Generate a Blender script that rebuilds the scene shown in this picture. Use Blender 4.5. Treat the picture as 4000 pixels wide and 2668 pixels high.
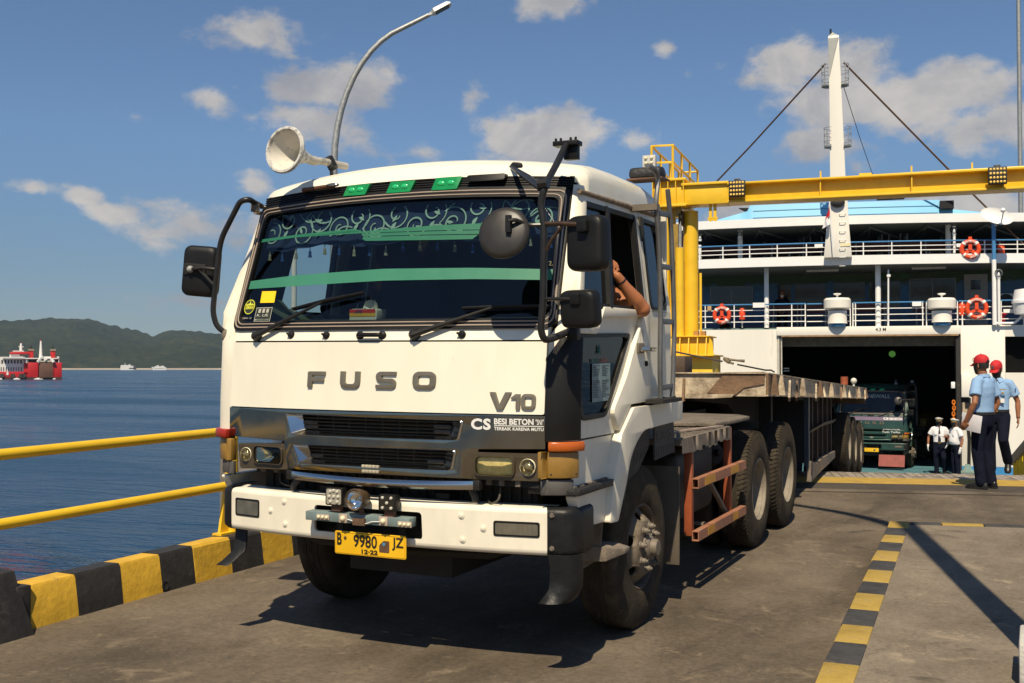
import bpy, bmesh, math, random
from math import sin, cos, pi, radians, sqrt, atan2
from mathutils import Vector, Matrix, noise
from mathutils.geometry import tessellate_polygon

SC = bpy.context.scene
for o in list(bpy.data.objects):
 bpy.data.objects.remove(o)
COL = SC.collection
random.seed(7)

# ------------------------------------------------------------------ camera
YAW, PITCH, FPX = radians(-25.322), radians(1.3591), 4299.2      # focal length in pixels of a 4000 px wide frame
CAM = Vector((3.5002, -5.5037, 1.7044))
cf = Vector((sin(YAW)*cos(PITCH), cos(YAW)*cos(PITCH), sin(PITCH)))
cr = Vector((cos(YAW), -sin(YAW), 0))
cu = cr.cross(cf)
cam = bpy.data.cameras.new('camera')
cam.sensor_width = 36
cam.lens = 36*FPX/4000
cam.clip_start, cam.clip_end = .05, 30000
co = bpy.data.objects.new('camera', cam)
COL.objects.link(co)
co.matrix_world = Matrix((cr, cu, -cf)).transposed().to_4x4()
co.location = CAM
SC.camera = co

# ------------------------------------------------------------------ light
SUN_DIR = Vector((.25, -.97, 1.36)).normalized()        # towards the sun
SUN_EL = math.asin(SUN_DIR.z)
SUN_ROT = atan2(SUN_DIR.x, SUN_DIR.y)
sun = bpy.data.lights.new('sun', 'SUN')
sun.energy, sun.angle, sun.color = 5.0, radians(.53), (1, .86, .64)
so = bpy.data.objects.new('sun', sun)
COL.objects.link(so)
so.rotation_euler = SUN_DIR.to_track_quat('Z', 'Y').to_euler()
so.location = (0, -20, 30)

SC.view_settings.view_transform = 'Standard'
SC.view_settings.look = 'None'
SC.view_settings.exposure = .22
SC.view_settings.gamma = 1
SC.view_settings.use_curve_mapping = False
SC.render.engine = 'CYCLES'
SC.cycles.use_denoising = True
SC.cycles.max_bounces = 8
SC.cycles.transparent_max_bounces = 16
SC.cycles.sample_clamp_indirect = 6

# ------------------------------------------------------------------ world: daylight sky and clouds
W = bpy.data.worlds.new('World')
SC.world = W
W.use_nodes = True
wn, wl = W.node_tree.nodes, W.node_tree.links
wn.clear()


def N(t, **k):
 n = wn.new(t)
 for a, b in k.items():
  setattr(n, a, b)
 return n


def Mth(op, a, b=None, c=None, clamp=False):
 n = N('ShaderNodeMath', operation=op, use_clamp=clamp)
 for i, v in enumerate((a, b, c)):
  if v is None:
   continue
  if isinstance(v, (int, float)):
   n.inputs[i].default_value = v
  else:
   wl.new(v, n.inputs[i])
 return n.outputs[0]


sky = N('ShaderNodeTexSky', sky_type='NISHITA', sun_disc=False, sun_elevation=SUN_EL, sun_rotation=SUN_ROT,
  altitude=0, air_density=.75, dust_density=.1, ozone_density=4.5)
tc = N('ShaderNodeTexCoord')
sep = N('ShaderNodeSeparateXYZ')
wl.new(tc.outputs['Generated'], sep.inputs[0])
# azimuth measured from the heading of the road (+Y), elevation, both in radians
az = Mth('ARCTAN2', sep.outputs[0], sep.outputs[1])
el = Mth('ARCSINE', sep.outputs[2])
q = N('ShaderNodeCombineXYZ')
wl.new(az, q.inputs[0])
wl.new(el, q.inputs[1])


def sky_at(px, py):
 d = cf + cr*((px-2000)/FPX) - cu*((py-1334)/FPX)
 d.normalize()
 return atan2(d.x, d.y), math.asin(d.z)


def noise_w(scale, detail, rough, dist=0, off=0):
 mp = N('ShaderNodeMapping')
 mp.inputs['Scale'].default_value = (1, 1.45, 1)
 mp.inputs['Location'].default_value = (off, off*.7, off*.3)
 wl.new(q.outputs[0], mp.inputs[0])
 n = N('ShaderNodeTexNoise')
 n.inputs['Scale'].default_value, n.inputs['Detail'].default_value = scale, detail
 n.inputs['Roughness'].default_value, n.inputs['Distortion'].default_value = rough, dist
 wl.new(mp.outputs[0], n.inputs['Vector'])
 return n.outputs['Fac']


# cumulus banks: centre (as seen along the quay) and half-extents, in source-image pixels of arc; weight
CLOUDS = [(985, 120, 205, 95, 1.0), (1080, 180, 130, 60, .6), (830, 400, 115, 80, .9), (915, 345, 50, 40, .5), (1240, 345, 330, 85, .95),
          (1420, 350, 160, 90, .8), (1210, 470, 250, 85, .8), (1380, 520, 170, 90, .6), (1000, 720, 95, 60, .8), (520, 455, 90, 34, .5),
          (110, 735, 120, 32, .5), (330, 768, 85, 32, .5), (450, 835, 125, 44, .66), (800, 880, 330, 90, .6), (900, 895, 140, 50, .5),
          (940, 1180, 340, 40, .5), (2060, 545, 300, 125, .98), (1640, 590, 150, 55, .55), (1840, 385, 75, 70, .42),
          (2605, 195, 60, 40, .7), (2630, 270, 60, 40, .35), (2140, 10, 170, 60, .75), (2520, 545, 130, 60, .45),
          (2810, 250, 70, 40, .45), (3080, 250, 210, 110, .95), (3350, 260, 190, 140, .9), (3300, 390, 330, 100, .9), (3620, 390, 330, 130, 1),
          (3880, 480, 260, 105, .9), (3180, 580, 200, 80, .7), (3060, 840, 330, 90, .9), (3850, 790, 260, 85, 1.0), (2900, 830, 200, 60, .8)]
acc = None
for px, py, sx, sy, w in CLOUDS:
 a, e = sky_at(px, py)
 mp = N('ShaderNodeVectorMath', operation='SUBTRACT')
 mp.inputs[1].default_value = (a, e, 0)
 wl.new(q.outputs[0], mp.inputs[0])
 ml = N('ShaderNodeVectorMath', operation='MULTIPLY')
 ml.inputs[1].default_value = (FPX/(sx*1.25), FPX/(sy*1.3), 0)
 wl.new(mp.outputs[0], ml.inputs[0])
 ln = N('ShaderNodeVectorMath', operation='LENGTH')
 wl.new(ml.outputs[0], ln.inputs[0])
 v = Mth('MULTIPLY_ADD', ln.outputs['Value'], -w, w)
 acc = v if acc is None else Mth('SMOOTH_MAX', acc, v, .12)
# far from the picture the sky goes on with the same kind of scattered cumulus
dn = N('ShaderNodeTexNoise')
dn.inputs['Scale'].default_value, dn.inputs['Detail'].default_value = 2.6, 3
wl.new(tc.outputs['Generated'], dn.inputs['Vector'])
scat = Mth('MULTIPLY_ADD', dn.outputs['Fac'], 4.0, -2.6)
dcam = N('ShaderNodeVectorMath', operation='DOT_PRODUCT')
dcam.inputs[1].default_value = tuple(cf)
wl.new(tc.outputs['Generated'], dcam.inputs[0])
away = Mth('MULTIPLY_ADD', dcam.outputs['Value'], -6.0, 4.9, clamp=True)
scat = Mth('MULTIPLY_ADD', away, 3.0, Mth('ADD', scat, -3.0))
acc = Mth('MAXIMUM', acc, Mth('MINIMUM', scat, .8))
nz = noise_w(11, 7, .58, .25)
nz2 = noise_w(34, 5, .6, .2, 3.1)
dens = Mth('ADD', acc, Mth('MULTIPLY_ADD', nz, 2.1, -1.12))
dens = Mth('ADD', dens, Mth('MULTIPLY_ADD', nz2, .95, -.47))
mask = N('ShaderNodeMapRange', interpolation_type='SMOOTHSTEP')
mask.inputs['From Min'].default_value, mask.inputs['From Max'].default_value = .05, .54
mask.inputs['To Max'].default_value = .93
wl.new(dens, mask.inputs['Value'])
# sunlit tops and thinner greyer parts
shade = N('ShaderNodeMapRange', interpolation_type='SMOOTHSTEP')
shade.inputs['From Min'].default_value, shade.inputs['From Max'].default_value = .3, .72
wl.new(noise_w(7.5, 6, .6, .3, 5.7), shade.inputs['Value'])
ccol = N('ShaderNodeMix', data_type='RGBA')
ccol.inputs['A'].default_value = (3.1, 3.15, 3.45, 1)
ccol.inputs['B'].default_value = (6.3, 5.85, 5.35, 1)
wl.new(shade.outputs[0], ccol.inputs['Factor'])
mix = N('ShaderNodeMix', data_type='RGBA')
wl.new(mask.outputs[0], mix.inputs['Factor'])
# haze tint multiplied into the sky colour: darker and warmer low down, all round
hzr = N('ShaderNodeValToRGB')
for i_, (p_, c_) in enumerate([(0, (.41, .39, .38)), (.09, (.60, .60, .58)), (.20, (.88, .92, .90)), (.36, (1, 1.03, 1.0))]):
 if i_ > 1:
  hzr.color_ramp.elements.new(.5)
for i_, (p_, c_) in enumerate([(0, (.41, .39, .38)), (.09, (.60, .60, .58)), (.20, (.88, .92, .90)), (.36, (1, 1.03, 1.0))]):
 hzr.color_ramp.elements[i_].position = p_
 hzr.color_ramp.elements[i_].color = c_ + (1,)
wl.new(sep.outputs[2], hzr.inputs[0])
skc = N('ShaderNodeMix', data_type='RGBA', blend_type='MULTIPLY')
skc.inputs['Factor'].default_value = 1
wl.new(sky.outputs[0], skc.inputs['A'])
wl.new(hzr.outputs[0], skc.inputs['B'])
wl.new(skc.outputs['Result'], mix.inputs['A'])
wl.new(ccol.outputs['Result'], mix.inputs['B'])
bg = N('ShaderNodeBackground')
bg.inputs['Strength'].default_value = .09
wl.new(mix.outputs['Result'], bg.inputs['Color'])
wo = N('ShaderNodeOutputWorld')
wl.new(bg.outputs[0], wo.inputs['Surface'])

# ------------------------------------------------------------------ measuring: where a sight line of the survey photograph meets a plane


def ray(px, py):
 return cf + cr*((px-2000)/FPX) - cu*((py-1334)/FPX)


def at(px, py, x=None, y=None, z=None, D=None):
 d = ray(px, py)
 if D is not None:
  s = D
 elif x is not None:
  s = (x-CAM.x)/d.x
 elif y is not None:
  s = (y-CAM.y)/d.y
 else:
  s = (z-CAM.z)/d.z
 return CAM + d*s


GN = Vector((.0073469, -.015527, .99985))           # the apron rises about one degree towards the ramp


def ground_z(x, y):
 return -(GN.x*x + GN.y*y)/GN.z


def on_ground(px, py, h=0):
 d = ray(px, py)
 s = (h - CAM.dot(GN))/d.dot(GN)
 return CAM + d*s


TM = Matrix(((.99997301, .0000570416, .00734689), (.0000570416, .99987945, -.01552693), (-.00734689, .01552693, .99985246)))
TMi = TM.transposed()
CT = TMi @ CAM


def tray(px, py):
 return TMi @ ray(px, py)


def T(px, py, x=None, y=None, z=None):
 d = tray(px, py)
 s = (x-CT.x)/d.x if x is not None else (y-CT.y)/d.y if y is not None else (z-CT.z)/d.z
 return CT + d*s

# ------------------------------------------------------------------ mesh helpers


class G:
 def __init__(s):
  s.v, s.f = [], []

 def add(s, vs, fs):
  o = len(s.v)
  s.v += [Vector(p) for p in vs]
  s.f += [tuple(i+o for i in f) for f in fs]
  return s

 def box(s, x0, x1, y0, y1, z0, z1, M=None):
  vs = [Vector((x, y, z)) for x in (x0, x1) for y in (y0, y1) for z in (z0, z1)]
  if M:
   vs = [M @ p for p in vs]
  return s.add(vs, [(0, 1, 3, 2), (4, 6, 7, 5), (0, 4, 5, 1), (2, 3, 7, 6), (0, 2, 6, 4), (1, 5, 7, 3)])

 def bar(s, a, b, w, h, up=(0, 0, 1)):
  a, b = Vector(a), Vector(b)
  d = (b-a).normalized()
  r = d.cross(Vector(up))
  if r.length < 1e-4:
   r = d.cross(Vector((0, 1, 0)))
  r.normalize()
  u = r.cross(d)
  vs = [p + r*(w/2*i) + u*(h/2*j) for p in (a, b) for i in (-1, 1) for j in (-1, 1)]
  return s.add(vs, [(0, 1, 3, 2), (4, 6, 7, 5), (0, 4, 5, 1), (2, 3, 7, 6), (0, 2, 6, 4), (1, 5, 7, 3)])

 def quad(s, *p):
  return s.add(p, [tuple(range(len(p)))])

 def loft(s, rings, closed=True, caps=True):
  n = len(rings[0])
  vs = [p for r in rings for p in r]
  fs = []
  for i in range(len(rings)-1):
   for j in range(n if closed else n-1):
    k = (j+1) % n
    fs.append((i*n+j, i*n+k, (i+1)*n+k, (i+1)*n+j))
  if caps and closed:
   fs.append(tuple(range(n-1, -1, -1)))
   fs.append(tuple((len(rings)-1)*n+j for j in range(n)))
  return s.add(vs, fs)

 def tube(s, path, r, n=8, caps=True, flat=1):
  P = [Vector(p) for p in path]
  R = r if isinstance(r, (list, tuple)) else [r]*len(P)
  t0 = (P[1]-P[0]).normalized()
  u = t0.orthogonal().normalized()
  rings = []
  for i, p in enumerate(P):
   t = (P[min(i+1, len(P)-1)]-P[max(i-1, 0)]).normalized()
   u = (u - t*u.dot(t)).normalized()
   w = t.cross(u)
   rings.append([p + (u*cos(2*pi*j/n) + w*sin(2*pi*j/n)*flat)*R[i] for j in range(n)])
  return s.loft(rings, True, caps)

 def cyl(s, a, b, r, n=16, r1=None):
  return s.tube([a, b], [r, r if r1 is None else r1], n)

 def lathe(s, prof, o=(0, 0, 0), axis=(0, 0, 1), n=24, caps=True):
  o, ax = Vector(o), Vector(axis).normalized()
  u = ax.orthogonal().normalized()
  w = ax.cross(u)
  rings = [[o + ax*h + (u*cos(2*pi*j/n) + w*sin(2*pi*j/n))*max(r, 1e-4) for j in range(n)] for r, h in prof]
  return s.loft(rings, True, caps)

 def ball(s, c, r, nu=12, nv=8):
  c = Vector(c)
  r = (r, r, r) if isinstance(r, (int, float)) else r
  rings = []
  for i in range(nv+1):
   t = -pi/2 + pi*i/nv
   q_ = max(cos(t), 1e-3)
   rings.append([c + Vector((r[0]*q_*cos(2*pi*j/nu), r[1]*q_*sin(2*pi*j/nu), r[2]*sin(t))) for j in range(nu)])
  return s.loft(rings)

 def grid(s, fn, nu, nv):
  vs = [fn(i/nu, j/nv) for i in range(nu+1) for j in range(nv+1)]
  m = nv+1
  return s.add(vs, [(i*m+j, (i+1)*m+j, (i+1)*m+j+1, i*m+j+1) for i in range(nu) for j in range(nv)])

 def prism(s, outer, holes=(), h=.01, fn=None, back=True):
  """flat outline with holes, given thickness; fn maps (u, v, depth) into space (depth 0 is the front)"""
  fn = fn or (lambda u, v, d: Vector((u, v, d)))
  loops = [list(outer)] + [list(l) for l in holes]
  flat = [p for l in loops for p in l]
  tri = tessellate_polygon([[Vector((p[0], p[1], 0)) for p in l] for l in loops])
  n = len(flat)
  vs = [fn(p[0], p[1], 0) for p in flat] + [fn(p[0], p[1], h) for p in flat]
  fs = [tuple(t) for t in tri]
  if back:
   fs += [tuple(i+n for i in reversed(t)) for t in tri]
  o = 0
  for l in loops:
   m = len(l)
   for i in range(m):
    a, b = o+i, o+(i+1) % m
    fs.append((a, b, b+n, a+n))
   o += m
  return s.add(vs, fs)

 def build(s, name, m, parent=None, smooth=40, bevel=0, seg=2, label=None, weld=True):
  me = bpy.data.meshes.new(name)
  me.from_pydata([tuple(p) for p in s.v], [], s.f)
  bm = bmesh.new()
  bm.from_mesh(me)
  if weld:
   bmesh.ops.remove_doubles(bm, verts=bm.verts, dist=1e-5)
  bmesh.ops.recalc_face_normals(bm, faces=bm.faces)
  if bevel:
   ed = [e for e in bm.edges if len(e.link_faces) == 2 and e.calc_face_angle(0) > .5]
   if ed:
    bmesh.ops.bevel(bm, geom=ed, offset=bevel, segments=seg, affect='EDGES', profile=.5, clamp_overlap=True)
  bm.to_mesh(me)
  bm.free()
  if smooth:
   me.shade_smooth()
   me.set_sharp_from_angle(angle=radians(smooth))
  o = bpy.data.objects.new(name, me)
  COL.objects.link(o)
  if m:
   me.materials.append(m)
  if parent:
   o.parent = parent
  if label:
   o['label'] = label
  return o


def fillet(poly, r, n=4):
 """round the corners of a 2D outline"""
 out, m = [], len(poly)
 for i in range(m):
  p = Vector(poly[i][:2])
  rr = poly[i][2] if len(poly[i]) > 2 else r
  a, b = Vector(poly[i-1][:2]), Vector(poly[(i+1) % m][:2])
  da, db = (a-p), (b-p)
  k = min(rr, da.length*.48, db.length*.48)
  if k < 1e-5:
   out.append((p.x, p.y))
   continue
  s_, e_ = p + da.normalized()*k, p + db.normalized()*k
  for j in range(n+1):
   t = j/n
   qd = s_*(1-t)**2 + p*(2*t*(1-t)) + e_*t*t
   out.append((qd.x, qd.y))
 return out


def bez(pts, n=10):
 """Catmull-Rom through points"""
 P = [Vector(p) for p in pts]
 P = [P[0]*2-P[1]] + P + [P[-1]*2-P[-2]]
 out = []
 for i in range(1, len(P)-2):
  for j in range(n):
   t = j/n
   a, b, c, d = P[i-1], P[i], P[i+1], P[i+2]
   out.append(.5*((2*b) + (c-a)*t + (2*a-5*b+4*c-d)*t*t + (3*b-a-3*c+d)*t**3))
 out.append(P[-2])
 return out


def bend(pts, r=.05, n=5):
 """polyline with rounded corners in 3D"""
 P = [Vector(p) for p in pts]
 out = [P[0]]
 for i in range(1, len(P)-1):
  a, p, b = P[i-1], P[i], P[i+1]
  k = min(r, (a-p).length*.45, (b-p).length*.45)
  s_, e_ = p+(a-p).normalized()*k, p+(b-p).normalized()*k
  for j in range(n+1):
   t = j/n
   out.append(s_*(1-t)**2 + p*2*t*(1-t) + e_*t*t)
 out.append(P[-1])
 return out


def empty(name, label, cat, loc=(0, 0, 0), rot=None, group=None):
 o = bpy.data.objects.new(name, None)
 COL.objects.link(o)
 o.empty_display_size = .2
 o.location = loc
 if rot is not None:
  o.rotation_euler = rot
 o['label'], o['category'] = label, cat
 if group:
  o['group'] = group
 return o


def tag(o, label=None, cat=None, group=None, kind=None):
 for k, v in (('label', label), ('category', cat), ('group', group), ('kind', kind)):
  if v:
   o[k] = v
 return o


def copy_tree(o, parent=None, label=None, loc=None, rot=None):
 c = o.copy()
 COL.objects.link(c)
 if parent:
  c.parent = parent
 for ch in list(o.children):
  copy_tree(ch, c)
 if label:
  c['label'] = label
 if loc is not None:
  c.location = loc
 if rot is not None:
  c.rotation_euler = rot
 return c


def text_mesh(txt, size=1, bold=0, extrude=0, sx=1, shear=0, space=1, align='LEFT', valign='BOTTOM_BASELINE'):
 """built-in font as plain geometry: list of points, list of faces"""
 cu_ = bpy.data.curves.new('t', 'FONT')
 cu_.body, cu_.size, cu_.offset, cu_.extrude = txt, size, bold, extrude
 cu_.align_x, cu_.align_y = align, valign
 cu_.shear, cu_.space_character = shear, space
 cu_.resolution_u = 3
 o = bpy.data.objects.new('t', cu_)
 me = bpy.data.meshes.new_from_object(o)
 vs = [Vector((v.co.x*sx, v.co.y, v.co.z)) for v in me.vertices]
 fs = [tuple(p.vertices) for p in me.polygons]
 bpy.data.objects.remove(o)
 bpy.data.curves.remove(cu_)
 bpy.data.meshes.remove(me)
 return vs, fs


def text_on(name, txt, fn, m, parent, x0, x1, z0, z1, bold=0, extrude=.0, shear=0, space=1):
 """text stretched to the box x0..x1, z0..z1 and laid on the surface fn(x, z, out)"""
 vs, fs = text_mesh(txt, 1, bold, .5, 1, shear, space)
 ax, bx = min(v.x for v in vs), max(v.x for v in vs)
 ay, by = min(v.y for v in vs), max(v.y for v in vs)
 g = G()
 g.add([fn(x0+(v.x-ax)/(bx-ax)*(x1-x0), z0+(v.y-ay)/(by-ay)*(z1-z0), .0015+(v.z+.5)*extrude) for v in vs], fs)
 return g.build(name, m, parent, smooth=30)

# ------------------------------------------------------------------ materials


def mat(name, col, rough=.5, metal=0, var=.12, vscale=6, dirt=None, bump=0, bscale=40, spec=.5, coat=0, rvar=.1, stretch=(1, 1, 1)):
 """painted / cast / cloth surface: base colour with uneven fade, dirt stains, fine relief.
 dirt = (colour, coverage 0..1, scale)"""
 m = bpy.data.materials.new(name)
 m.use_nodes = True
 nt = m.node_tree
 nd, lk = nt.nodes, nt.links
 b = nd['Principled BSDF']
 b.inputs['Roughness'].default_value = rough
 b.inputs['Metallic'].default_value = metal
 b.inputs['Specular IOR Level'].default_value = spec
 b.inputs['Coat Weight'].default_value = coat
 tc_ = nd.new('ShaderNodeTexCoord')
 mp = nd.new('ShaderNodeMapping')
 mp.inputs['Scale'].default_value = stretch
 mp.inputs['Location'].default_value = (random.random()*9, random.random()*9, random.random()*9)
 lk.new(tc_.outputs['Object'], mp.inputs[0])
 n1 = nd.new('ShaderNodeTexNoise')
 n1.inputs['Scale'].default_value, n1.inputs['Detail'].default_value, n1.inputs['Roughness'].default_value = vscale, 6, .62
 lk.new(mp.outputs[0], n1.inputs['Vector'])
 mx = nd.new('ShaderNodeMix')
 mx.data_type = 'RGBA'
 mx.inputs['A'].default_value = tuple(c*(1-var) for c in col[:3]) + (1,)
 mx.inputs['B'].default_value = tuple(min(1, c*(1+var)) for c in col[:3]) + (1,)
 mr = nd.new('ShaderNodeMapRange')
 mr.inputs['From Min'].default_value, mr.inputs['From Max'].default_value = .3, .7
 lk.new(n1.outputs['Fac'], mr.inputs['Value'])
 lk.new(mr.outputs[0], mx.inputs['Factor'])
 out = mx.outputs['Result']
 if dirt:
  dc, amt, ds = dirt
  n2 = nd.new('ShaderNodeTexNoise')
  n2.inputs['Scale'].default_value, n2.inputs['Detail'].default_value, n2.inputs['Roughness'].default_value = ds, 8, .7
  lk.new(mp.outputs[0], n2.inputs['Vector'])
  r2 = nd.new('ShaderNodeMapRange')
  r2.inputs['From Min'].default_value, r2.inputs['From Max'].default_value = .72-amt*.4, .82-amt*.25
  r2.inputs['To Max'].default_value = .85
  lk.new(n2.outputs['Fac'], r2.inputs['Value'])
  m2 = nd.new('ShaderNodeMix')
  m2.data_type = 'RGBA'
  lk.new(r2.outputs[0], m2.inputs['Factor'])
  lk.new(out, m2.inputs['A'])
  m2.inputs['B'].default_value = tuple(dc[:3]) + (1,)
  out = m2.outputs['Result']
 lk.new(out, b.inputs['Base Color'])
 if rvar:
  r3 = nd.new('ShaderNodeMapRange')
  r3.inputs['To Min'].default_value, r3.inputs['To Max'].default_value = max(.02, rough-rvar), min(1, rough+rvar)
  lk.new(n1.outputs['Fac'], r3.inputs['Value'])
  lk.new(r3.outputs[0], b.inputs['Roughness'])
 if bump:
  n4 = nd.new('ShaderNodeTexNoise')
  n4.inputs['Scale'].default_value, n4.inputs['Detail'].default_value = bscale, 4
  lk.new(mp.outputs[0], n4.inputs['Vector'])
  bp = nd.new('ShaderNodeBump')
  bp.inputs['Strength'].default_value = bump
  bp.inputs['Distance'].default_value = .02
  lk.new(n4.outputs['Fac'], bp.inputs['Height'])
  lk.new(bp.outputs[0], b.inputs['Normal'])
 return m


def glass(name, tint, refl=.9, rough=.02, trans=1.0):
 """thin tinted pane: tinted see-through plus fresnel reflection"""
 m = bpy.data.materials.new(name)
 m.use_nodes = True
 nd, lk = m.node_tree.nodes, m.node_tree.links
 nd.clear()
 t = nd.new('ShaderNodeBsdfTransparent')
 t.inputs['Color'].default_value = tuple(tint) + (1,)
 g = nd.new('ShaderNodeBsdfGlossy')
 g.inputs['Roughness'].default_value = rough
 g.inputs['Color'].default_value = (refl, refl, refl, 1)
 fr = nd.new('ShaderNodeFresnel')
 fr.inputs['IOR'].default_value = 1.5
 mx = nd.new('ShaderNodeMixShader')
 o = nd.new('ShaderNodeOutputMaterial')
 lk.new(fr.outputs[0], mx.inputs[0])
 lk.new(t.outputs[0], mx.inputs[1])
 lk.new(g.outputs[0], mx.inputs[2])
 lk.new(mx.outputs[0], o.inputs['Surface'])
 return m


RUST = (.16, .07, .03)
DUST = (.25, .19, .12)
white = mat('white_paint', (.80, .765, .63), .34, var=.06, vscale=3, dirt=((.45, .36, .23), .17, 4), coat=.25, stretch=(1, 1, .35))
white2 = mat('white_paint_worn', (.78, .73, .60), .45, var=.08, vscale=5, dirt=((.33, .22, .11), .27, 5), stretch=(1, 1, .4))
cream = mat('trailer_paint', (.52, .43, .30), .65, var=.25, vscale=5, dirt=((.10, .055, .03), .72, 4.5), bump=.25)
black = mat('black_plastic', (.009, .009, .009), .48, var=.2, bump=.05, bscale=200, spec=.28)
blackm = mat('black_matt', (.008, .008, .008), .8, var=.3)
dkmetal = mat('black_steel', (.02, .019, .018), .38, metal=.2, var=.3, dirt=((.09, .05, .03), .22, 9))
scuffed = mat('scuffed_black', (.010, .0105, .011), .45, spec=.3, var=.3, vscale=9, dirt=((.12, .115, .105), .22, 14), bump=.25, bscale=14)
rubber = mat('tyre_rubber', (.050, .040, .028), .92, spec=.15, var=.35, vscale=9, dirt=((.11, .085, .055), .4, 7), bump=.15, bscale=60)
tread = mat('tyre_tread', (.036, .029, .021), .9, spec=.2, var=.3, vscale=12)
chrome = mat('chrome', (.35, .32, .26), .14, metal=1, var=.12, rvar=.08, dirt=((.12, .10, .07), .15, 8))
chrome2 = mat('bright_chrome', (.62, .60, .56), .14, metal=1, var=.06, rvar=.04)
steel = mat('dull_steel', (.155, .13, .10), .6, metal=.1, var=.2, dirt=((.2, .15, .1), .25, 9))
galv = mat('galvanised', (.36, .37, .36), .5, metal=.5, var=.25, vscale=18)
wheelp = mat('wheel_paint', (.165, .135, .10), .7, var=.22, vscale=8, dirt=((.09, .058, .036), .45, 9), spec=.25, bump=.15)
rimw = mat('rim_white', (.25, .215, .165), .65, var=.2, dirt=((.15, .11, .07), .42, 7), spec=.3)
chass = mat('chassis_black', (.014, .012, .010), .75, var=.4, dirt=((.05, .038, .026), .3, 6))
dusty = mat('dusty_steel', (.17, .14, .11), .8, var=.3, vscale=10, dirt=((.28, .22, .16), .4, 12), bump=.3, bscale=90)
orange = mat('orange_paint', (.30, .07, .022), .6, var=.2, dirt=((.2, .13, .09), .42, 8))
yellowp = mat('yellow_paint', (.80, .50, .022), .42, var=.08, vscale=4, dirt=((.42, .2, .03), .16, 3))
yellowk = mat('kerb_yellow', (.62, .37, .03), .75, var=.14, vscale=9, dirt=((.30, .2, .07), .36, 8), bump=.22, bscale=26)
blackk = mat('kerb_black', (.022, .021, .021), .7, var=.3, vscale=8, dirt=((.06, .052, .045), .36, 10), bump=.22, bscale=26)
amber = mat('amber_lens', (.45, .10, .012), .25, var=.1)
brownl = mat('faded_amber_lens', (.27, .155, .035), .3, var=.15, vscale=12, dirt=((.2, .15, .07), .2, 20))
redl = mat('red_lens', (.34, .025, .012), .3, var=.1)
greenl = mat('green_lens', (.01, .23, .07), .22, var=.15, vscale=30)
platey = mat('plate_yellow', (.78, .45, .008), .5, var=.06, dirt=((.4, .25, .05), .12, 9))
ink = mat('black_ink', (.012, .011, .01), .5, var=0)
whitei = mat('white_ink', (.78, .77, .73), .5, var=.03)
skin = mat('skin', (.30, .125, .060), .5, var=.1, vscale=14, spec=.4)
# ================================================================== SETTING
SEA_Z = -3.2


def node_mat(name):
 m = bpy.data.materials.new(name)
 m.use_nodes = True
 return m, m.node_tree.nodes, m.node_tree.links, m.node_tree.nodes['Principled BSDF']


def tex(nd, lk, vec, scale, detail=4, rough=.55, dist=0):
 n = nd.new('ShaderNodeTexNoise')
 n.inputs['Scale'].default_value, n.inputs['Detail'].default_value = scale, detail
 n.inputs['Roughness'].default_value, n.inputs['Distortion'].default_value = rough, dist
 lk.new(vec, n.inputs['Vector'])
 return n.outputs['Fac']


def mapped(nd, lk, scale, rot=0):
 t = nd.new('ShaderNodeTexCoord')
 mp = nd.new('ShaderNodeMapping')
 mp.inputs['Scale'].default_value = scale
 mp.inputs['Rotation'].default_value = (0, 0, rot)
 lk.new(t.outputs['Object'], mp.inputs[0])
 return mp.outputs[0]


def ramp(nd, lk, fac, stops):
 r = nd.new('ShaderNodeValToRGB')
 e = r.color_ramp.elements
 while len(e) < len(stops):
  e.new(.5)
 for i, (p, c) in enumerate(stops):
  e[i].position, e[i].color = p, tuple(c) + (1,)
 lk.new(fac, r.inputs[0])
 return r.outputs[0]


def mixc(nd, lk, fac, a, b, mode='MIX'):
 m = nd.new('ShaderNodeMix')
 m.data_type, m.blend_type = 'RGBA', mode
 for k, v in (('Factor', fac), ('A', a), ('B', b)):
  s = m.inputs[k]
  if isinstance(v, (int, float)):
   s.default_value = v
  elif isinstance(v, tuple):
   s.default_value = v + (1,) if len(v) == 3 else v
  else:
   lk.new(v, s)
 return m.outputs['Result']


# sea: long low swell with finer ripples running along it
def sea_mat():
 m, nd, lk, b = node_mat('sea_water')
 b.inputs['Base Color'].default_value = (.010, .028, .062, 1)
 b.inputs['Roughness'].default_value = .16
 b.inputs['IOR'].default_value = 1.33
 v1 = mapped(nd, lk, (.11, .42, 1), YAW)
 v2 = mapped(nd, lk, (.55, 2.1, 1), YAW+.12)
 v3 = mapped(nd, lk, (.012, .05, 1), YAW-.1)
 h = nd.new('ShaderNodeMath')
 h.operation = 'MULTIPLY_ADD'
 lk.new(tex(nd, lk, v2, 1, 4, .6, .4), h.inputs[0])
 h.inputs[1].default_value = .30
 lk.new(tex(nd, lk, v1, 1, 4, .6, .5), h.inputs[2])
 bp = nd.new('ShaderNodeBump')
 bp.inputs['Strength'].default_value, bp.inputs['Distance'].default_value = .7, .8
 lk.new(h.outputs[0], bp.inputs['Height'])
 lk.new(bp.outputs[0], b.inputs['Normal'])
 # wind lanes: patches of rougher and smoother water
 r = nd.new('ShaderNodeMapRange')
 r.inputs['From Min'].default_value, r.inputs['From Max'].default_value = .35, .65
 r.inputs['To Min'].default_value, r.inputs['To Max'].default_value = .07, .42
 lane = tex(nd, lk, v3, 1, 4, .6, .6)
 lk.new(lane, r.inputs['Value'])
 lk.new(r.outputs[0], b.inputs['Roughness'])
 lk.new(ramp(nd, lk, lane, [(.35, (.008, .030, .070)), (.65, (.020, .055, .105))]), b.inputs['Base Color'])
 return m


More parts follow.
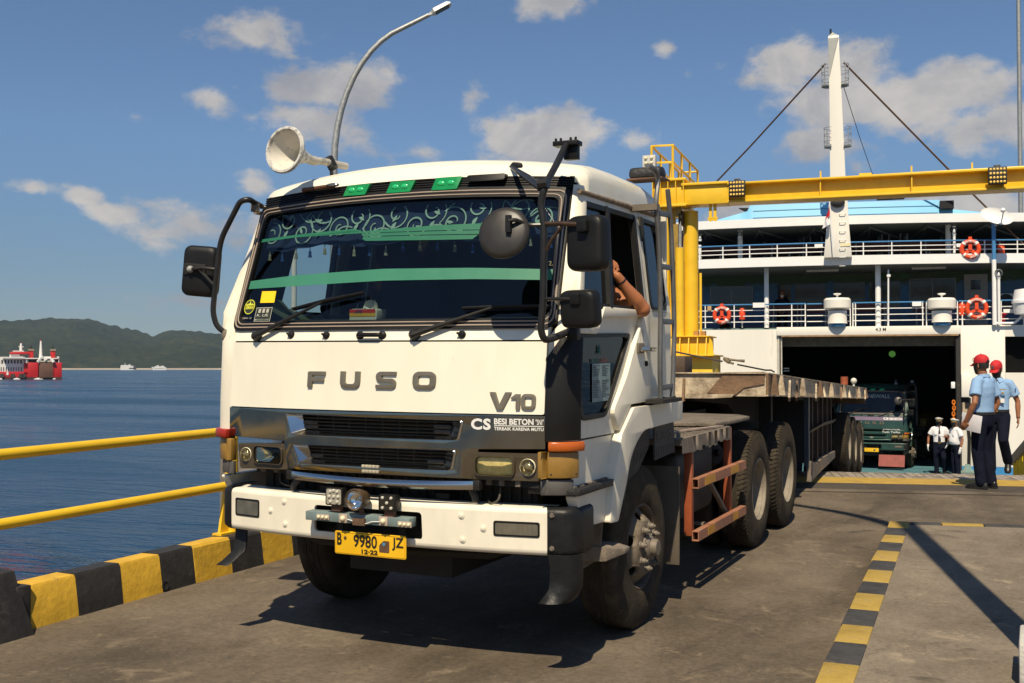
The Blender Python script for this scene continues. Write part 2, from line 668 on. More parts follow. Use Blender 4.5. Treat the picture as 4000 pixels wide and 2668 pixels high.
def sheet(name, pts, m, kind='structure'):
 g = G()
 g.quad(*pts)
 o = g.build(name, m, smooth=0)
 o['kind'] = kind
 return o


sheet('sea', [(-9000, -2500, SEA_Z), (9000, -2500, SEA_Z), (9000, 9000, SEA_Z), (-9000, 9000, SEA_Z)], sea_mat())


# forested hills across the strait
def hill_mat():
 m, nd, lk, b = node_mat('forest_hills')
 b.inputs['Roughness'].default_value = 1
 b.inputs['Specular IOR Level'].default_value = 0
 v = mapped(nd, lk, (1, 1, 1.0))
 c = ramp(nd, lk, tex(nd, lk, v, .05, 6, .7), [(.30, (.008, .014, .009)), (.5, (.022, .030, .015)), (.72, (.060, .056, .028))])
 c2 = ramp(nd, lk, tex(nd, lk, v, .006, 3, .6), [(.35, (.6, .68, .6)), (.7, (1.25, 1.1, .95))])
 lk.new(mixc(nd, lk, 1.0, c, c2, 'MULTIPLY'), b.inputs['Base Color'])
 return m


RIDGE = [(-2200, 1330), (-1200, 1290), (-500, 1250), (0, 1243), (200, 1246), (300, 1250), (360, 1256), (420, 1273), (490, 1283), (530, 1288), (570, 1302), (600, 1312),
         (640, 1292), (680, 1287), (760, 1292), (840, 1302), (900, 1310), (1100, 1330), (1600, 1370), (2400, 1400), (3200, 1415)]


def ridge_y(px):
 for (a, ya), (b_, yb) in zip(RIDGE, RIDGE[1:]):
  if a <= px <= b_:
   t = (px-a)/(b_-a)
   return ya + (yb-ya)*t
 return 1420


def hill_pt(u, v):
 px = -2200 + u*5400
 D = 2500 + 1500*v
 d = ray(px, 1334)
 d.z = 0
 p = Vector((CAM.x, CAM.y, 0)) + d*(D)
 top = (1436-ridge_y(px))/FPX*3650
 n1 = noise.fractal(Vector((p.x*.004, p.y*.004, 0)), 1, 2, 5)
 n2 = noise.noise(Vector((p.x*.055, p.y*.02, 3)))
 prof = min(1, v*1.25)**.75
 if v > .8:
  prof = 1 - (v-.8)*2.0
 z = SEA_Z + 3 + top*prof*(1 + .28*n1*(1-abs(prof*2-1)*.75)) + (n2*7 + 5)*min(1, v*8)
 if v == 0:
  z = SEA_Z + .5
 return Vector((p.x, p.y, z))


g = G()
g.grid(hill_pt, 620, 36)
g.build('hills', hill_mat(), smooth=60)['kind'] = 'structure'
# pale beach along the foot of the hills
g = G()
for i in range(60):
 pa, pb = -2200+i*90, -2110+i*90
 def bp_(px, D, z):
  d = ray(px, 1334); d.z = 0
  p = Vector((CAM.x, CAM.y, 0)) + d*D
  return Vector((p.x, p.y, z))
 g.quad(bp_(pa, 2440, SEA_Z-.3), bp_(pb, 2440, SEA_Z-.3), bp_(pb, 2508, SEA_Z+3.6), bp_(pa, 2508, SEA_Z+3.6))
g.build('beach', mat('beach_sand', (.36, .30, .22), .95, var=.2, vscale=.02, rvar=0))['kind'] = 'structure'


# concrete apron
def concrete(name, a, b_, stain=.5, scale=1.0, coarse=1.0):
 m, nd, lk, b = node_mat(name)
 v = mapped(nd, lk, (1, 1, 1))
 vs = mapped(nd, lk, (1, .28, 1))
 base = ramp(nd, lk, tex(nd, lk, v, .9*scale, 8, .66, .3), [(.28, a), (.72, b_)])
 fine = ramp(nd, lk, tex(nd, lk, v, 26*coarse, 6, .72), [(.30, (.62, .60, .57)), (.5, (1, 1, 1)), (.74, (1.4, 1.37, 1.32))])
 c = mixc(nd, lk, .75, base, fine, 'MULTIPLY')
 tyre = ramp(nd, lk, tex(nd, lk, vs, 1.3, 6, .6, .7), [(.36, (.55, .53, .51)), (.56, (1, 1, 1))])
 c = mixc(nd, lk, stain, c, tyre, 'MULTIPLY')
 # lighter worn scabs and darker oil spots
 spot = tex(nd, lk, v, 3.1, 9, .74, .6)
 c = mixc(nd, lk, ramp(nd, lk, spot, [(.57, (0, 0, 0)), (.70, (.75, .75, .75))]), c, (b_[0]*1.45, b_[1]*1.4, b_[2]*1.3))
 oil = tex(nd, lk, v, 1.7, 5, .6, 1.2)
 c = mixc(nd, lk, ramp(nd, lk, oil, [(.27, (.75, .75, .75)), (.36, (0, 0, 0))]), c, (.045, .038, .03))
 # hairline cracks
 vo = nd.new('ShaderNodeTexVoronoi')
 vo.feature = 'DISTANCE_TO_EDGE'
 vo.inputs['Scale'].default_value = .55
 wv = nd.new('ShaderNodeVectorMath')
 wv.operation = 'ADD'
 nv = nd.new('ShaderNodeTexNoise')
 nv.inputs['Scale'].default_value, nv.inputs['Detail'].default_value = 2.5, 5
 lk.new(v, nv.inputs['Vector'])
 lk.new(v, wv.inputs[0])
 lk.new(nv.outputs['Color'], wv.inputs[1])
 lk.new(wv.outputs[0], vo.inputs['Vector'])
 c = mixc(nd, lk, ramp(nd, lk, vo.outputs['Distance'], [(.0, (.38, .38, .38)), (.006, (0, 0, 0))]), c, (.05, .042, .035))
 grit = tex(nd, lk, v, 75*coarse, 3, .6)
 c = mixc(nd, lk, ramp(nd, lk, grit, [(.66, (0, 0, 0)), (.74, (.55, .55, .55))]), c, (b_[0]*1.9, b_[1]*1.85, b_[2]*1.75))
 c = mixc(nd, lk, ramp(nd, lk, grit, [(.27, (.6, .6, .6)), (.34, (0, 0, 0))]), c, (a[0]*.45, a[1]*.42, a[2]*.4))
 scab = tex(nd, lk, v, 7, 8, .72, .4)
 c = mixc(nd, lk, ramp(nd, lk, scab, [(.63, (0, 0, 0)), (.69, (.5, .5, .5))]), c, (b_[0]*1.35, b_[1]*1.28, b_[2]*1.2))
 lk.new(c, b.inputs['Base Color'])
 b.inputs['Roughness'].default_value = .82
 b.inputs['Specular IOR Level'].default_value = .3
 bp = nd.new('ShaderNodeBump')
 bp.inputs['Strength'].default_value, bp.inputs['Distance'].default_value = .55, .012
 lk.new(tex(nd, lk, v, 30*coarse, 8, .75), bp.inputs['Height'])
 lk.new(bp.outputs[0], b.inputs['Normal'])
 return m


conc_road = concrete('concrete_apron', (.085, .067, .047), (.185, .150, .110), .75)
conc_plat = concrete('concrete_platform', (.135, .110, .080), (.265, .222, .168), .35, 1.4, 1.3)
asph = concrete('threshold_asphalt', (.055, .046, .038), (.085, .073, .06), .4)

# the line where the apron meets the ramp runs slightly askew to the road
HX = Vector((.9615, .2747, 0)).normalized()
HN = Vector((-HX.y, HX.x, 0))
H0 = Vector((2.196, 9.509, 0))           # a point of the front edge of the dark strip


def hz(p, up=0):
 return Vector((p.x, p.y, ground_z(p.x, p.y) + up))


def hp(s, d, up=0):
 """s metres along the threshold, d metres beyond its front edge"""
 return hz(H0 + HX*s + HN*d, up)


QX = -2.62
g = G()
a0, a1 = hp(-5.0, 0), hp(16, 0)
g.quad(hz(Vector((QX, -25, 0))), hz(Vector((26, -25, 0))), hz(Vector((26, a1.y, 0))), a1, hp((QX-H0.x)/HX.x, 0))
g.build('apron', conc_road, smooth=0)['kind'] = 'structure'
g = G()
sl = (QX-H0.x)/HX.x
g.quad(hp(sl, 0), hp(16, 0), hp(16, .66), hp(sl, .66))
g.build('threshold_strip', asph, smooth=0)['kind'] = 'structure'
# thin joint in the concrete just before the strip
g = G()
g.quad(hp(sl, -.36, .004), hp(14, -.36, .004), hp(14, -.30, .004), hp(sl, -.30, .004))
g.build('expansion_joint', mat('joint_filler', (.045, .037, .03), .9), smooth=0)['kind'] = 'structure'
g = G()
g.quad(hp(sl, .66), hp(16, .66), hp(16, 1.36), hp(sl, 1.36))
road_y = mat('road_yellow', (.40, .26, .045), .75, var=.16, vscale=5, dirt=((.20, .15, .09), .3, 6), bump=.3)
g.build('painted_line', road_y, smooth=0)['kind'] = 'structure'
# steel grip plates laid along the hinge
g = G()
g.quad(hp(sl, 1.36, -.03), hp(16, 1.36, -.03), hp(16, 2.12, -.03), hp(sl, 2.12, -.03))
hinge = g.build('hinge_bed', mat('hinge_bed', (.05, .045, .04), .8), smooth=0)
hinge['kind'] = 'structure'
tile_m = [mat('grip_plate_%s' % n_, c_, .55, metal=.3, var=.3, vscale=9, dirt=((.16, .10, .06), .35, 12), bump=.3)
          for n_, c_ in (('pale', (.36, .31, .25)), ('dull', (.27, .23, .185)), ('rusty', (.25, .15, .10)))]
tmesh = []
for m_ in tile_m:
 g = G()
 g.box(-.0495, .0495, -.175, .175, -.03, 0)
 o = g.build('tile', m_, bevel=.004, seg=1)
 tmesh.append(o.data)
 bpy.data.objects.remove(o)
ang = atan2(HX.y, HX.x)
for i in range(-22, 26):
 for j in range(2):
  s_ = i*.106
  p = hp(s_, 1.54+j*.365, random.uniform(-.004, .003))
  k = 2 if s_ < -1.0 and random.random() < .8 else (0 if random.random() < .6 else 1)
  o = bpy.data.objects.new('tile', tmesh[k])
  COL.objects.link(o)
  o.parent = hinge
  o.location = p
  o.rotation_euler = (0, 0, ang)

# movable ramp going down to the ship
RS = -.0985
RAX = Vector((-.12, .993, 0)).normalized()


def ramp_pt(s, d, up=0):
 p0 = hp(s, 2.12, -.02)
 e = p0 + RAX*d
 return Vector((e.x, e.y, p0.z + RS*d + up))


def ramp_z(x, y):
 p0 = hp(0, 2.12)
 v = Vector((x, y, 0)) - Vector((p0.x, p0.y, 0))
 d = v.dot(HN)/RAX.dot(HN)
 b_ = Vector((x, y, 0)) - RAX*d
 return ground_z(b_.x, b_.y) - .02 + RS*d


g = G()
g.quad(ramp_pt(-4.9, 0), ramp_pt(2.6, 0), ramp_pt(2.6, 17.5), ramp_pt(-4.9, 17.5))
g.quad(ramp_pt(-4.9, 0, -.6), ramp_pt(2.6, 0, -.6), ramp_pt(2.6, 17.5, -.3), ramp_pt(-4.9, 17.5, -.3))
g.quad(ramp_pt(2.6, 0), ramp_pt(2.6, 17.5), ramp_pt(2.6, 17.5, -.3), ramp_pt(2.6, 0, -.6))
g.quad(ramp_pt(-4.9, 0), ramp_pt(-4.9, 17.5), ramp_pt(-4.9, 17.5, -.3), ramp_pt(-4.9, 0, -.6))
g.build('ramp', mat('ramp_deck', (.10, .085, .07), .7, var=.3, dirt=((.2, .13, .08), .3, 3)), smooth=0)['kind'] = 'structure'

# quay wall down to the water, with the wider pier behind on the left
g = G()
g.quad((QX, -25, ground_z(QX, -25)), (QX, 9.0, ground_z(QX, 9)), (QX, 9.0, -5), (QX, -25, -5))
qw = mat('quay_concrete', (.16, .14, .115), .85, var=.2, vscale=1.5, dirt=((.05, .05, .04), .4, 1.5))
g.build('quay_wall', qw, smooth=0)['kind'] = 'structure'
g = G()
g.box(-9.2, -2.7, 9.6, 15.5, -5, -.1)
g.build('pier', qw, smooth=0)['kind'] = 'structure'

# raised platform on the right, framed by a painted kerb strip
PL = [(2.457, .293), (2.188, 6.034)]
ex = Vector((PL[1][0]-PL[0][0], PL[1][1]-PL[0][1], 0)).normalized()
pw = Vector((ex.y, -ex.x, 0))
corner = Vector((2.188, 6.034, 0))
back = Vector((1.193, .30, 0)).normalized()
near = corner - ex*16


def up(p, h):
 return hz(p, h)


in0 = corner + pw*.195 + back*.0 - ex*.1
g = G()
pts = [near + pw*.19, corner + pw*.19 + back*.0 + Vector((0, -.12, 0)), corner + back*14 + Vector((0, -.14, 0)), near + Vector((14, 0, 0))]
g.quad(*[up(p, .095) for p in pts])
g.quad(up(corner, .1), up(corner + back*14, .1), up(corner + back*14, -.05), up(corner, -.05))
g.build('platform', conc_plat, smooth=0)['kind'] = 'structure'
road_k = mat('strip_black', (.045, .043, .042), .7, var=.3, vscale=6, dirt=((.12, .10, .08), .35, 7), bump=.4)
road_yk = mat('strip_yellow', (.37, .25, .05), .8, var=.18, vscale=7, dirt=((.22, .17, .1), .45, 7), bump=.4)
ys = [-4.6, -4.1, -3.6, -3.15, -2.7, -2.25, -1.8, -1.35, -.9, -.5, -.1, .3, .715, 1.175, 1.612, 2.05, 2.565, 2.98, 3.45, 3.855, 4.33, 4.775, 5.18, 5.62, 6.034]
strip = None
kerb_root = empty('painted_kerb', 'low kerb of alternating yellow and black blocks edging the raised concrete platform', 'kerb', up(corner, .1))
for i in range(len(ys)-1):
 a, b_ = ys[i], ys[i+1]
 f = lambda y_: near + ex*((y_-near.y)/ex.y)
 p0, p1 = f(a+.004), f(b_-.004)
 last = i == len(ys)-2
 q0, q1 = p0 + pw*.2, p1 + pw*.2
 if last:
  q1 = corner + back*.2
 g = G()
 j0, j1 = random.uniform(-.006, .006), random.uniform(-.006, .006)
 bot = [up(p, -.03) for p in (p0, p1, q1, q0)]
 top = [up(p, .103) for p in (p0 + pw*(.012+j0), p1 + pw*(.012+j1), q1, q0)]
 g.loft([bot, top])
 o = g.build('kerb_block', road_yk if (len(ys)-2-i) % 2 == 0 else road_k, bevel=.008, seg=2)
 o.parent = kerb_root
 o.location = -kerb_root.location
for i, (a, b_, c_) in enumerate([(.21, .49, 0), (.49, .88, 1), (.88, 1.25, 0), (1.25, 1.65, 1), (1.65, 2.05, 0), (2.05, 2.45, 1)]):
 g = G()
 p0, p1 = corner + back*(a+.004), corner + back*(b_-.004)
 inn = Vector((.02, -.13, 0))
 g.loft([[up(p, -.03) for p in (p0, p1, p1+inn, p0+inn)], [up(p, .102) for p in (p0, p1, p1+inn, p0+inn)]])
 o = g.build('kerb_block', road_yk if c_ else road_k, bevel=.008, seg=2)
 o.parent = kerb_root
 o.location = -kerb_root.location

# kerb of the quay edge: battered blocks painted yellow and black
kerb = empty('quay_kerb', 'high battered kerb of yellow and black blocks along the quay edge', 'kerb', (-2.45, 1, 0))
edges = [-.365]
bl = [.395, .405, .392, .36, .43, .40, .41, .39, .4, .42, .4, .39, .41, .4, .4, .4, .4, .4, .4, .4, .4]
for b_ in bl:
 edges.append(edges[-1]+b_)
for i in range(len(bl)):
 a, b_ = edges[i]+.001, edges[i+1]-.001
 jj = [random.uniform(-.006, .006) for _ in range(4)]
 sk = -.05

 def ring(y0, dy):
  z0 = ground_z(-2.4, y0)
  pr = [(-2.365+jj[0]*.5, -.02), (-2.372+jj[1]*.5, .05), (-2.398+jj[1], .262+jj[2]), (-2.415, .283+jj[2]), (-2.575, .285+jj[3]), (-2.60, .27), (-2.61, -.1)]
  return [Vector((x, y0 + dy*max(0, h)*.35 + (x+2.4)*0, z0+h)) for x, h in pr]
 g = G()
 g.loft([ring(a, sk), ring((a+b_)/2, sk), ring(b_, sk)])
 o = g.build('kerb_block', yellowk if i % 2 == 0 else blackk, smooth=30)
 o.parent = kerb
 o.location = -kerb.location
# near end: a taller black block standing forward of the row
g = G()
y1 = -.44
pr = [(-2.235, -.02), (-2.395, .29), (-2.435, .39), (-2.62, .40), (-2.64, -.05)]
g.loft([[Vector((x, y1+h*.0, ground_z(-2.4, y1)+h)) for x, h in pr], [Vector((x, -1.3, ground_z(-2.4, -1.3)+h)) for x, h in pr]])
g.box(-2.60, -2.375, -.47, -.36, -.02, .30)
o = g.build('kerb_block', blackk, bevel=.01)
o.parent = kerb
o.location = -kerb.location
for i in range(12):
 g = G()
 a, b_ = -1.31-i*.42, -1.31-(i+1)*.42
 g.loft([[Vector((x, yy, ground_z(-2.4, yy)+h)) for x, h in pr] for yy in (a, b_)])
 o = g.build('kerb_block', yellowk if i % 2 == 0 else blackk, smooth=30)
 o.parent = kerb
 o.location = -kerb.location
# small drain hole at the foot of the fourth block
g = G()
g.lathe([(.035, -.02), (.035, .0045), (.028, .0045), (.028, -.02)], (-2.372, .855, ground_z(-2.37, .855)+.045), (1, .05, .2), 14)
o = g.build('drain_hole', blackm)
o.parent = kerb
o.location = -kerb.location

# yellow pipe railing above the kerb
rail = empty('pipe_railing', 'yellow two-pipe railing standing on the quay kerb beside the water', 'railing', (-2.58, 0, 0))


def rl(g_, n_, m_, **k):
 o_ = g_.build(n_, m_, **k)
 o_.parent = rail
 o_.location = -rail.location
 return o_


def rz(y_, h):
 return Vector((-2.56, y_, ground_z(-2.56, y_)+h))


posts = [-3.5, 1.83, 7.3]
for h in (1.128, .676):
 g = G()
 g.tube([rz(-8, h), rz(-3, h), rz(1, h), rz(8.6, h)], .037, 14)
 rl(g, 'pipe', yellowp)
for py in posts:
 g = G()
 b0 = rz(py, .28)
 g.tube([b0, rz(py, 1.2)], .05, 12)
 g.loft([[rz(py-.16, .28)+Vector((sx*.012, 0, 0)) for sx in (-1, 1)] + [rz(py+.16, .28)+Vector((sx*.012, 0, 0)) for sx in (1, -1)],
   [rz(py-.06, .85)+Vector((sx*.012, 0, 0)) for sx in (-1, 1)] + [rz(py+.06, .85)+Vector((sx*.012, 0, 0)) for sx in (1, -1)]])
 g.box(-2.60, -2.50, py-.2, py+.2, b0.z, b0.z+.02)
 g.ball(rz(py, 1.2), .052)
 rl(g, 'post', yellowp)


# street lamps
def street_lamp(label, base, h, arm, rad, arm_dir, head=.62, st=.62):
 root = empty('street_lamp', label, 'street lamp', base)
 d = Vector(arm_dir).normalized()
 pts = [Vector((0, 0, .0)), Vector((0, 0, h*.35)), Vector((0, 0, h*st))]
 k = h*st
 for t in range(1, 11):
  a = t/10*radians(76)
  R_ = (h-k)/sin(radians(76))
  pts.append(Vector((0, 0, k)) + d*(R_*(1-cos(a))*arm) + Vector((0, 0, R_*sin(a))))
 dd = (pts[-1]-pts[-2]).normalized()
 pts += [pts[-1] + dd*.3, pts[-1]+dd*.6]
 n = len(pts)
 g_ = G()
 g_.tube(pts, [rad*(1.25-.55*i/(n-1)) for i in range(n)], 12)
 o_ = g_.build('pole', galv, root)
 tip = pts[-1]
 sd = dd.cross(Vector((0, 0, 1))).normalized()
 uu = sd.cross(dd)
 g_ = G()
 prof = [(0, .035, .02, .02), (.06, .05, .035, .03), (.12, .13, .055, .03), (head*.85, .14, .05, .02), (head, .11, .025, .01)]
 rings = []
 for l, w, t_, b2 in prof:
  c = tip + dd*l
  rings.append([c + sd*w + uu*-b2, c + sd*w*.85 + uu*t_, c - sd*w*.85 + uu*t_, c - sd*w + uu*-b2])
 g_.loft(rings)
 hd = g_.build('lamp_head', mat('lamp_head_grey', (.62, .61, .57), .45, metal=.1, var=.1), root, smooth=25)
 g_ = G()
 c0, c1 = tip + dd*(head*.28) - uu*.036, tip + dd*(head*.9) - uu*.026
 g_.quad(c0+sd*.11, c1+sd*.11, c1-sd*.11, c0-sd*.11)
 g_.build('lens', mat('lamp_lens', (.06, .055, .04), .2, var=.3), hd)
 g_ = G()
 g_.box(-.16, .16, -.16, .16, 0, .02)
 g_.build('base_plate', galv, root)
 return root


lb = at(1302, 1436, D=22.5)
street_lamp('curved galvanised street lamp rising above the white truck cab', (lb.x, lb.y, -.1), 8.80, .64, .062, tuple(cr), .5, .68)
lb = at(1147, 1436, D=33)
g = G()
g.tube([(lb.x, lb.y, -.8), (lb.x, lb.y, 6.3)], [.10, .075], 10)
g.tube(bend([(lb.x, lb.y, 6.2), (lb.x, lb.y, 6.6), (lb.x+.5, lb.y+.2, 6.75)], .2), .05, 8)
g.box(lb.x+.4, lb.x+.8, lb.y+.1, lb.y+.3, 6.68, 6.80)
tag(g.build('lamp_post', mat('post_grey', (.48, .48, .45), .5)), 'pale grey lamp post beyond the truck, seen through the driver side window', 'street lamp')
g = G()
g.box(lb.x-1.5, lb.x+1.5, lb.y-1.5, lb.y+1.5, -5, -3.4+2.6)
g.build('mooring_dolphin', qw)
tag(bpy.data.objects['mooring_dolphin'], 'concrete mooring dolphin in the water behind the truck', 'dolphin')
# the lamp whose shadow lies across the platform stands just outside the frame on a concrete footing
fb = hz(Vector((3.66, .92, 0)), .095)
g = G()
g.loft([[fb + Vector((sx*.24, sy*.24, z_)) for sx, sy in ((-1, -1), (1, -1), (1, 1), (-1, 1))] for z_ in (0, .22)])
o = g.build('lamp_footing', mat('footing_concrete', (.48, .47, .43), .85, var=.1, bump=.3), bevel=.015)
tag(o, 'pale concrete lamp footing at the edge of the platform', 'footing')
street_lamp('street lamp on a pale concrete footing, casting the long shadow over the platform', (fb.x, fb.y, fb.z+.22), 8.4, .95, .085, (-.93, .36, 0), .6, .83)
# grey mast far right behind the ship
mb = at(3994, 1436, D=52)
g = G()
g.tube([(mb.x, mb.y, -4), (mb.x, mb.y, 24)], [.12, .09], 10)
g.box(mb.x-.2, mb.x+.2, mb.y-.2, mb.y+.2, -4, -3.5)
tag(g.build('light_mast', galv), 'tall thin grey mast at the right edge behind the ferry', 'mast')

# sea haze over the strait
g = G()
g.box(-9300, 9300, -2700, 9300, -7, 205)
hz_ = g.build('haze', None, smooth=0)
hz_['kind'] = 'stuff'
hm = bpy.data.materials.new('sea_haze')
hm.use_nodes = True
hn_, hl2 = hm.node_tree.nodes, hm.node_tree.links
hn_.clear()
vol = hn_.new('ShaderNodeVolumePrincipled')
vol.inputs['Color'].default_value = (.58, .78, 1, 1)
vol.inputs['Density'].default_value = .00006
ho = hn_.new('ShaderNodeOutputMaterial')
hl2.new(vol.outputs[0], ho.inputs['Volume'])
hz_.data.materials.append(hm)
# ================================================================== TRUCK (built in its own frame: x to the right of the picture, y towards its rear)
TR = empty('tractor_truck', 'white flat-nosed tractor truck with dark windscreen, yellow number plate and black mirrors', 'truck')
TR.matrix_world = TM.to_4x4()


def lean(z):
 P = [(0, 0), (1.449, 0), (1.86, .038), (1.98, .083), (2.683, .325), (2.80, .37), (3.2, .52)]
 for (a, u), (b_, v) in zip(P, P[1:]):
  if a <= z <= b_:
   return u + (v-u)*(z-a)/(b_-a)
 return .5


def front(x, z):
 return -.06 + .10*(abs(x)/1.09)**2.2 + lean(z)


def S(x, z, out=0):
 return Vector((x, front(x, z)-out, z))


def FR(px, py, off=0):
 """point of the cab front seen at a survey pixel -> (x, z)"""
 y = 0
 for _ in range(25):
  p = T(px, py, y=y)
  y = .5*y + .5*(front(p.x, p.z)-off)
 return (p.x, p.z)


def flatmap(outer, holes, h, fn, du=.12, name=None, m=None, parent=None, bevel=0, smooth=40):
 """flat outline with holes, cut into strips along u, then laid on a curved surface; fn(u, v, d): d=0 outside, d=h inside"""
 g_ = G()
 g_.prism(outer, holes, h)
 me = bpy.data.meshes.new('f')
 me.from_pydata([tuple(p) for p in g_.v], [], g_.f)
 bm = bmesh.new()
 bm.from_mesh(me)
 bmesh.ops.remove_doubles(bm, verts=bm.verts, dist=1e-6)
 us = [p[0] for p in outer]
 u = min(us) + du
 while u < max(us)-1e-3:
  bmesh.ops.bisect_plane(bm, geom=bm.verts[:]+bm.edges[:]+bm.faces[:], plane_co=(u, 0, 0), plane_no=(1, 0, 0))
  u += du
 bm.verts.index_update()
 r = G()
 r.add([fn(v.co.x, v.co.y, v.co.z) for v in bm.verts], [[v.index for v in f.verts] for f in bm.faces])
 bm.free()
 bpy.data.meshes.remove(me)
 if name is None:
  return r
 return r.build(name, m, parent, bevel=bevel, smooth=smooth)


def on_front(out):
 return lambda u, v, d: S(u, v, out-d)


def frontplate(name, outer, out, th, m, holes=(), parent=TR, du=.12, bevel=0, smooth=40):
 return flatmap(outer, holes, th, on_front(out), du, name, m, parent, bevel, smooth)


def xs(z):
 return 1.235 if z < 2.05 else 1.235 - .13*(z-2.05)


def side(sg, out=0):
 return lambda u, v, d: Vector((sg*(xs(v)+out-d), u, v))


def ysd(z):
 return .15 if z < 2.05 else .15 + .44*(z-2.05)


# ---- cab structure
def xf(z):
 return 1.082 if z < 1.88 else (1.082+.038*(z-1.88)/.06 if z < 1.94 else 1.12-.02*(z-1.94)/.86)


cab = None
for sg in (-1, 1):
 g = G()
 zs = [1.31, 1.5, 1.7, 1.88, 1.94, 2.05, 2.2, 2.4, 2.6, 2.76]
 rings = []
 for z in zs:
  a = Vector((xf(z), front(xf(z), z), z))
  c = Vector((xs(z)-.005, front(xf(z), z)+.015, z))
  b_ = Vector((xs(z), ysd(z), z))
  rr = []
  for t in range(9):
   t /= 8
   p = a*(1-t)**2 + c*2*t*(1-t) + b_*t*t
   rr.append(Vector((sg*p.x, p.y, p.z)))
  rr += [Vector((sg*(b_.x-.05), b_.y, z)), Vector((sg*(a.x-.02), a.y+.06, z))]
  rings.append(rr)
 g.loft(rings)
 g.build('corner_pillar', white2, TR, smooth=35)

PB = [(-1.078, 1.455), (1.078, 1.455), (1.078, 1.855), (-1.078, 1.855)]
frontplate('front_panel', fillet(PB, .012, 2), .012, .03, white)
frontplate('cowl_panel', [(-1.078, 1.864), (1.078, 1.864), (1.085, 1.94), (-1.085, 1.94)], .008, .03, white)

# windscreen frame, pale trim line, glass
arc = lambda x: .036*max(0, 1-(x/1.1)**2)
tp = lambda hw, z: [(hw*(1-i/6), z+arc(hw*(1-i/6)), .05 if i in (0, 12) else 0) for i in range(13)]
WO = fillet([(-1.118, 1.928, .07), (1.118, 1.928, .07)] + tp(1.098, 2.742), .06, 5)
WI = fillet([(-1.072, 1.985, .06), (1.072, 1.985, .06)] + tp(1.038, 2.68), .06, 5)
fr = frontplate('windscreen_frame', WO, .022, .05, black, [WI], bevel=.006)
for k, rr in ((.35, .004), (.72, .0035)):
 g = G()
 loop = [Vector((a[0]+(b_[0]-a[0])*k, 0, a[1]+(b_[1]-a[1])*k)) for a, b_ in zip(WO, WI)]
 dense = []
 for a, b_ in zip(loop, loop[1:]+loop[:1]):
  n_ = max(1, int((b_-a).length/.12))
  dense += [a.lerp(b_, i/n_) for i in range(n_)]
 dense.append(dense[0])
 g.tube([S(p.x, p.z, .024) for p in dense], rr*1.35, 6)
 g.build('trim_line', mat('trim_cream', (.36, .29, .23), .35, var=.1), fr)
g = G()
g.grid(lambda u, v: S((u*2-1)*(1.095-.035*v), 1.96+v*(.75+arc(u*2-1)), .004), 24, 8)
wind_glass = glass('windscreen_glass', (.52, .62, .61), .95)
g.build('windscreen', wind_glass, TR)

# louvred black header with marker lamps
frontplate('header_panel', [(-1.098, 2.735)] + [(-1.098+i*.1098, 2.735+arc(-1.098+i*.1098)-.01) for i in range(21)] + [(x, z) for x, z, _ in tp(1.094, 2.815)], -.012, .03, black)
for i in range(5):
 z0 = 2.742+i*.0145
 xl_ = [-1.092+i*.0546*2 for i in range(21)]
 frontplate('louvre', [(x, z0+arc(x)) for x in xl_] + [(x, z0+arc(x)+.0075) for x in reversed(xl_)], .008, .02, black)
glamp = []
for a, b_ in (((1360, 731), (1438, 760)), ((1527, 717), (1613, 749)), ((1703, 701), (1795, 738))):
 x0, z1 = FR(*a)
 x1, z0 = FR(*b_)
 z0, z1 = min(z0, z1)-.004, max(z0, z1)+.004
 sh = .018
 lp = frontplate('marker_lamp', fillet([(x0, z0), (x1, z0), (x1+sh, z1), (x0+sh, z1)], .006, 2), .034, .03, greenl, bevel=.004)
 g = G()
 for k in (.3, .68):
  g.ball(S(x0+(x1-x0)*k+.01, (z0+z1)/2, .036), (.026, .008, .017), 10, 6)
 g.build('bulb_lens', mat('green_bulb', (.03, .48, .17), .12, var=.1), lp)
x0, z0 = FR(1200, 745)
x1, z1 = FR(1320, 728)
g = G()
g.tube([S(x0, z0, .04), S(x1, z1, .04)], .013, 8)
g.ball(S(x0, z0, .03), .018)
b1 = g.build('old_lamp_bracket', mat('rusty_bracket', (.13, .055, .03), .5, var=.4), TR)
g = G()
g.ball(S(x1-.01, z1+.003, .045), (.05, .02, .013))
g.build('bulb', chrome2, b1)
a, b_ = FR(1838, 703), FR(1985, 698)
frontplate('bar_lamp', fillet([(a[0], a[1]-.018), (b_[0], a[1]-.018), (b_[0], a[1]+.022), (a[0], a[1]+.022)], .012, 3), .05, .05, black, bevel=.008)

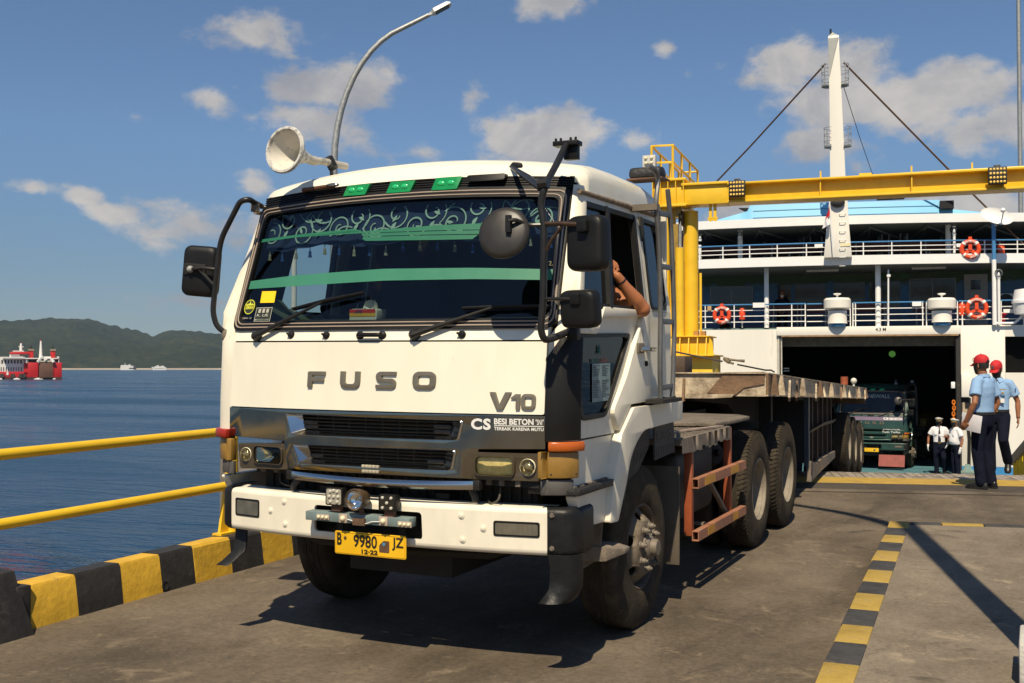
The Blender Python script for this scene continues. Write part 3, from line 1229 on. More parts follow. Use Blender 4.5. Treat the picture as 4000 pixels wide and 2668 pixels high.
# roof
def roof_pt(u, v):
 s = u*2-1
 st = [(0, 0, 2.808, .02), (.06, .02, 2.845, .03), (.2, .06, 2.915, .06), (.36, .13, 2.965, .075), (.5, .27, 2.995, .085), (.66, .62, 3.01, .09), (.85, 1.15, 3.0, .1), (.93, 1.36, 2.945, .1), (1, 1.47, 2.76, .02)]
 for (a, ya, za, ra), (b2, yb, zb, rb) in zip(st, st[1:]):
  if a <= v <= b2+1e-9:
   t = (v-a)/(b2-a)
   y, z, r_ = ya+(yb-ya)*t, za+(zb-za)*t, ra+(rb-ra)*t
   break
 w = 1.10 + .055*min(1, v*4.5)
 e = abs(s)
 zg = 2.722
 # flat in the middle, rounding over to a nearly upright side
 if e < .80:
  x = e/.80*(w-.11)
  zz = z - (z-2.808)*.42*(e/.8)**2
 else:
  t = (e-.80)/.20
  x = (w-.11) + .11*sin(min(1, t*1.6)*pi/2)
  top = z-(z-2.808)*.42
  zz = top - (top-zg)*(1-cos(min(1, t)*pi/2))**.9
 x *= (1 if s >= 0 else -1)
 zz += arc(x)*max(0, 1-v*3)
 y0 = front(x, 2.806)
 yy = y0 + (y if v < .9 else y + (.05*(1-e)))
 if v < .06:
  zz = max(zz, 2.806 + arc(x) - (.03 if e > .95 else 0))
 return Vector((x, yy, zz))


g = G()
g.grid(roof_pt, 60, 46)
roof = g.build('roof', white, TR, smooth=50)
# gutters
for sg in (-1, 1):
 g = G()
 g.tube([Vector((sg*(1.150), y, 2.716+.012*(y-.4))) for y in (.36, .8, 1.3, 1.83)], [.014, .016, .018, .018], 8)
 g.build('gutter', mat('rusty_gutter', (.20, .15, .10), .7, var=.4, vscale=14, dirt=((.04, .02, .01), .5, 16)), TR)

# doors and cab sides
TRI = fillet([(.194, 1.875), (1.01, 1.888), (.60, 1.444), (.235, 1.441)], .05, 5)
glass_side = glass('side_glass', (.72, .80, .82), .9)
for sg in (-1, 1):
 low = [(.155, 1.315), (.760, 1.309), (.985, 1.466), (1.385, 1.470), (1.352, 2.05), (.53, 2.05), (.445, 1.935), (.155, 1.935)]
 dr = flatmap(low, [TRI], .04, side(sg, -.022), .2, 'door', white2, TR, smooth=30)
 raised = fillet([(1.375, 1.476), (1.345, 2.048), (1.24, 2.045), (1.165, 1.955, .05), (.905, 1.64, .05), (.665, 1.445, .05), (.775, 1.318), (.99, 1.474)], .02, 3)
 flatmap(raised, [], .05, lambda u, v, d, s_=side(sg, .010): s_(u, v, d), 5, 'door_panel', white2, dr, bevel=.014)
 knee = fillet([(.155, 1.90), (.42, 1.90, .03), (.50, 2.0), (1.23, 2.02), (1.345, 2.0), (1.345, 2.06), (.535, 2.06), (.44, 1.945), (.155, 1.945)], .01, 2)
 flatmap(knee, [], .05, side(sg, .008), 5, 'belt_rail', white2, dr, bevel=.012)
 fo = fillet([(.165, 1.90), (1.05, 1.912), (.61, 1.415), (.21, 1.412)], .06, 5)
 rub = flatmap(fo, [TRI], .03, side(sg, -.012), 5, 'window_seal', black, dr)
 gl = flatmap(TRI, [], .004, side(sg, -.03), 5, 'corner_window', glass('corner_glass_%d' % sg, (.10, .11, .11), .8), dr)
 # dark lining behind the low window
 flatmap([(.16, 1.40), (1.1, 1.40), (1.1, 1.92), (.16, 1.92)], [], .01, side(sg, -.12), 5, 'door_lining', blackm, dr)
 fro = [(.135, 1.935), (.15, 2.05), (.43, 2.705), (1.392, 2.715), (1.358, 2.05), (1.285, 2.05), (1.315, 2.672), (.468, 2.660), (.222, 2.05), (.207, 1.935)]
 flatmap(fro, [], .045, side(sg, 0), 5, 'door_frame', white2, dr, bevel=.006)
 g = G()
 sp = side(sg, -.012)
 g.bar(sp(.655, 2.05, 0), sp(.805, 2.672, 0), .05, .04, (sg, 0, 0))
 g.bar(sp(1.27, 2.06, 0), sp(1.30, 2.67, 0), .03, .035, (sg, 0, 0))
 g.bar(sp(.46, 2.655, 0), sp(1.31, 2.664, 0), .03, .03, (sg, 0, 0))
 g.bar(sp(.52, 2.062, 0), sp(1.3, 2.064, 0), .03, .02, (sg, 0, 0))
 g.build('window_channel', black, dr)
 flatmap([(.205, 1.94), (.44, 1.94), (.53, 2.055), (.66, 2.065), (.80, 2.66), (.47, 2.655)], [], .004, side(sg, -.02), 5, 'vent_window', glass_side, dr)
 # rear corner of the cab with its own window
 QW = fillet([(1.435, 2.09), (1.735, 2.095), (1.755, 2.65), (1.462, 2.655)], .05, 4)
 rp = flatmap([(1.394, 1.47), (1.86, 1.465), (1.852, 2.06), (1.362, 2.06)], [], .04, side(sg, -.004), 5, 'rear_side_panel', white2, TR)
 flatmap([(1.366, 2.062), (1.852, 2.062), (1.83, 2.715), (1.40, 2.715)], [QW], .04, side(sg, -.004), 5, 'upper_side_panel', white2, rp)
 q2 = fillet([(1.41, 2.07), (1.755, 2.075), (1.775, 2.675), (1.437, 2.68)], .06, 4)
 flatmap(q2, [QW], .03, side(sg, .006), 5, 'window_seal', black, rp)
 flatmap(QW, [], .004, side(sg, -.012), 5, 'quarter_window', glass_side, rp)
 # door handle and lock
 if sg > 0:
  g = G()
  h0, h1 = T(2494, 1358, x=1.25), T(2550, 1372, x=1.25)
  g.box(1.243, 1.262, h0.y-.02, h0.y+.09, h0.z-.035, h0.z+.03)
  hd = g.build('handle_recess', steel, dr, bevel=.006)
  g = G()
  g.box(1.262, 1.285, h0.y-.01, h1.y-.02, h0.z-.026, h0.z+.004)
  g.build('door_handle', chrome2, dr, bevel=.008)
  g = G()
  lk_ = T(2525, 1420, x=1.25)
  g.lathe([(.018, 0), (.018, .012), (.012, .016)], (1.243, lk_.y, lk_.z), (1, 0, 0), 14)
  g.build('door_lock', black, dr)
 # fender, wheel arch, entry step
 FEN = [(.99, 1.452), (2.03, 1.448), (2.018, 1.318), (1.16, 1.302, .1), (.945, 1.18, .12), (.845, 1.0), (.70, .792), (.56, .80), (.63, 1.05), (.765, 1.302)]
 fe = flatmap(fillet(FEN, .02, 4), [], .08, side(sg, .028), .3, 'fender', white2, TR, bevel=.024)
 g = G()
 arch = [(2.03, 1.30), (1.6, 1.30), (1.18, 1.29), (.97, 1.18), (.86, 1.0), (.74, .80)]
 g.add([Vector((sg*x, y, z)) for y, z in arch for x in (1.2, .55)], [(2*i, 2*i+1, 2*i+3, 2*i+2) for i in range(len(arch)-1)])
 g.build('wheel_arch', blackm, fe, smooth=0)
 if sg > 0:
  g = G()
  g.add([Vector((sg*x, y, z)) for x, y, z in [(1.20, .16, 1.315), (1.20, .79, 1.315), (1.20, .72, 1.05), (1.20, .10, 1.05)]], [(0, 1, 2, 3)])
  g.build('step_recess', white2, fe, smooth=0)
  g = G()
  g.box(sg*.95, sg*1.262, .085, .70, 1.012, 1.05)
  st_ = g.build('step', mat('step_black', (.018, .017, .016), .6, var=.4, dirt=((.16, .12, .08), .35, 14), bump=.4), fe, bevel=.006)
  g = G()
  for i in range(9):
   for j in range(3):
    g.box(sg*(1.03+j*.07), sg*(1.08+j*.07), .12+i*.062, .16+i*.062, 1.0505, 1.058)
  g.build('tread_stud', dusty, st_)
 lowp = [(.11, 1.008), (.66, 1.008), (.735, .80), (.40, .812), (.22, .86)]
 flatmap(fillet(lowp, .03, 3), [], .06, side(sg, -.01), 5, 'lower_panel', white2, fe, bevel=.012)
 # rubber flaps with embossed maker's lettering
 fl = [flatmap([(1.10, 1.30), (1.53, 1.31), (1.50, 1.16), (1.30, 1.03), (1.10, .99), (1.02, .86), (.95, 1.15)], [], .012, side(sg, -.05), 5, 'rubber_flap', mat('flap_rubber', (.035, .029, .023), .7, var=.3, dirt=((.09, .07, .05), .3, 8)), fe),
          flatmap([(1.57, 1.30), (2.0, 1.31), (2.03, 1.09), (1.58, 1.07)], [], .012, side(sg, -.03), 5, 'rubber_flap', mat('flap_rubber_grey', (.05, .047, .045), .7, var=.3), fe)]
 if sg > 0:
  sf = side(1, 0)
  lm = mat('flap_lettering', (.10, .085, .065), .7, var=.2)
  text_on('lettering', 'MITSUBISHI', lambda u, v, o_: sf(u, v, .047-o_), lm, fl[0], 1.04, 1.50, 1.17, 1.215, bold=.01)
  text_on('lettering', 'FUSO', lambda u, v, o_: sf(u, v, .027-o_), lm, fl[1], 1.62, 1.95, 1.19, 1.25, bold=.02)
  for k in range(8):
   g = G()
   g.bar(sf(1.62+k*.052, 1.155, .028), sf(1.61+k*.056, 1.085, .028), .006, .004, (1, 0, 0))
   g.build('rib', lm, fl[1])
  for k in range(6):
   g = G()
   g.bar(sf(1.09+k*.07, 1.14, .048), sf(1.08+k*.06, 1.04+.012*k, .048), .006, .004, (1, 0, 0))
   g.build('rib', lm, fl[0])
# cab back, floor, inner lining
g = G()
g.box(-1.2, 1.2, 1.84, 1.865, 1.30, 2.76)
g.build('cab_back', white2, TR)
lining = mat('cab_lining', (.05, .05, .042), .85, var=.2)
g = G()
g.box(-1.16, 1.16, 1.80, 1.83, 1.35, 2.72)
g.box(-1.10, 1.10, .45, 1.83, 2.70, 2.715)
g.box(-1.2, 1.2, .12, 1.83, 1.30, 1.34)
for sg in (-1, 1):
 g.box(sg*1.185, sg*1.17, .2, 1.35, 1.35, 2.03)
 g.box(sg*1.17, sg*1.155, 1.38, 1.44, 1.35, 2.68)
g.build('cab_lining', lining, TR)
g = G()
g.loft([[Vector((x, front(x, 1.95)+.06+dy, z)) for dy, z in ((0, 1.40), (0, 1.975), (.16, 2.0), (.34, 1.93), (.40, 1.75), (.3, 1.40))] for x in (-1.08, -.8, -.4, 0, .4, .8, 1.08)])
g.build('dashboard', mat('dash_black', (.012, .013, .014), .7, var=.2), TR, bevel=.01)
for x, w in ((-.62, .25), (.2, .22), (.68, .24)):
 g = G()
 g.box(x-w, x+w, 1.0, 1.5, 1.66, 1.84)
 g.box(x-w, x+w, 1.45, 1.62, 1.8, 2.36)
 g.box(x-.13, x+.13, 1.5, 1.6, 2.36, 2.55)
 g.build('seat', mat('seat_cloth', (.03, .032, .036), .9, var=.2), TR, bevel=.04)
g = G()
sc_, sx_ = Vector((-.60, .72, 2.02)), Vector((0, .55, .84)).normalized()
u_ = sx_.orthogonal().normalized()
w_ = sx_.cross(u_)
g.tube([sc_ + (u_*cos(t/32*2*pi) + w_*sin(t/32*2*pi))*.23 for t in range(33)], .017, 8)
for t in (0.3, 2.4, 4.5):
 g.bar(sc_, sc_+(u_*cos(t)+w_*sin(t))*.22, .03, .012)
g.cyl(sc_, sc_-sx_*.35, .04)
g.build('steering_wheel', mat('wheel_grip', (.02, .022, .022), .35, var=.1), TR)
# cloth band along the top of the screen: navy valance with pale scrolls and tassels
val = empty('valance', 'navy cloth valance with pale scroll pattern and tassels along the top inside the windscreen', 'curtain')
val.matrix_world = TM.to_4x4()


def VS(x, z, out=0):
 p = S(x, z, -.055-out*-1)
 return p


def vlow(x):
 return 2.455 + .012*sin(x*9) + .004*sin(x*31)


g = G()
g.grid(lambda u, v: VS(-1.05+2.1*u, vlow(-1.05+2.1*u)+(2.71+arc(-1.05+2.1*u)-vlow(-1.05+2.1*u))*v, .006*sin(u*52)), 70, 6)
g.build('cloth', mat('navy_cloth', (.014, .030, .10), .8, var=.2), val)
pale = mat('scroll_print', (.46, .62, .54), .8, var=.1)
g = G()


def ribbon(pts, w):
 n_ = len(pts)
 for i in range(n_-1):
  a, b2 = pts[i], pts[i+1]
  d = (b2-a)
  if d.length < 1e-6:
   continue
  nn = Vector((-d.y, d.x)).normalized()
  w0, w1 = w*(.6+.4*sin(pi*i/n_)), w*(.6+.4*sin(pi*(i+1)/n_))
  q_ = [a+nn*w0, b2+nn*w1, b2-nn*w1, a-nn*w0]
  if any(abs(p.x) > 1.03 or p.y > 2.692 or p.y < vlow(p.x)+.004 for p in q_):
   continue
  g.quad(*[VS(p.x, p.y, .012) for p in q_])


def leaf(c, a, L):
 p = []
 for i in range(9):
  t = i/8
  p.append((t*L, sin(t*pi)*.24*L))
 for i in range(7, 0, -1):
  t = i/8
  p.append((t*L, -sin(t*pi)*.16*L))
 pts = [Vector((c[0]+u*cos(a)-v*sin(a), c[1]+u*sin(a)+v*cos(a))) for u, v in p]
 if all(abs(q_.x) < 1.03 and vlow(q_.x)+.004 < q_.y < 2.692 for q_ in pts):
  g.add([VS(q_.x, q_.y, .014) for q_ in pts], [tuple(range(len(pts)))])


rr_ = random.Random(3)
xk = -1.0
i = 0
while xk < 1.02:
 cz = 2.60 + (.045 if i % 2 else -.035) + rr_.uniform(-.012, .012)
 R0 = rr_.uniform(.07, .10)
 sgn = 1 if i % 2 else -1
 ph = rr_.uniform(0, 6)
 ribbon([Vector((xk + R0*(1-.78*t/40)*cos(ph+sgn*t/40*8.6), cz + R0*(1-.78*t/40)*sin(ph+sgn*t/40*8.6))) for t in range(41)], .0052)
 ribbon([Vector((xk + R0*cos(ph) + t/16*.16, cz + R0*sin(ph) - sgn*.03*sin(t/16*pi) - sgn*t/16*.05)) for t in range(17)], .0045)
 leaf((xk, cz-.004), ph+.6, .05)
 leaf((xk+R0+.025, cz+sgn*.03), 1.57+sgn*.5, .06)
 xk += R0*1.55
 i += 1
g.build('scroll_pattern', pale, val, smooth=0)
tas = [mat('tassel_%s' % n_, c_, .9) for n_, c_ in (('cream', (.32, .30, .22)), ('blue', (.02, .07, .25)))]
for i in range(18):
 x = -1.0+i*.117
 g = G()
 zt = vlow(x)
 p0 = VS(x, zt, 0)
 g.tube([p0, p0+Vector((0, 0, -.022))], .003, 5)
 g.lathe([(.003, 0), (.010, -.012), (.008, -.022), (.013, -.045)], p0+Vector((0, 0, -.018)), (0, 0, 1), 8)
 g.build('tassel', tas[i % 2], val)

# vinyl strips and stickers on the glass
vinyl = mat('green_vinyl', (.025, .17, .095), .45, var=.05)
vinyl2 = mat('green_vinyl_pale', (.05, .24, .15), .45, var=.05)
for v_ in (vinyl, vinyl2):
 v_.node_tree.nodes['Principled BSDF'].inputs['Alpha'].default_value = .78


def pxpoly(name, pts, m, out=.0075, parent=TR, th=.0012):
 return frontplate(name, [FR(*p, out) for p in pts], out, th, m, parent=parent, du=.1, smooth=0)


pxpoly('sun_strip', [(967, 1100), (1150, 1076), (1500, 1050), (1850, 1046), (2172, 1052), (2170, 1094), (1850, 1090), (1500, 1096), (1150, 1118), (962, 1130)], vinyl2)
pxpoly('sun_strip', [(1004, 938), (1150, 918), (1390, 893), (1404, 905), (1700, 880), (1880, 872), (1880, 868), (1990, 866), (2178, 868), (2178, 874), (1960, 876), (1930, 890), (1900, 896), (1700, 900), (1410, 911), (1410, 898), (1150, 928), (1002, 950)], vinyl)
pxpoly('sun_strip', [(1410, 913), (1700, 903), (1880, 899), (1870, 914), (1700, 916), (1418, 923)], vinyl)
pxpoly('sun_strip', [(1418, 926), (1700, 919), (1868, 917), (1845, 934), (1700, 937), (1430, 941), (1416, 934)], vinyl)
st_ = pxpoly('yellow_sticker', [(1024, 1138), (1079, 1137), (1071, 1182), (1016, 1183)], mat('sticker_yellow', (.85, .58, .01), .6, var=.02))
# round sticker
S_ = lambda u, v, o_: S(u, v, .0115+o_)
cx_, cz_ = FR(978, 1199)
rx, rz_ = .0475, .047
dm = mat('sticker_dark', (.02, .03, .025), .6)
ym = mat('sticker_lime', (.62, .62, .05), .6, var=.05)
circ = [(cx_+rx*cos(t/24*2*pi), cz_+rz_*sin(t/24*2*pi)) for t in range(24)]
rs = frontplate('round_sticker', circ, .007, .0012, dm)
frontplate('ring', circ, .0082, .001, ym, [[(cx_+(u-cx_)*.9, cz_+(v-cz_)*.9) for u, v in circ]], parent=rs)
sky_ = [(cx_-.038, cz_+.010), (cx_+.038, cz_+.010), (cx_+.036, cz_+.020), (cx_+.028, cz_+.014), (cx_+.022, cz_+.024), (cx_+.012, cz_+.016), (cx_+.006, cz_+.024), (cx_+.001, cz_+.040), (cx_-.006, cz_+.024), (cx_-.014, cz_+.016), (cx_-.022, cz_+.024), (cx_-.028, cz_+.014), (cx_-.036, cz_+.020)]
frontplate('skyline', sky_, .0082, .001, ym, parent=rs)
text_on('lettering', 'USMAN', S_, ym, rs, cx_-.042, cx_+.042, cz_-.016, cz_+.008, bold=.03)
text_on('lettering', 'USMAN - HS', S_, mat('sticker_grey', (.3, .28, .24), .6), rs, cx_-.04, cx_+.045, cz_-.078, cz_-.066, bold=.01)
bx0, bz1 = FR(1006, 1202)
bx1, bz0 = FR(1056, 1256)
fr_ = [(bx0, bz0), (bx1, bz0), (bx1, bz1), (bx0, bz1)]
k_ = .004
bs = frontplate('square_sticker', fr_, .007, .001, dm)
pk = mat('sticker_pale', (.42, .40, .32), .6)
frontplate('border', fr_, .0082, .001, pk, [[(bx0+k_, bz0+k_), (bx1-k_, bz0+k_), (bx1-k_, bz1-k_), (bx0+k_, bz1-k_)]], parent=bs)
hh = bz1-bz0
text_on('lettering', 'III', S_, pk, bs, bx0+.028, bx1-.022, bz0+hh*.62, bz0+hh*.9, bold=.03)
text_on('lettering', 'K. LIE', S_, pk, bs, bx0+.022, bx1-.02, bz0+hh*.36, bz0+hh*.54, bold=.02)
text_on('lettering', '0812 1111 1116', S_, pk, bs, bx0+.008, bx1-.008, bz0+hh*.08, bz0+hh*.2, bold=.02)
a = FR(2150, 1030)
text_on('lettering', 'K2.', S_, mat('sticker_olive', (.16, .15, .05), .6), TR, a[0]-.03, a[0]+.02, a[1]-.012, a[1]+.014)

# wipers, washer jets, grab handle
for piv, mid, tip, b0, b1_ in (((992, 1316), (1240, 1185), (1262, 1178), (1140, 1206), (1420, 1142)), ((1609, 1310), (1925, 1198), (1950, 1192), (1805, 1203), (2150, 1195))):
 g = G()
 P_ = [FR(*p, .05) for p in (piv, mid, tip, b0, b1_)]
 w3 = [S(p[0], p[1], .05) for p in P_]
 base = S(P_[0][0], P_[0][1], 0)
 g.lathe([(.034, 0), (.034, .02), (.024, .05), (.012, .06)], base, (0, -1, .15), 16)
 g.tube([w3[0], w3[0].lerp(w3[1], .12), w3[0].lerp(w3[1], .55), w3[2]], [.020, .017, .012, .008], 8)
 wa = g.build('wiper_arm', dkmetal, TR)
 g = G()
 g.tube([w3[3], w3[3].lerp(w3[4], .5)+Vector((0, -.006, .003)), w3[4]], [.007, .011, .007], 6)
 g.tube([w3[3]+Vector((0, .016, -.008)), w3[4]+Vector((0, .016, -.008))], .006, 5)
 g.build('wiper_blade', black, wa)
for p in ((1142, 1309), (1279, 1311), (1808, 1308)):
 x, z = FR(*p)
 g = G()
 g.lathe([(.024, 0), (.022, .014), (.013, .022)], S(x, z, .006), (0, -1, .1), 12)
 g.tube([S(x, z, .02), S(x-.02, z+.012, .04)], [.009, .006], 6)
 g.build('washer_jet', black, TR)
x0, z0 = FR(1412, 1308)
x1, z1 = FR(1498, 1308)
g = G()
g.tube(bend([S(x0, z0-.006, .005), S(x0, z0, .045), S(x1, z1, .045), S(x1, z1-.006, .005)], .03), .013, 8)
for x in (x0, x1):
 g.ball(S(x, z0-.004, .012), (.028, .016, .026))
g.build('grab_handle', black, TR, smooth=60)

# maker's letters on the front panel
lt = mat('letter_metal', (.20, .175, .13), .3, metal=.4, var=.15)


def letter(name, poly, holes, x0, x1, z0, z1, r=.15):
 fn = lambda p: (x0+p[0]*(x1-x0), z0+p[1]*(z1-z0)) + ((p[2]*(z1-z0),) if len(p) > 2 else ())
 o_ = fillet([fn(p) for p in poly], r*(z1-z0)*.25, 3)
 hs = [fillet([fn(p) for p in h_], r*(z1-z0)*.35, 3) for h_ in holes]
 return frontplate(name, o_, .024, .014, lt, hs, du=.5, bevel=.003)


def LB(p0, p1):
 a, b2 = FR(*p0, .02), FR(*p1, .02)
 return a[0], b2[0], min(a[1], b2[1]), max(a[1], b2[1])


letter('letter', [(0, 0), (.27, 0), (.27, .36), (.93, .36), (.93, .62), (.27, .62), (.27, .76), (1, .76), (1, 1), (.06, 1, .05), (0, .95)], [], *LB((1204, 1450), (1268, 1514)))
letter('letter', [(0, 1), (.25, 1), (.25, .34, .12), (.35, .25), (.65, .25), (.75, .34, .12), (.75, 1), (1, 1), (1, .2, .22), (.82, 0, .2), (.18, 0, .2), (0, .2, .22)], [], *LB((1331, 1450), (1404, 1517)))
letter('letter', [(.16, 1, .15), (1, 1), (1, .78), (.30, .78, .06), (.27, .66, .05), (.34, .60), (.82, .60, .15), (1, .44, .15), (1, .14, .15), (.84, 0, .15), (0, 0), (0, .23), (.72, .23), (.75, .30), (.72, .37), (.18, .37, .15), (0, .52, .15), (0, .84, .15)], [], *LB((1470, 1451), (1545, 1519)))
letter('letter', [(.18, 0, .22), (.82, 0, .22), (1, .2, .22), (1, .8, .22), (.82, 1, .22), (.18, 1, .22), (0, .8, .22), (0, .2, .22)], [[(.25, .3), (.25, .7), (.32, .77), (.68, .77), (.75, .7), (.75, .3), (.68, .24), (.32, .24)]], *LB((1614, 1451), (1700, 1521)))
vx0, vx1, vz0, vz1 = LB((1913, 1531), (2091, 1603))
w = vx1-vx0
v_ = letter('badge_letter', [(0, 1), (.26, 1), (.46, .28), (.72, 1), (1, 1), (.62, 0), (.36, 0)], [], vx0, vx0+w*.48, vz0, vz1)
letter('badge_letter', [(.0, .68), (.5, .9), (1, .9), (1, 0), (.55, 0), (.55, .62), (0, .62)], [], vx0+w*.47, vx0+w*.67, vz0+.003, vz1)
letter('badge_letter', [(.18, 0, .2), (.82, 0, .2), (1, .2, .2), (1, .8, .2), (.82, 1, .2), (.18, 1, .2), (0, .8, .2), (0, .2, .2)], [[(.27, .28), (.27, .72), (.34, .78), (.66, .78), (.73, .72), (.73, .28), (.66, .22), (.34, .22)]], vx0+w*.69, vx1, vz0+.003, vz1-.008)

# chrome grille panel
CH = [(-1.083, 1.448), (1.083, 1.448), (1.083, 1.268), (.705, 1.258), (.672, 1.092), (-.575, 1.092), (-.610, 1.258), (-1.083, 1.268)]
O1 = [FR(*p) for p in ((1139, 1697), (1798, 1720), (1815, 1644), (1121, 1614))]
I1 = [FR(*p, -.05) for p in ((1196, 1678), (1752, 1700), (1770, 1642), (1180, 1624))]
O2 = [FR(*p) for p in ((1173, 1809), (1772, 1838), (1787, 1759), (1147, 1733))]
I2 = [FR(*p, -.05) for p in ((1222, 1792), (1730, 1815), (1744, 1760), (1202, 1742))]
hl = [fillet(o_, .018, 4) for o_ in (O1, O2)]
ch = frontplate('grille_panel', CH, .010, .04, chrome, hl, bevel=.004)
for O_, I_ in ((O1, I1), (O2, I2)):
 a, b2 = fillet(O_, .018, 4), fillet(I_, .012, 4)
 A, B = [], []
 for p, p2, q_, q2 in zip(a, a[1:]+a[:1], b2, b2[1:]+b2[:1]):
  n_ = max(1, int((Vector(p2)-Vector(p)).length/.1))
  for i in range(n_):
   A.append(Vector(p).lerp(Vector(p2), i/n_))
   B.append(Vector(q_).lerp(Vector(q2), i/n_))
 g = G()
 rings = []
 for t, dp in ((0, .012), (.12, .016), (.3, 0), (1, -.052)):
  rings.append([S(*(p.lerp(q_, t)), dp) for p, q_ in zip(A, B)])
 g.loft(rings, True, False)
 g.build('grille_bezel', chrome2, ch, smooth=50)
 x0, x1 = min(p[0] for p in I_), max(p[0] for p in I_)
 zb, zt = (I_[0][1]+I_[1][1])/2, (I_[2][1]+I_[3][1])/2
 frontplate('grille_back', [(x0-.03, zb-.02), (x1+.03, zb-.02), (x1+.03, zt+.02), (x0-.03, zt+.02)], -.12, .01, blackm, parent=ch)
 g = G()
 for k in range(4):
  z = zb + (zt-zb)*(k+.45)/4
  g.tube([S(x0+(x1-x0)*i/8, z, -.055) for i in range(9)], .0055, 6, flat=1)
 for k in range(1, 9):
  x = x0 + (x1-x0)*k/9
  g.tube([S(x, zb, -.06), S(x, zt, -.06)], .004, 5)
 g.build('grille_bars', dkmetal, ch)
 for xx in (x0, x1-.13):
  for k in range(2 if O_ is O1 else 1):
   g = G()
   g.box(xx+.012, xx+.118, front(xx, zb)+.045, front(xx, zb)+.075, zb+.006+k*.028, zb+.03+k*.028)
   g.build('grille_lamp', bpy.data.materials.get('grille_lamp_black') or mat('grille_lamp_black', (.03, .028, .025), .4, dirt=((.25, .2, .15), .3, 30)), ch, bevel=.003)
for (px0, py0), (px1, py1) in (((1412, 1818), (1480, 1826)), ((1413, 1838), (1480, 1845))):
 x0, z1 = FR(px0, py0, .02)
 x1, z0 = FR(px1, py1, .02)
 g = G()
 for k in range(5):
  c = S(x0+(x1-x0)*(k+.5)/5, (z0+z1)/2, .024)
  g.box(c.x-.010, c.x+.010, c.y, c.y+.014, c.z-.008, c.z+.008)
 g.build('led_strip', mat('led_dirty', (.45, .40, .30), .5, var=.3), ch, bevel=.002)
# bright lip under the panel
g = G()
g.grid(lambda u, v: S(-.57+1.26*u, 1.080-.048*v - .012*sin(pi*u), .012+.034*sin(pi*u)**.6*sin(pi*(.15+.7*v))), 30, 8)
g.build('chrome_lip', chrome2, ch, smooth=60)
for x in (-.57, .69):
 g = G()
 g.box(x-.015, x+.025, front(x, 1.06)-.02, front(x, 1.06)+.04, 1.03, 1.085)
 g.build('lip_bracket', dkmetal, ch, bevel=.004)

# advertising lettering on the chrome
text_on('lettering', 'CS', S_, whitei, ch, *[f(FR(1844, 1632)[0], FR(1921, 1632)[0]) for f in (min, max)], FR(1880, 1678)[1], FR(1880, 1634)[1], bold=.04, space=1.12)
lx = [FR(px, 1650)[0] for px in (1934, 2088, 2096, 2127)]
text_on('lettering', 'BESI BETON', S_, whitei, ch, lx[0], lx[1], FR(2010, 1659)[1], FR(2010, 1635)[1], bold=.03)
text_on('lettering', '"SNI"', S_, whitei, ch, lx[2], lx[3], FR(2110, 1660)[1], FR(2110, 1638)[1], bold=.01)
zz = FR(2030, 1664)[1]
frontplate('underline', [(lx[0], zz-.002), (lx[3], zz-.002), (lx[3], zz+.002), (lx[0], zz+.002)], .0125, .002, whitei, parent=ch)
text_on('lettering', 'TERBAIK KARENA MUTU', S_, whitei, ch, lx[0], lx[3], FR(2030, 1682)[1], FR(2030, 1669)[1], bold=.025, space=1.05)
# ---- lower front: corner vane, lamps, bumper
def corner_pt(sg, t, z, out):
 a = Vector((1.085, front(1.085, 1.3)+.0, 0))
 c = Vector((1.235, front(1.085, 1.3)+.02, 0))
 b_ = Vector((1.235, .24, 0))
 f = lambda t_: a*(1-t_)**2 + c*2*t_*(1-t_) + b_*t_*t_
 p = f(t)
 d = (f(min(1, t+.01))-f(max(0, t-.01))).normalized()
 n = Vector((d.y, -d.x, 0))
 p = p + n*out
 return Vector((sg*p.x, p.y+lean(z)*.9, z))


def cornerpatch(name, sg, t0, t1, zb, zt, out, th, m, parent=TR, n=10, bevel=.005, bulge=0):
 """zb, zt may be functions of t"""
 fz = lambda v, t: v(t) if callable(v) else v
 g_ = G()
 rings = []
 for i in range(n+1):
  t = t0+(t1-t0)*i/n
  a, b_ = fz(zb, t), fz(zt, t)
  rings.append([corner_pt(sg, t, a, out+bulge*.5), corner_pt(sg, t, (a+b_)/2, out+bulge), corner_pt(sg, t, b_, out+bulge*.5), corner_pt(sg, t, b_, out-th), corner_pt(sg, t, a, out-th)])
 g_.loft(rings)
 return g_.build(name, m, parent, bevel=bevel, seg=2, smooth=50)


cornerpatch('wind_vane', 1, -.06, .70, 1.315, lambda t: 1.74+.14*min(1, max(0, (t+.06)/.30)), .03, .03, black, bevel=.008, n=14)
cornerpatch('side_marker', 1, .06, .76, 1.256, 1.308, .035, .04, amber, bulge=.01)
cornerpatch('turn_lamp', 1, -.12, .70, 1.108, 1.252, .012, .05, brownl, bulge=.006)
cornerpatch('corner_cover', 1, -.08, .62, 1.012, 1.10, .0, .03, mat('grey_plastic', (.085, .08, .075), .6, var=.15), bevel=.008)
cornerpatch('side_marker', -1, .0, 1.1, 1.255, 1.31, .035, .04, redl, bulge=.012)
cornerpatch('turn_lamp', -1, -.12, .95, 1.115, 1.252, .012, .05, brownl, bulge=.006)
cornerpatch('corner_cover', -1, -.15, .8, 1.03, 1.11, .0, .03, bpy.data.materials['grey_plastic'], bevel=.008)
for t, z in ((.1, 1.13), (.62, 1.13)):
 g = G()
 p = corner_pt(1, t, z, .012)
 g.ball(p, .007, 8, 6)
 g.build('screw', dkmetal, TR)

# headlamp units
housing = mat('lamp_housing', (.062, .047, .027), .35, var=.15, coat=.3, dirt=((.12, .09, .05), .2, 20))
lensm = glass('lamp_lens_yellowed', (.97, .94, .80), .9, .04)
bowl = mat('lamp_bowl', (.80, .74, .53), .4, metal=.15, var=.2, vscale=25, rvar=.08, bump=.12, bscale=60)


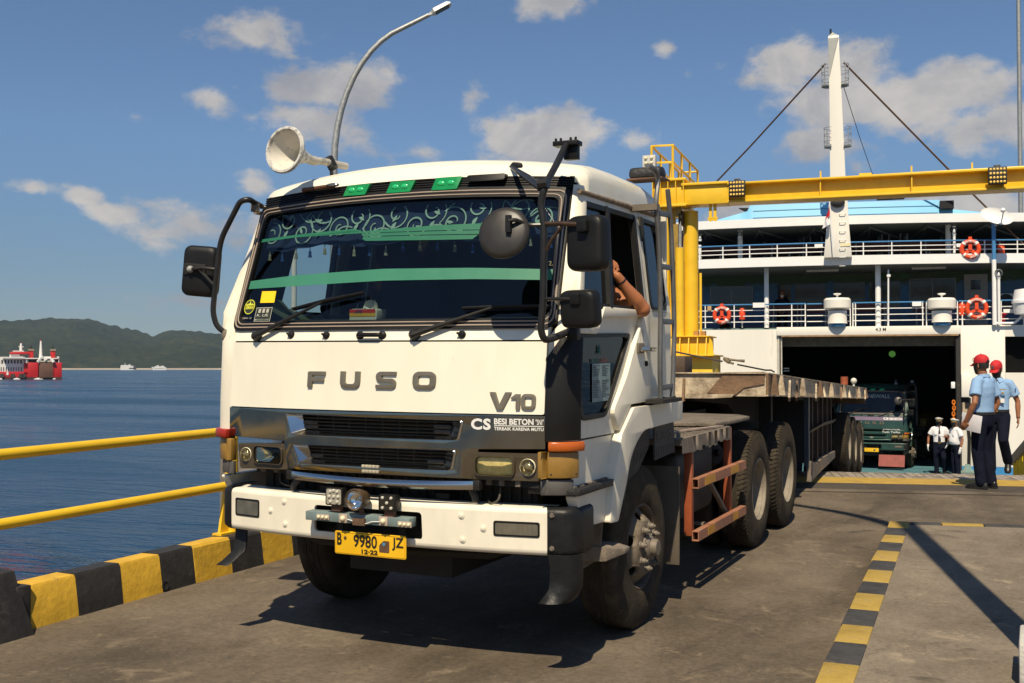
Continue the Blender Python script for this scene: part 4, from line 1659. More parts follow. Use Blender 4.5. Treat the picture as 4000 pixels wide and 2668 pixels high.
def unit(side_, corners, main, small):
 P4 = [FR(*p) for p in corners]
 (ax, az1), (bx, az0) = FR(*main[0]), FR(*main[1])
 x0, x1, z0, z1 = min(ax, bx), max(ax, bx), min(az0, az1), max(az0, az1)
 rr = fillet([(x0, z0), (x1, z0), (x1, z1), (x0, z1)], .034, 5)
 cx, cz = (x0+x1)/2, (z0+z1)/2
 (sx_, sz_), r = FR(*small[0]), small[1]
 u = frontplate('headlamp', fillet(P4, .014, 3), .008, .06, housing, [rr, [(sx_+r*cos(t/20*2*pi), sz_+r*sin(t/20*2*pi)) for t in range(20)]], bevel=.003)
 g_ = G()
 g_.loft([[S(cx+(p[0]-cx)*k, cz+(p[1]-cz)*k, o_) for p in rr] for k, o_ in ((1.02, .004), (.97, -.012), (.8, -.034), (.45, -.052), (.12, -.058), (.01, -.058))], True, True)
 g_.build('reflector', bowl, u, smooth=70)
 g_ = G()
 rings = []
 for k, o_ in ((1.0, .009), (.97, .018), (.8, .024), (.45, .028), (.02, .029)):
  rings.append([S(cx+(p[0]-cx)*k, cz+(p[1]-cz)*k, o_) for p in rr])
 g_.loft(rings, True, True)
 L_ = g_.build('lens', lensm, u, smooth=60)
 g_ = G()
 g_.ball(S(cx, cz, -.03), .016)
 g_.build('bulb', chrome2, u)
 g_ = G()
 rings = [[S(cx+(p[0]-cx)*k, cz+(p[1]-cz)*k, o_) for p in rr] for k, o_ in ((1.06, .008), (1.05, .024), (.985, .024), (.98, .01))]
 g_.loft(rings, True, False)
 g_.build('lens_rim', housing, u, smooth=40)
 c = S(sx_, sz_, .006)
 g_ = G()
 g_.lathe([(r, 0), (r, .010), (r*.95, .012), (r*.90, .004), (r*.7, -.02), (r*.4, -.034), (r*.05, -.036)], c, (0, -1, .08), 24, caps=False)
 g_.build('round_lamp', bowl, u)
 g_ = G()
 g_.lathe([(r*.92, .012), (r*.8, .02), (r*.45, .028), (.002, .031)], c, (0, -1, .08), 20, caps=False)
 g_.build('round_lens', lensm, u)
 g_ = G()
 g_.lathe([(r*.5, -.03), (r*.5, .006), (r*.3, .014), (.002, .016)], c, (0, -1, .08), 20)
 g_.build('bulb', mat('bulb_glass', (.25, .22, .14), .1, metal=.4) if 'bulb_glass' not in bpy.data.materials else bpy.data.materials['bulb_glass'], u)
 return u


unit(1, [(1835, 1871), (2120, 1880), (2119, 1773), (1844, 1765)], ((1862, 1780), (2012, 1860)), ((2065, 1825), .047))
unit(-1, [(942, 1828), (1128, 1834), (1113, 1733), (934, 1731)], ((998, 1740), (1107, 1814)), ((966, 1774), .043))


# bumper
def bfront(x):
 a = abs(x)
 return -.045 + .095*(a/1.09)**2.4


def BS(x, z, out=0):
 return Vector((x, bfront(x)-out, z))


def bo(z):
 """rounded top and bottom edge"""
 for a, b_, s in ((.942, .912, 1), (.679, .712, -1)):
  if (z-b_)*s > 0:
   t = (z-b_)/(a-b_)
   return -.030*(1-sqrt(max(0, 1-t*t)))
 return 0


def bumper_fn(out=0):
 return lambda u, v, d: BS(u, v, out-d+bo(v))


BO = [(-1.092, .679), (-1.092, .69), (-1.092, .70), (-1.092, .712), (-1.092, .912), (-1.092, .925), (-1.092, .935), (-1.092, .942), (1.10, .942), (1.10, .935), (1.10, .925), (1.10, .912), (1.10, .712), (1.10, .70), (1.10, .69), (1.10, .679)]


def band(z0, z1, x0, x1):
 return [(x0, z0), (x1, z0), (x1, z1), (x0, z1)]


bump = empty('bumper', '', '')
del bump['label'], bump['category']
bump.parent = TR
OP = fillet([(-.392, .730), (.352, .730), (.345, .885), (-.392, .885)], .025, 4)
g = G()
xsn = [-1.092 + i*2.192/44 for i in range(45)]
zsn = [.679, .684, .692, .702, .712]
ztn = [.912, .922, .931, .938, .942]
for zz_ in (zsn, ztn):
 rings = [[BS(x, z, bo(z)) for z in zz_] for x in xsn]
 g.loft(rings, False, False)
g.loft([[BS(x, .942, bo(.942)), BS(x, .942, -.16)] for x in xsn], False, False)
g.loft([[BS(x, .679, bo(.679)), BS(x, .679, -.14)] for x in xsn], False, False)
me_ = flatmap(band(.712, .912, -1.092, 1.10), [OP], .02, bumper_fn(0), .0498)
g.add(me_.v, me_.f)
bfm = g.build('bumper_face', white2, bump, smooth=50)
# fog lamps let into the face
for (p0, p1) in (((913, 1944), (1020, 2021)), ((1934, 2031), (2102, 2104))):
 y = .0
 for _ in range(6):
  a, b_ = T(*p0, y=y), T(*p1, y=y)
  y = bfront((a.x+b_.x)/2)
 x0, x1, z0, z1 = a.x, b_.x, b_.z, a.z
 rr = fillet(band(z0, z1, x0, x1), .014, 3)
 r2 = fillet(band(z0+.01, z1-.01, x0+.01, x1-.01), .012, 3)
 fo = flatmap(rr, [r2], .02, bumper_fn(.004), .05, 'fog_lamp', black, bump, bevel=.003)
 flatmap(r2, [], .02, bumper_fn(.0015), .05, 'fog_lens', mat('fog_lens', (.16, .15, .12), .12, metal=.3, var=.25, vscale=14, coat=.5, dirt=((.3, .27, .2), .3, 9)), fo)
 g = G()
 n_ = 34
 for i in range(n_):
  x = x0+.014 + (x1-x0-.028)*i/(n_-1)
  if x0 > 0:
   g.tube([BS(x, z0+.012, .002), BS(x, z1-.012, .002)], .0014, 4)
 if g.v:
  g.build('lens_rib', mat('lens_rib', (.20, .18, .14), .15, var=.1), fo)
for x, z in ((-.625, .887), (-.735, .824), (-.615, .752), (.592, .881), (.722, .817), (.600, .747)):
 g = G()
 g.lathe([(.020, 0), (.020, .003), (.013, .0035), (.013, .007), (.009, .009)], BS(x, z, 0), (0, -1, 0), 14)
 g.build('bumper_bolt', white2, bump)
# black corner ends; the right one hangs down as a bent flap
for sg in (-1, 1):
 g = G()
 path = [(1.085, bfront(1.085)), (1.15, .058), (1.20, .075), (1.232, .115), (1.243, .19), (1.243, .33)]
 if sg < 0:
  path = [(1.080, bfront(1.085)), (1.125, .055), (1.155, .075), (1.172, .115), (1.178, .19), (1.178, .33)]
 cen = Vector((.9, .4, 0))
 rings = []
 for x, y in path:
  n = (Vector((x, y, 0)) - cen)
  n.normalize()
  prof = [(.676, -.05), (.679, -.02), (.70, .002), (.72, .006), (.91, .006), (.932, 0), (.945, -.025), (.946, -.08)]
  rings.append([Vector((sg*(x+n.x*o_), y+n.y*o_, z)) for z, o_ in prof])
 g.loft(rings, False, False)
 ce = g.build('bumper_end', scuffed, bump, smooth=60)
 if sg > 0:
  g = G()
  rows = [(.69, 1.09, 1.243, 0), (.62, 1.10, 1.243, .004), (.56, 1.10, 1.243, .006), (.50, 1.095, 1.242, 0), (.455, 1.07, 1.225, -.028), (.430, 1.055, 1.20, -.05)]
  rings = []
  for z, xa, xb, dy in rows:
   pts = [(xa, .048+dy), (xa+.05, .050+dy), (xb-.045, .072+dy), (xb-.012, .11+dy), (xb, .18+dy)]
   rings.append([Vector((x, y, z)) for x, y in pts] + [Vector((x-.004, y+.012, z)) for x, y in reversed(pts)])
  g.loft(rings)
  g.build('hanging_flap', scuffed, ce, smooth=60)
  for x, z in ((1.115, .905), (1.115, .725)):
   g = G()
   g.lathe([(.016, 0), (.016, .003), (.011, .004), (.011, .009)], (x, .046, z), (0, -1, 0), 6)
   g.build('corner_bolt', dusty, ce)
 else:
  g = G()
  pth = [Vector((-1.07, .13, .70)), Vector((-1.065, .12, .60)), Vector((-1.06, .10, .54)), Vector((-1.10, .04, .48)), Vector((-1.12, .0, .455))]
  rings = []
  for i, p in enumerate(pth):
   w = .045
   rings.append([p+Vector((-w, -.006, 0)), p+Vector((w, -.006, 0)), p+Vector((w, .008, 0)), p+Vector((-w, .008, 0))])
  g.loft(rings)
  g.build('hanging_bracket', scuffed, ce, bevel=.003)

# things in the middle opening of the bumper
bar_m = mat('grey_blue_paint', (.15, .20, .20), .6, var=.25, dirt=((.16, .09, .04), .3, 14))
g = G()
for x0, x1 in ((-.40, .31),):
 g.box(x0, x1, -.115, -.035, .805, .858)
g.build('lamp_bar', bar_m, bump, bevel=.004)
g = G()
for x in (-.2, .22):
 g.box(x-.02, x+.02, -.05, -.04, .66, .81)
g.box(-.5, .5, .12, .15, .66, .93)
g.build('bumper_beam', chass, bump)
g = G()
ledm = mat('led_board', (.42, .34, .27), .5, var=.15)
ledl = mat('led_dome', (.75, .68, .45), .15, var=.1, coat=.5)
for px, py, n in ((1261, 2020, 3), (1340, 2025, 1), (1497, 2036, 1), (1580, 2049, 3)):
 p = T(px, py, y=-.12)
 g = G()
 w = .045 if n == 3 else .028
 g.box(p.x-w, p.x+w, -.122, -.1152, p.z-.016*(1 if n == 3 else 1.6), p.z+.016*(1 if n == 3 else 1.6))
 b_ = g.build('led_module', ledm, bump, bevel=.002)
 for k in range(n):
  g = G()
  g.ball((p.x+(k-(n-1)/2)*.028, -.123, p.z), .0115 if n == 3 else .017, 10, 6)
  g.build('led', ledl, b_)
g = G()
a, b_ = T(1356, 2028, y=-.124), T(1485, 2038, y=-.124)
g.tube(bez([a, a.lerp(b_, .3)+Vector((0, 0, -.012)), a.lerp(b_, .55)+Vector((0, 0, -.018)), a.lerp(b_, .75)+Vector((0, 0, -.004)), b_]), .0028, 5)
g.build('wire', whitei, bump)


def work_light(px0, px1, py0, py1, face_m, dots, yy=-.13):
 a, b_ = T(px0, py0, y=yy), T(px1, py1, y=yy)
 x0, x1, z0, z1 = a.x, b_.x, b_.z, a.z
 cx, cz = (x0+x1)/2, (z0+z1)/2
 g_ = G()
 rr = fillet(band(z0, z1, x0, x1), .012, 3)
 k = lambda s, y: [Vector((cx+(p[0]-cx)*s, y, cz+(p[1]-cz)*s)) for p in rr]
 g_.loft([k(1, yy), k(1, yy+.03), k(.94, yy+.035), k(.94, yy+.05), k(.8, yy+.07)])
 w_ = g_.build('work_light', black, bump, bevel=.002)
 g_ = G()
 g_.add(k(.86, yy-.001), [tuple(range(len(rr)))])
 g_.build('lens', face_m, w_)
 r = (x1-x0)
 for u, v in dots:
  g_ = G()
  g_.lathe([(r*.085, 0), (r*.075, .006), (r*.03, .009)], (cx+u*r, yy-.001, cz+v*r), (0, -1, 0), 10)
  g_.build('led', mat('led_clear', (.55, .52, .44), .12, var=.1, coat=.6) if 'led_clear' not in bpy.data.materials else bpy.data.materials['led_clear'], w_)
 g_ = G()
 g_.box(cx-.03, cx+.03, yy+.02, yy+.05, z0-.035, z0)
 g_.build('lamp_foot', mat('rusty_foot', (.13, .06, .035), .7, var=.4), w_)


work_light(1271, 1337, 1903, 1977, mat('led_lens', (.34, .32, .26), .2, var=.25, vscale=40), [(x, y) for x, y in ((-.2, .25), (.2, .25), (0, .3), (-.26, 0), (.26, 0), (0, 0), (-.2, -.25), (.2, -.25))])
work_light(1478, 1545, 1930, 2000, mat('led_lens_dark', (.02, .02, .02), .15), [(-.25, .25), (.25, .25), (0, 0), (-.25, -.25), (.25, -.25)])
sl = empty('spotlight', '', '')
del sl['label'], sl['category']
sl.parent = bump
c = T(1388, 1952, y=-.15)
axv = Vector((-.12, -1, .0)).normalized()
g = G()
g.lathe([(.062, -.002), (.064, .0), (.064, .012), (.058, .014), (.052, .006)], c, axv, 28, caps=False)
g.lathe([(.0622, .002), (.060, -.03), (.045, -.08), (.02, -.10), (.001, -.105)], c, axv, 28, caps=False)
g.build('spot_body', mat('spot_brown', (.07, .045, .025), .4, var=.3, dirt=((.15, .08, .04), .3, 14)), sl)
g = G()
g.lathe([(.052, .006), (.045, -.012), (.03, -.028), (.012, -.035), (.001, -.036)], c, axv, 28, caps=False)
g.build('reflector', mat('reflector', (.85, .84, .8), .06, metal=1, var=.02, rvar=.02), sl)
g = G()
g.lathe([(.012, -.034), (.012, -.01), (.008, -.004)], c, axv, 12)
g.build('bulb', chrome2, sl)
g = G()
g.lathe([(.014, 0), (.014, .06)], c+Vector((.01, .05, -.12)), (0, 0, 1), 10)
g.box(c.x-.03, c.x+.05, -.135, -.1152, .80, .84)
g.build('spot_foot', mat('rusty_foot2', (.12, .07, .04), .7, var=.4), sl)

# number plate
pc = [T(*p, y=-.075) for p in ((1308, 2067), (1586, 2099), (1587, 2189), (1309, 2159))]
px0, px1 = (pc[0].x+pc[3].x)/2, (pc[1].x+pc[2].x)/2
pz1, pz0 = (pc[0].z+pc[1].z)/2, (pc[2].z+pc[3].z)/2
ptilt = .0
PF = lambda u, v, o_: Vector((u, -.075-o_, v))
g = G()
rr = fillet(band(pz0, pz1, px0, px1), .012, 3)
g.prism(rr, [], .004, lambda u, v, d: PF(u, v, -d))
pl = g.build('number_plate', platey, bump, bevel=.001)
g = G()
rin = fillet(band(pz0+.006, pz1-.006, px0+.006, px1-.006), .008, 3)
rin2 = fillet(band(pz0+.0085, pz1-.0085, px0+.0085, px1-.0085), .007, 3)
g.prism(rin, [rin2], .0015, lambda u, v, d: PF(u, v, .0015-d))
g.build('plate_rim', mat('plate_rim', (.55, .30, .01), .5), pl)
pw_, ph_ = px1-px0, pz1-pz0
X_ = lambda f: px0+pw_*f
Z_ = lambda f: pz0+ph_*f
text_on('lettering', 'B', PF, ink, pl, X_(.035), X_(.10), Z_(.40), Z_(.92), bold=.02, extrude=.002)
text_on('lettering', '9980', PF, ink, pl, X_(.27), X_(.60), Z_(.36), Z_(.90), bold=.012, extrude=.002)
text_on('lettering', 'JZ', PF, ink, pl, X_(.81), X_(.965), Z_(.36), Z_(.90), bold=.012, extrude=.002)
text_on('lettering', '12·22', PF, ink, pl, X_(.385), X_(.61), Z_(.10), Z_(.28), bold=.025, extrude=.002)
g = G()
g.lathe([(.009, 0), (.009, .005), (.005, .007)], PF(X_(.15), Z_(.72), 0), (0, -1, 0), 10)
g.build('plate_bolt', mat('plate_bolt', (.10, .05, .03), .5), pl)
g = G()
hs_ = [(X_(.63), Z_(.22)), (X_(.77), Z_(.22)), (X_(.77), Z_(.72)), (X_(.69), Z_(.72)), (X_(.63), Z_(.52))]
g.prism(fillet(hs_, .006, 2), [], .001, lambda u, v, d: PF(u, v, .0015-d))
bdg = g.build('house_badge', mat('badge_brown', (.11, .06, .035), .5, var=.3, vscale=60), pl)
g = G()
g.lathe([(.009, 0), (.009, .0008)], PF(X_(.695), Z_(.58), .0016), (0, -1, 0), 12)
g.build('badge_dot', mat('badge_blue', (.05, .25, .42), .5), bdg)

# dark machinery behind the bumper and under the cab
g = G()
g.box(-.95, .95, .22, .30, .64, 1.13)
for i in range(30):
 x = -.9 + i*.062
 g.box(x, x+.02, .205, .22, .72, 1.10)
g.build('radiator', chass, TR)
g = G()
for sg in (-1, 1):
 g.box(sg*.36, sg*.45, .1, 7.3, .72, .98)
g.box(-.36, .36, .3, 2.3, .45, 1.2)
g.box(-1.0, 1.0, .5, .6, .98, 1.28)
g.tube([(-1.0, .35, .75), (-.6, .3, .62), (0, .28, .60), (.6, .3, .62), (1.0, .35, .75)], .04, 8)
g.build('chassis', chass, TR)
g = G()
for sg in (-1, 1):
 g = G()
 g.tube(bez([(sg*.62, .16, 1.08), (sg*.60, .10, 1.02), (sg*.63, .08, .96), (sg*.60, .12, .90)]), .022, 8)
 g.build('hose', mat('hose_%d' % sg, (.07, .06, .05), .6, var=.3), TR)
g = G()
g.tube(bez([(.78, .1, 1.06), (.80, .03, .98), (.74, .05, .95), (.70, .1, .97)]), .006, 5)
g.build('cable', bpy.data.materials['hose_1'], TR)
g = G()
g.tube(bez([(-.75, .1, 1.06), (-.70, .05, .99), (-.62, .1, .96)]), .005, 5)
g.build('cable', bpy.data.materials['hose_1'], TR)
g = G()
for x in (-.82, -.72, .82, .92, .74):
 g.box(x-.014, x+.014, .02, .05, 1.055, 1.085)
g.build('mounting_clip', steel, TR)
g = G()
g.box(-.88, -.56, .04, .10, 1.05, 1.09)
g.box(.66, 1.05, .04, .10, 1.05, 1.09)
g.build('crossmember', chass, TR)
# tow eye sticking out beside the right wheel, right-hand splash plate
g = G()
g.loft([[Vector((1.0, y, z)) for y, z in ((.55, .56), (.75, .57), (.75, .66), (.55, .66))], [Vector((1.22, y, z)) for y, z in ((.60, .565), (.78, .57), (.78, .655), (.60, .65))], [Vector((1.30, y, z)) for y, z in ((.72, .60), (.80, .60), (.80, .63), (.72, .63))]])
g.build('step_bracket', dusty, TR, bevel=.006)
g = G()
g.loft([[Vector((x, .60, z)) for x, z in ((1.0, .80), (1.2, .80), (1.18, .58), (.98, .45))], [Vector((x, .612, z)) for x, z in ((1.0, .80), (1.2, .80), (1.18, .58), (.98, .45))]])
g.build('splash_plate', dusty, TR)


# ---- wheels
def tyre(R_=.528, W_=.285, rim=.262, lugs=54):
 """axis along x, outer face at x = 0, tyre runs to x = -W"""
 w = W_
 prof = [(rim, -.035), (rim+.012, -.012), (rim+.05, .002), (rim+.13, .006), (R_-.085, -.004), (R_-.045, -.012), (R_-.018, -.022), (R_-.003, -.036), (R_, -.05),
   (R_+.003, -w/2), (R_, -w+.05), (R_-.018, -w+.022), (R_-.085, -w+.004), (rim+.05, -w), (rim, -w+.035)]
 t = empty('wheel', '', '')
 del t['label'], t['category']
 g_ = G()
 g_.lathe(prof, axis=(1, 0, 0), n=72, caps=False)
 ty = g_.build('tyre', rubber, t, smooth=50)
 g_ = G()
 for k in range(lugs):
  a = 2*pi*k/lugs
  for side_ in (0, 1):
   M = Matrix.Rotation(a, 4, 'X')
   b_ = Matrix.Rotation(a+.055, 4, 'X')
   x1, x0 = (-.015, -.062) if side_ == 0 else (-w+.062, -w+.015)
   da = .026
   def P(x, r, aa):
    return Vector((x, r*cos(aa), r*sin(aa)))
   s0 = .03 if side_ == 0 else -.03
   lo, hi = R_-.05, R_+.007
   if side_ == 0:
    pts = [P(-.008, R_-.052, a), P(-.008, R_-.052, a+da), P(-.026, R_+.002, a+da+.03), P(-.026, R_+.002, a+.03), P(-.075, R_+.008, a+.07), P(-.075, R_+.008, a+da+.07)]
    g_.add(pts, [(0, 1, 2, 3), (3, 2, 5, 4)])
    pb = [p.copy() for p in pts]
    for p in pb:
     p.x -= .008
     p.y *= .985
     p.z *= .985
    g_.add(pts+pb, [(0, 3, 9, 6), (1, 7, 8, 2), (3, 4, 10, 9), (2, 8, 11, 5), (4, 5, 11, 10), (0, 6, 7, 1)])
 for j in range(3):
  xg = -.10-j*.045
  n_ = 72
  rings = []
  for k in range(n_+1):
   a = 2*pi*k/n_
   zz_ = xg + .006*(1 if k % 2 else -1)
   rings.append([Vector((zz_+dx, (R_+dr)*cos(a), (R_+dr)*sin(a))) for dx, dr in ((-.015, 0), (-.015, .007), (.015, .007), (.015, 0))])
  g_.loft(rings, True, False)
 tr = g_.build('tread', tread, ty, smooth=30)
 tr['kind'] = 'stuff'
 return t


def front_wheel():
 t = tyre(lugs=0)
 g_ = G()
 g_.lathe([(.283, -.030), (.283, -.012), (.270, -.008), (.258, -.022), (.250, -.06), (.246, -.16)], axis=(1, 0, 0), n=48, caps=False)
 g_.build('rim', mat('rim_dark', (.085, .06, .043), .7, var=.3, dirt=((.2, .15, .1), .3, 9)), t)
 # convex disc with oval hand holes

 def dm(u, v, d):
  r = sqrt(u*u+v*v)
  pr = [(0, .028), (.155, .028), (.172, .021), (.188, .004), (.235, -.05), (.252, -.065)]
  for (ra, xa), (rb, xb) in zip(pr, pr[1:]):
   if ra <= r <= rb:
    x = xa+(xb-xa)*(r-ra)/(rb-ra)
    break
  else:
   x = -.07
  return Vector((x-d, u, v))
 g_ = G()
 # rings of support points keep the dish round
 nseg = 96
 rad = [.06, .12, .155, .164, .172, .18, .188, .205, .222, .235, .252]
 fl_ = []
 vs = []
 for r in rad:
  for i in range(nseg):
   a = 2*pi*i/nseg
   vs.append(dm(r*cos(a), r*sin(a), 0))

 def hole(r, a):
  for k in range(6):
   a0 = 2*pi*(k+.35)/6
   da = (a-a0+pi) % (2*pi)-pi
   if ((r-.203)/.028)**2 + (da*.203/.042)**2 < 1:
    return True
  return False
 for j in range(len(rad)-1):
  for i in range(nseg):
   rm, am = (rad[j]+rad[j+1])/2, 2*pi*(i+.5)/nseg
   if not hole(rm, am):
    fl_.append((j*nseg+i, j*nseg+(i+1) % nseg, (j+1)*nseg+(i+1) % nseg, (j+1)*nseg+i))
 g_.add(vs, fl_)
 ds = g_.build('wheel_disc', wheelp, t, smooth=60)
 for k in range(6):
  a0 = 2*pi*(k+.35)/6
  g_ = G()
  for s0, s1, x0, x1 in ((1.06, .96, .0, -.004), ):
   r0, r1 = [], []
   for i in range(20):
    u, v = cos(2*pi*i/20), sin(2*pi*i/20)
    def pp(s, dx):
     r, th = .203+u*.028*s, a0+v*.042*s/.203
     q_ = dm(r*cos(th), r*sin(th), 0)
     return Vector((q_.x+dx, q_.y, q_.z))
    r0.append((pp(1.16, .0005), pp(1.10, .004), pp(.93, .003), pp(.88, -.02)))
   g_.loft([[q_[j] for q_ in r0] for j in range(4)], True, False)
  g_.build('hand_hole_rim', wheelp, ds)
 g_ = G()
 g_.lathe([(.24, -.10), (.0, -.10)], axis=(1, 0, 0), n=24, caps=False)
 g_.build('brake_drum', blackm, t)
 g_ = G()
 g_.lathe([(.092, .025), (.092, .040), (.080, .044), (.072, .058), (.056, .064), (.056, .092), (.048, .104), (.001, .106)], axis=(1, 0, 0), n=28)
 hb = g_.build('hub', steel, t)
 for k in range(8):
  a = 2*pi*k/8
  g_ = G()
  g_.lathe([(.008, .04), (.008, .05)], (0, .084*cos(a), .084*sin(a)), (1, 0, 0), 6)
  g_.build('hub_bolt', steel, hb)
 for k in range(8):
  a = 2*pi*(k+.25)/8
  g_ = G()
  g_.lathe([(.028, .027), (.025, .034), (.020, .036), (.020, .056), (.016, .062), (.011, .063), (.010, .074), (.002, .075)], (0, .136*cos(a), .136*sin(a)), (1, 0, 0), 12)
  g_.build('wheel_nut', steel, ds)
 return t


def dual_wheel(rimmat):
 t = tyre(lugs=78)
 g_ = G()
 g_.lathe([(.283, -.030), (.285, -.008), (.276, -.004), (.268, -.012), (.262, -.030), (.254, -.032), (.250, -.05), (.246, -.07), (.240, -.10), (.236, -.17), (.225, -.19), (.14, -.205), (.13, -.20), (.125, -.12), (.10, -.10), (.001, -.095)], axis=(1, 0, 0), n=48, caps=False)
 rm = g_.build('rim', rimmat, t)
 for k in range(8):
  a = 2*pi*(k+.5)/8
  g_ = G()
  g_.lathe([(.02, -.205), (.02, -.17), (.012, -.16)], (0, .165*cos(a), .165*sin(a)), (1, 0, 0), 8)
  g_.build('wheel_nut', wheelp, rm)
 g_ = G()
 w = .285
 off = -.32
 R_ = .528
 g_.lathe([(.262, off-.03), (.312, off), (.44, off-.004), (R_-.02, off-.022), (R_, off-.05), (R_, off-w+.05), (.44, off-w), (.262, off-w)], axis=(1, 0, 0), n=56, caps=False)
 g_.build('inner_tyre', rubber, t)
 g_ = G()
 g_.lathe([(.20, -.21), (.20, -.60)], axis=(1, 0, 0), n=24)
 g_.build('drum', chass, t)
 return t


fw = front_wheel()
fw.parent = TR
fw.location = (1.192, 1.37, .528)
fw.rotation_euler = (.35, 0, radians(-1.0))
fw2 = copy_tree(fw, TR)
fw2.location = (-1.192, 1.37, .528)
fw2.rotation_euler = (.2, 0, radians(179))
dw = dual_wheel(rimw)
dw.parent = TR
for i, (sg, y) in enumerate(((1, 4.608), (1, 5.907), (-1, 4.608), (-1, 5.907))):
 o = dw if i == 0 else copy_tree(dw, TR)
 o.location = (sg*1.227, y, .528)
 o.rotation_euler = (.3+i*.7, 0, 0 if sg > 0 else pi)
g = G()
for y in (4.608, 5.907):
 g.tube([(-.9, y, .528), (.9, y, .528)], .09, 12)
 g.ball((0, y, .55), (.25, .25, .25))
g.tube([(-1.0, 1.37, .50), (1.0, 1.37, .50)], .07, 8)
g.box(-.3, .3, 1.75, 2.1, .5, .95)
g.build('axle', chass, TR)
# fifth wheel plate
g = G()
g.box(-.45, .45, 4.75, 5.6, 1.12, 1.20)
g.box(-.5, .5, 4.9, 5.5, .98, 1.12)
g.build('fifth_wheel', chass, TR)
# mudflap behind the front wheel, fuel tank, battery box, catwalk
g = G()
g.box(.86, 1.225, 2.07, 2.085, .285, .98)
g.build('mudflap', mat('mudflap', (.105, .085, .062), .8, var=.2, dirt=((.15, .12, .09), .3, 9)), TR, bevel=.003)
g = G()
g.box(.55, 1.08, 2.45, 3.55, .50, 1.05)
g.build('fuel_tank', mat('tank_black', (.02, .018, .016), .6, var=.4, dirt=((.07, .055, .04), .35, 5)), TR, bevel=.08, seg=4)
g = G()
g.lathe([(.10, 0), (.11, .05), (.09, .10), (.03, .11), (.03, .16)], (.98, 3.72, .92), (.6, -.4, .1), 14)
g.build('air_canister', chass, TR)
g = G()
g.box(-1.08, -.55, 2.45, 3.55, .50, 1.05)
g.build('fuel_tank', chass, TR, bevel=.08)
cat = mat('tread_plate', (.155, .128, .098), .78, var=.3, vscale=8, dirt=((.25, .20, .145), .4, 9), bump=.6, bscale=70)
for nm_, pts, z, th in (('deck_plate', [(.40, 2.08), (1.235, 2.08), (1.235, 3.50), (1.16, 3.62), (.40, 3.62)], 1.175, .05), ('deck_plate', [(.35, 3.0), (1.16, 3.3), (1.215, 3.70), (1.21, 4.28), (1.05, 4.52), (.35, 4.55)], 1.215, .03)):
 g = G()
 g.prism(pts, [], th, lambda u, v, d, z=z: Vector((u, v, z-d)))
 dp = g.build(nm_, cat, TR, bevel=.006)
 g = G()
 rnd = random.Random(5)
 for i in range(26):
  for j in range(34):
   x, y = .45+i*.03, 2.12+j*.043
   if nm_ and z < 1.2 and 2.12 < y < 3.46:
    a = .7 if (i+j) % 2 else -.7
    g.bar((x-.009*cos(a), y-.013*sin(a), z+.0015), (x+.009*cos(a), y+.013*sin(a), z+.0015), .006, .003)
 if g.v:
  g.build('checker_stud', cat, dp, smooth=0)['kind'] = 'stuff'
 g = G()
 n_ = 16
 for k in range(n_):
  a, b2 = Vector((1.237, 2.1+k*1.4/n_, 0)), Vector((1.237, 2.1+(k+1)*1.4/n_, 0))
  if z < 1.2:
   h0 = rnd.uniform(.085, .12)
   g.quad(Vector((1.237, a.y, z)), Vector((1.237, b2.y, z)), Vector((1.238, b2.y, z-h0)), Vector((1.238, a.y, z-h0)))
 if g.v:
  g.build('deck_skirt', dusty, dp)
g = G()
g.bar((1.0, 2.35, 1.185), (1.2, 3.38, 1.185), .02, .012)
g.bar((1.06, 2.72, 1.187), (1.19, 3.3, 1.187), .05, .012)
g.build('loose_bar', mat('bar_pale', (.32, .25, .2), .6, var=.2, dirt=((.15, .06, .03), .4, 9)), TR)
# orange side guard
sgd = empty('side_guard', '', '')
del sgd['label'], sgd['category']
sgd.parent = TR
for y in (2.42, 3.555):
 g = G()
 g.box(1.165, 1.222, y-.028, y+.028, .44, 1.16)
 g.build('guard_post', orange, sgd, bevel=.003)
for z in (.44, .825):
 g = G()
 a, b_ = 2.40, 3.88
 pr = [(1.2222, z-.036), (1.2722, z-.036), (1.2722, z+.036), (1.2222, z+.036)]
 for t in ((1.2222, 1.2272, z-.036, z+.036), (1.2672, 1.2722, z-.036, z+.036), (1.2272, 1.2672, z+.031, z+.036), (1.2272, 1.2672, z-.036, z-.031)):
  g.box(t[0], t[1], a, b_, t[2], t[3])
 rl_ = g.build('guard_rail', mat('guard_rail_%d' % int(z*100), (.30, .13, .07), .7, var=.3, dirt=((.30, .24, .19), .42, 8)), sgd)
 for y0, y1 in ((2.58, 2.87), (3.36, 3.62)):
  g = G()
  g.box(1.2725, 1.2745, y0+(.08 if z < .6 else 0), y1+(.0 if z > .6 else -.02), z-.03, z+.03)
  g.build('reflector_patch', mat('reflector_amber', (.50, .24, .02), .5, var=.25, dirt=((.3, .2, .1), .3, 20)), rl_)
g = G()
g.bar((1.19, 2.95, .80), (1.19, 3.5, .47), .03, .03)
g.bar((1.0, 3.0, .44), (1.19, 3.0, .44), .05, .02)
g.build('guard_brace', dusty, sgd)

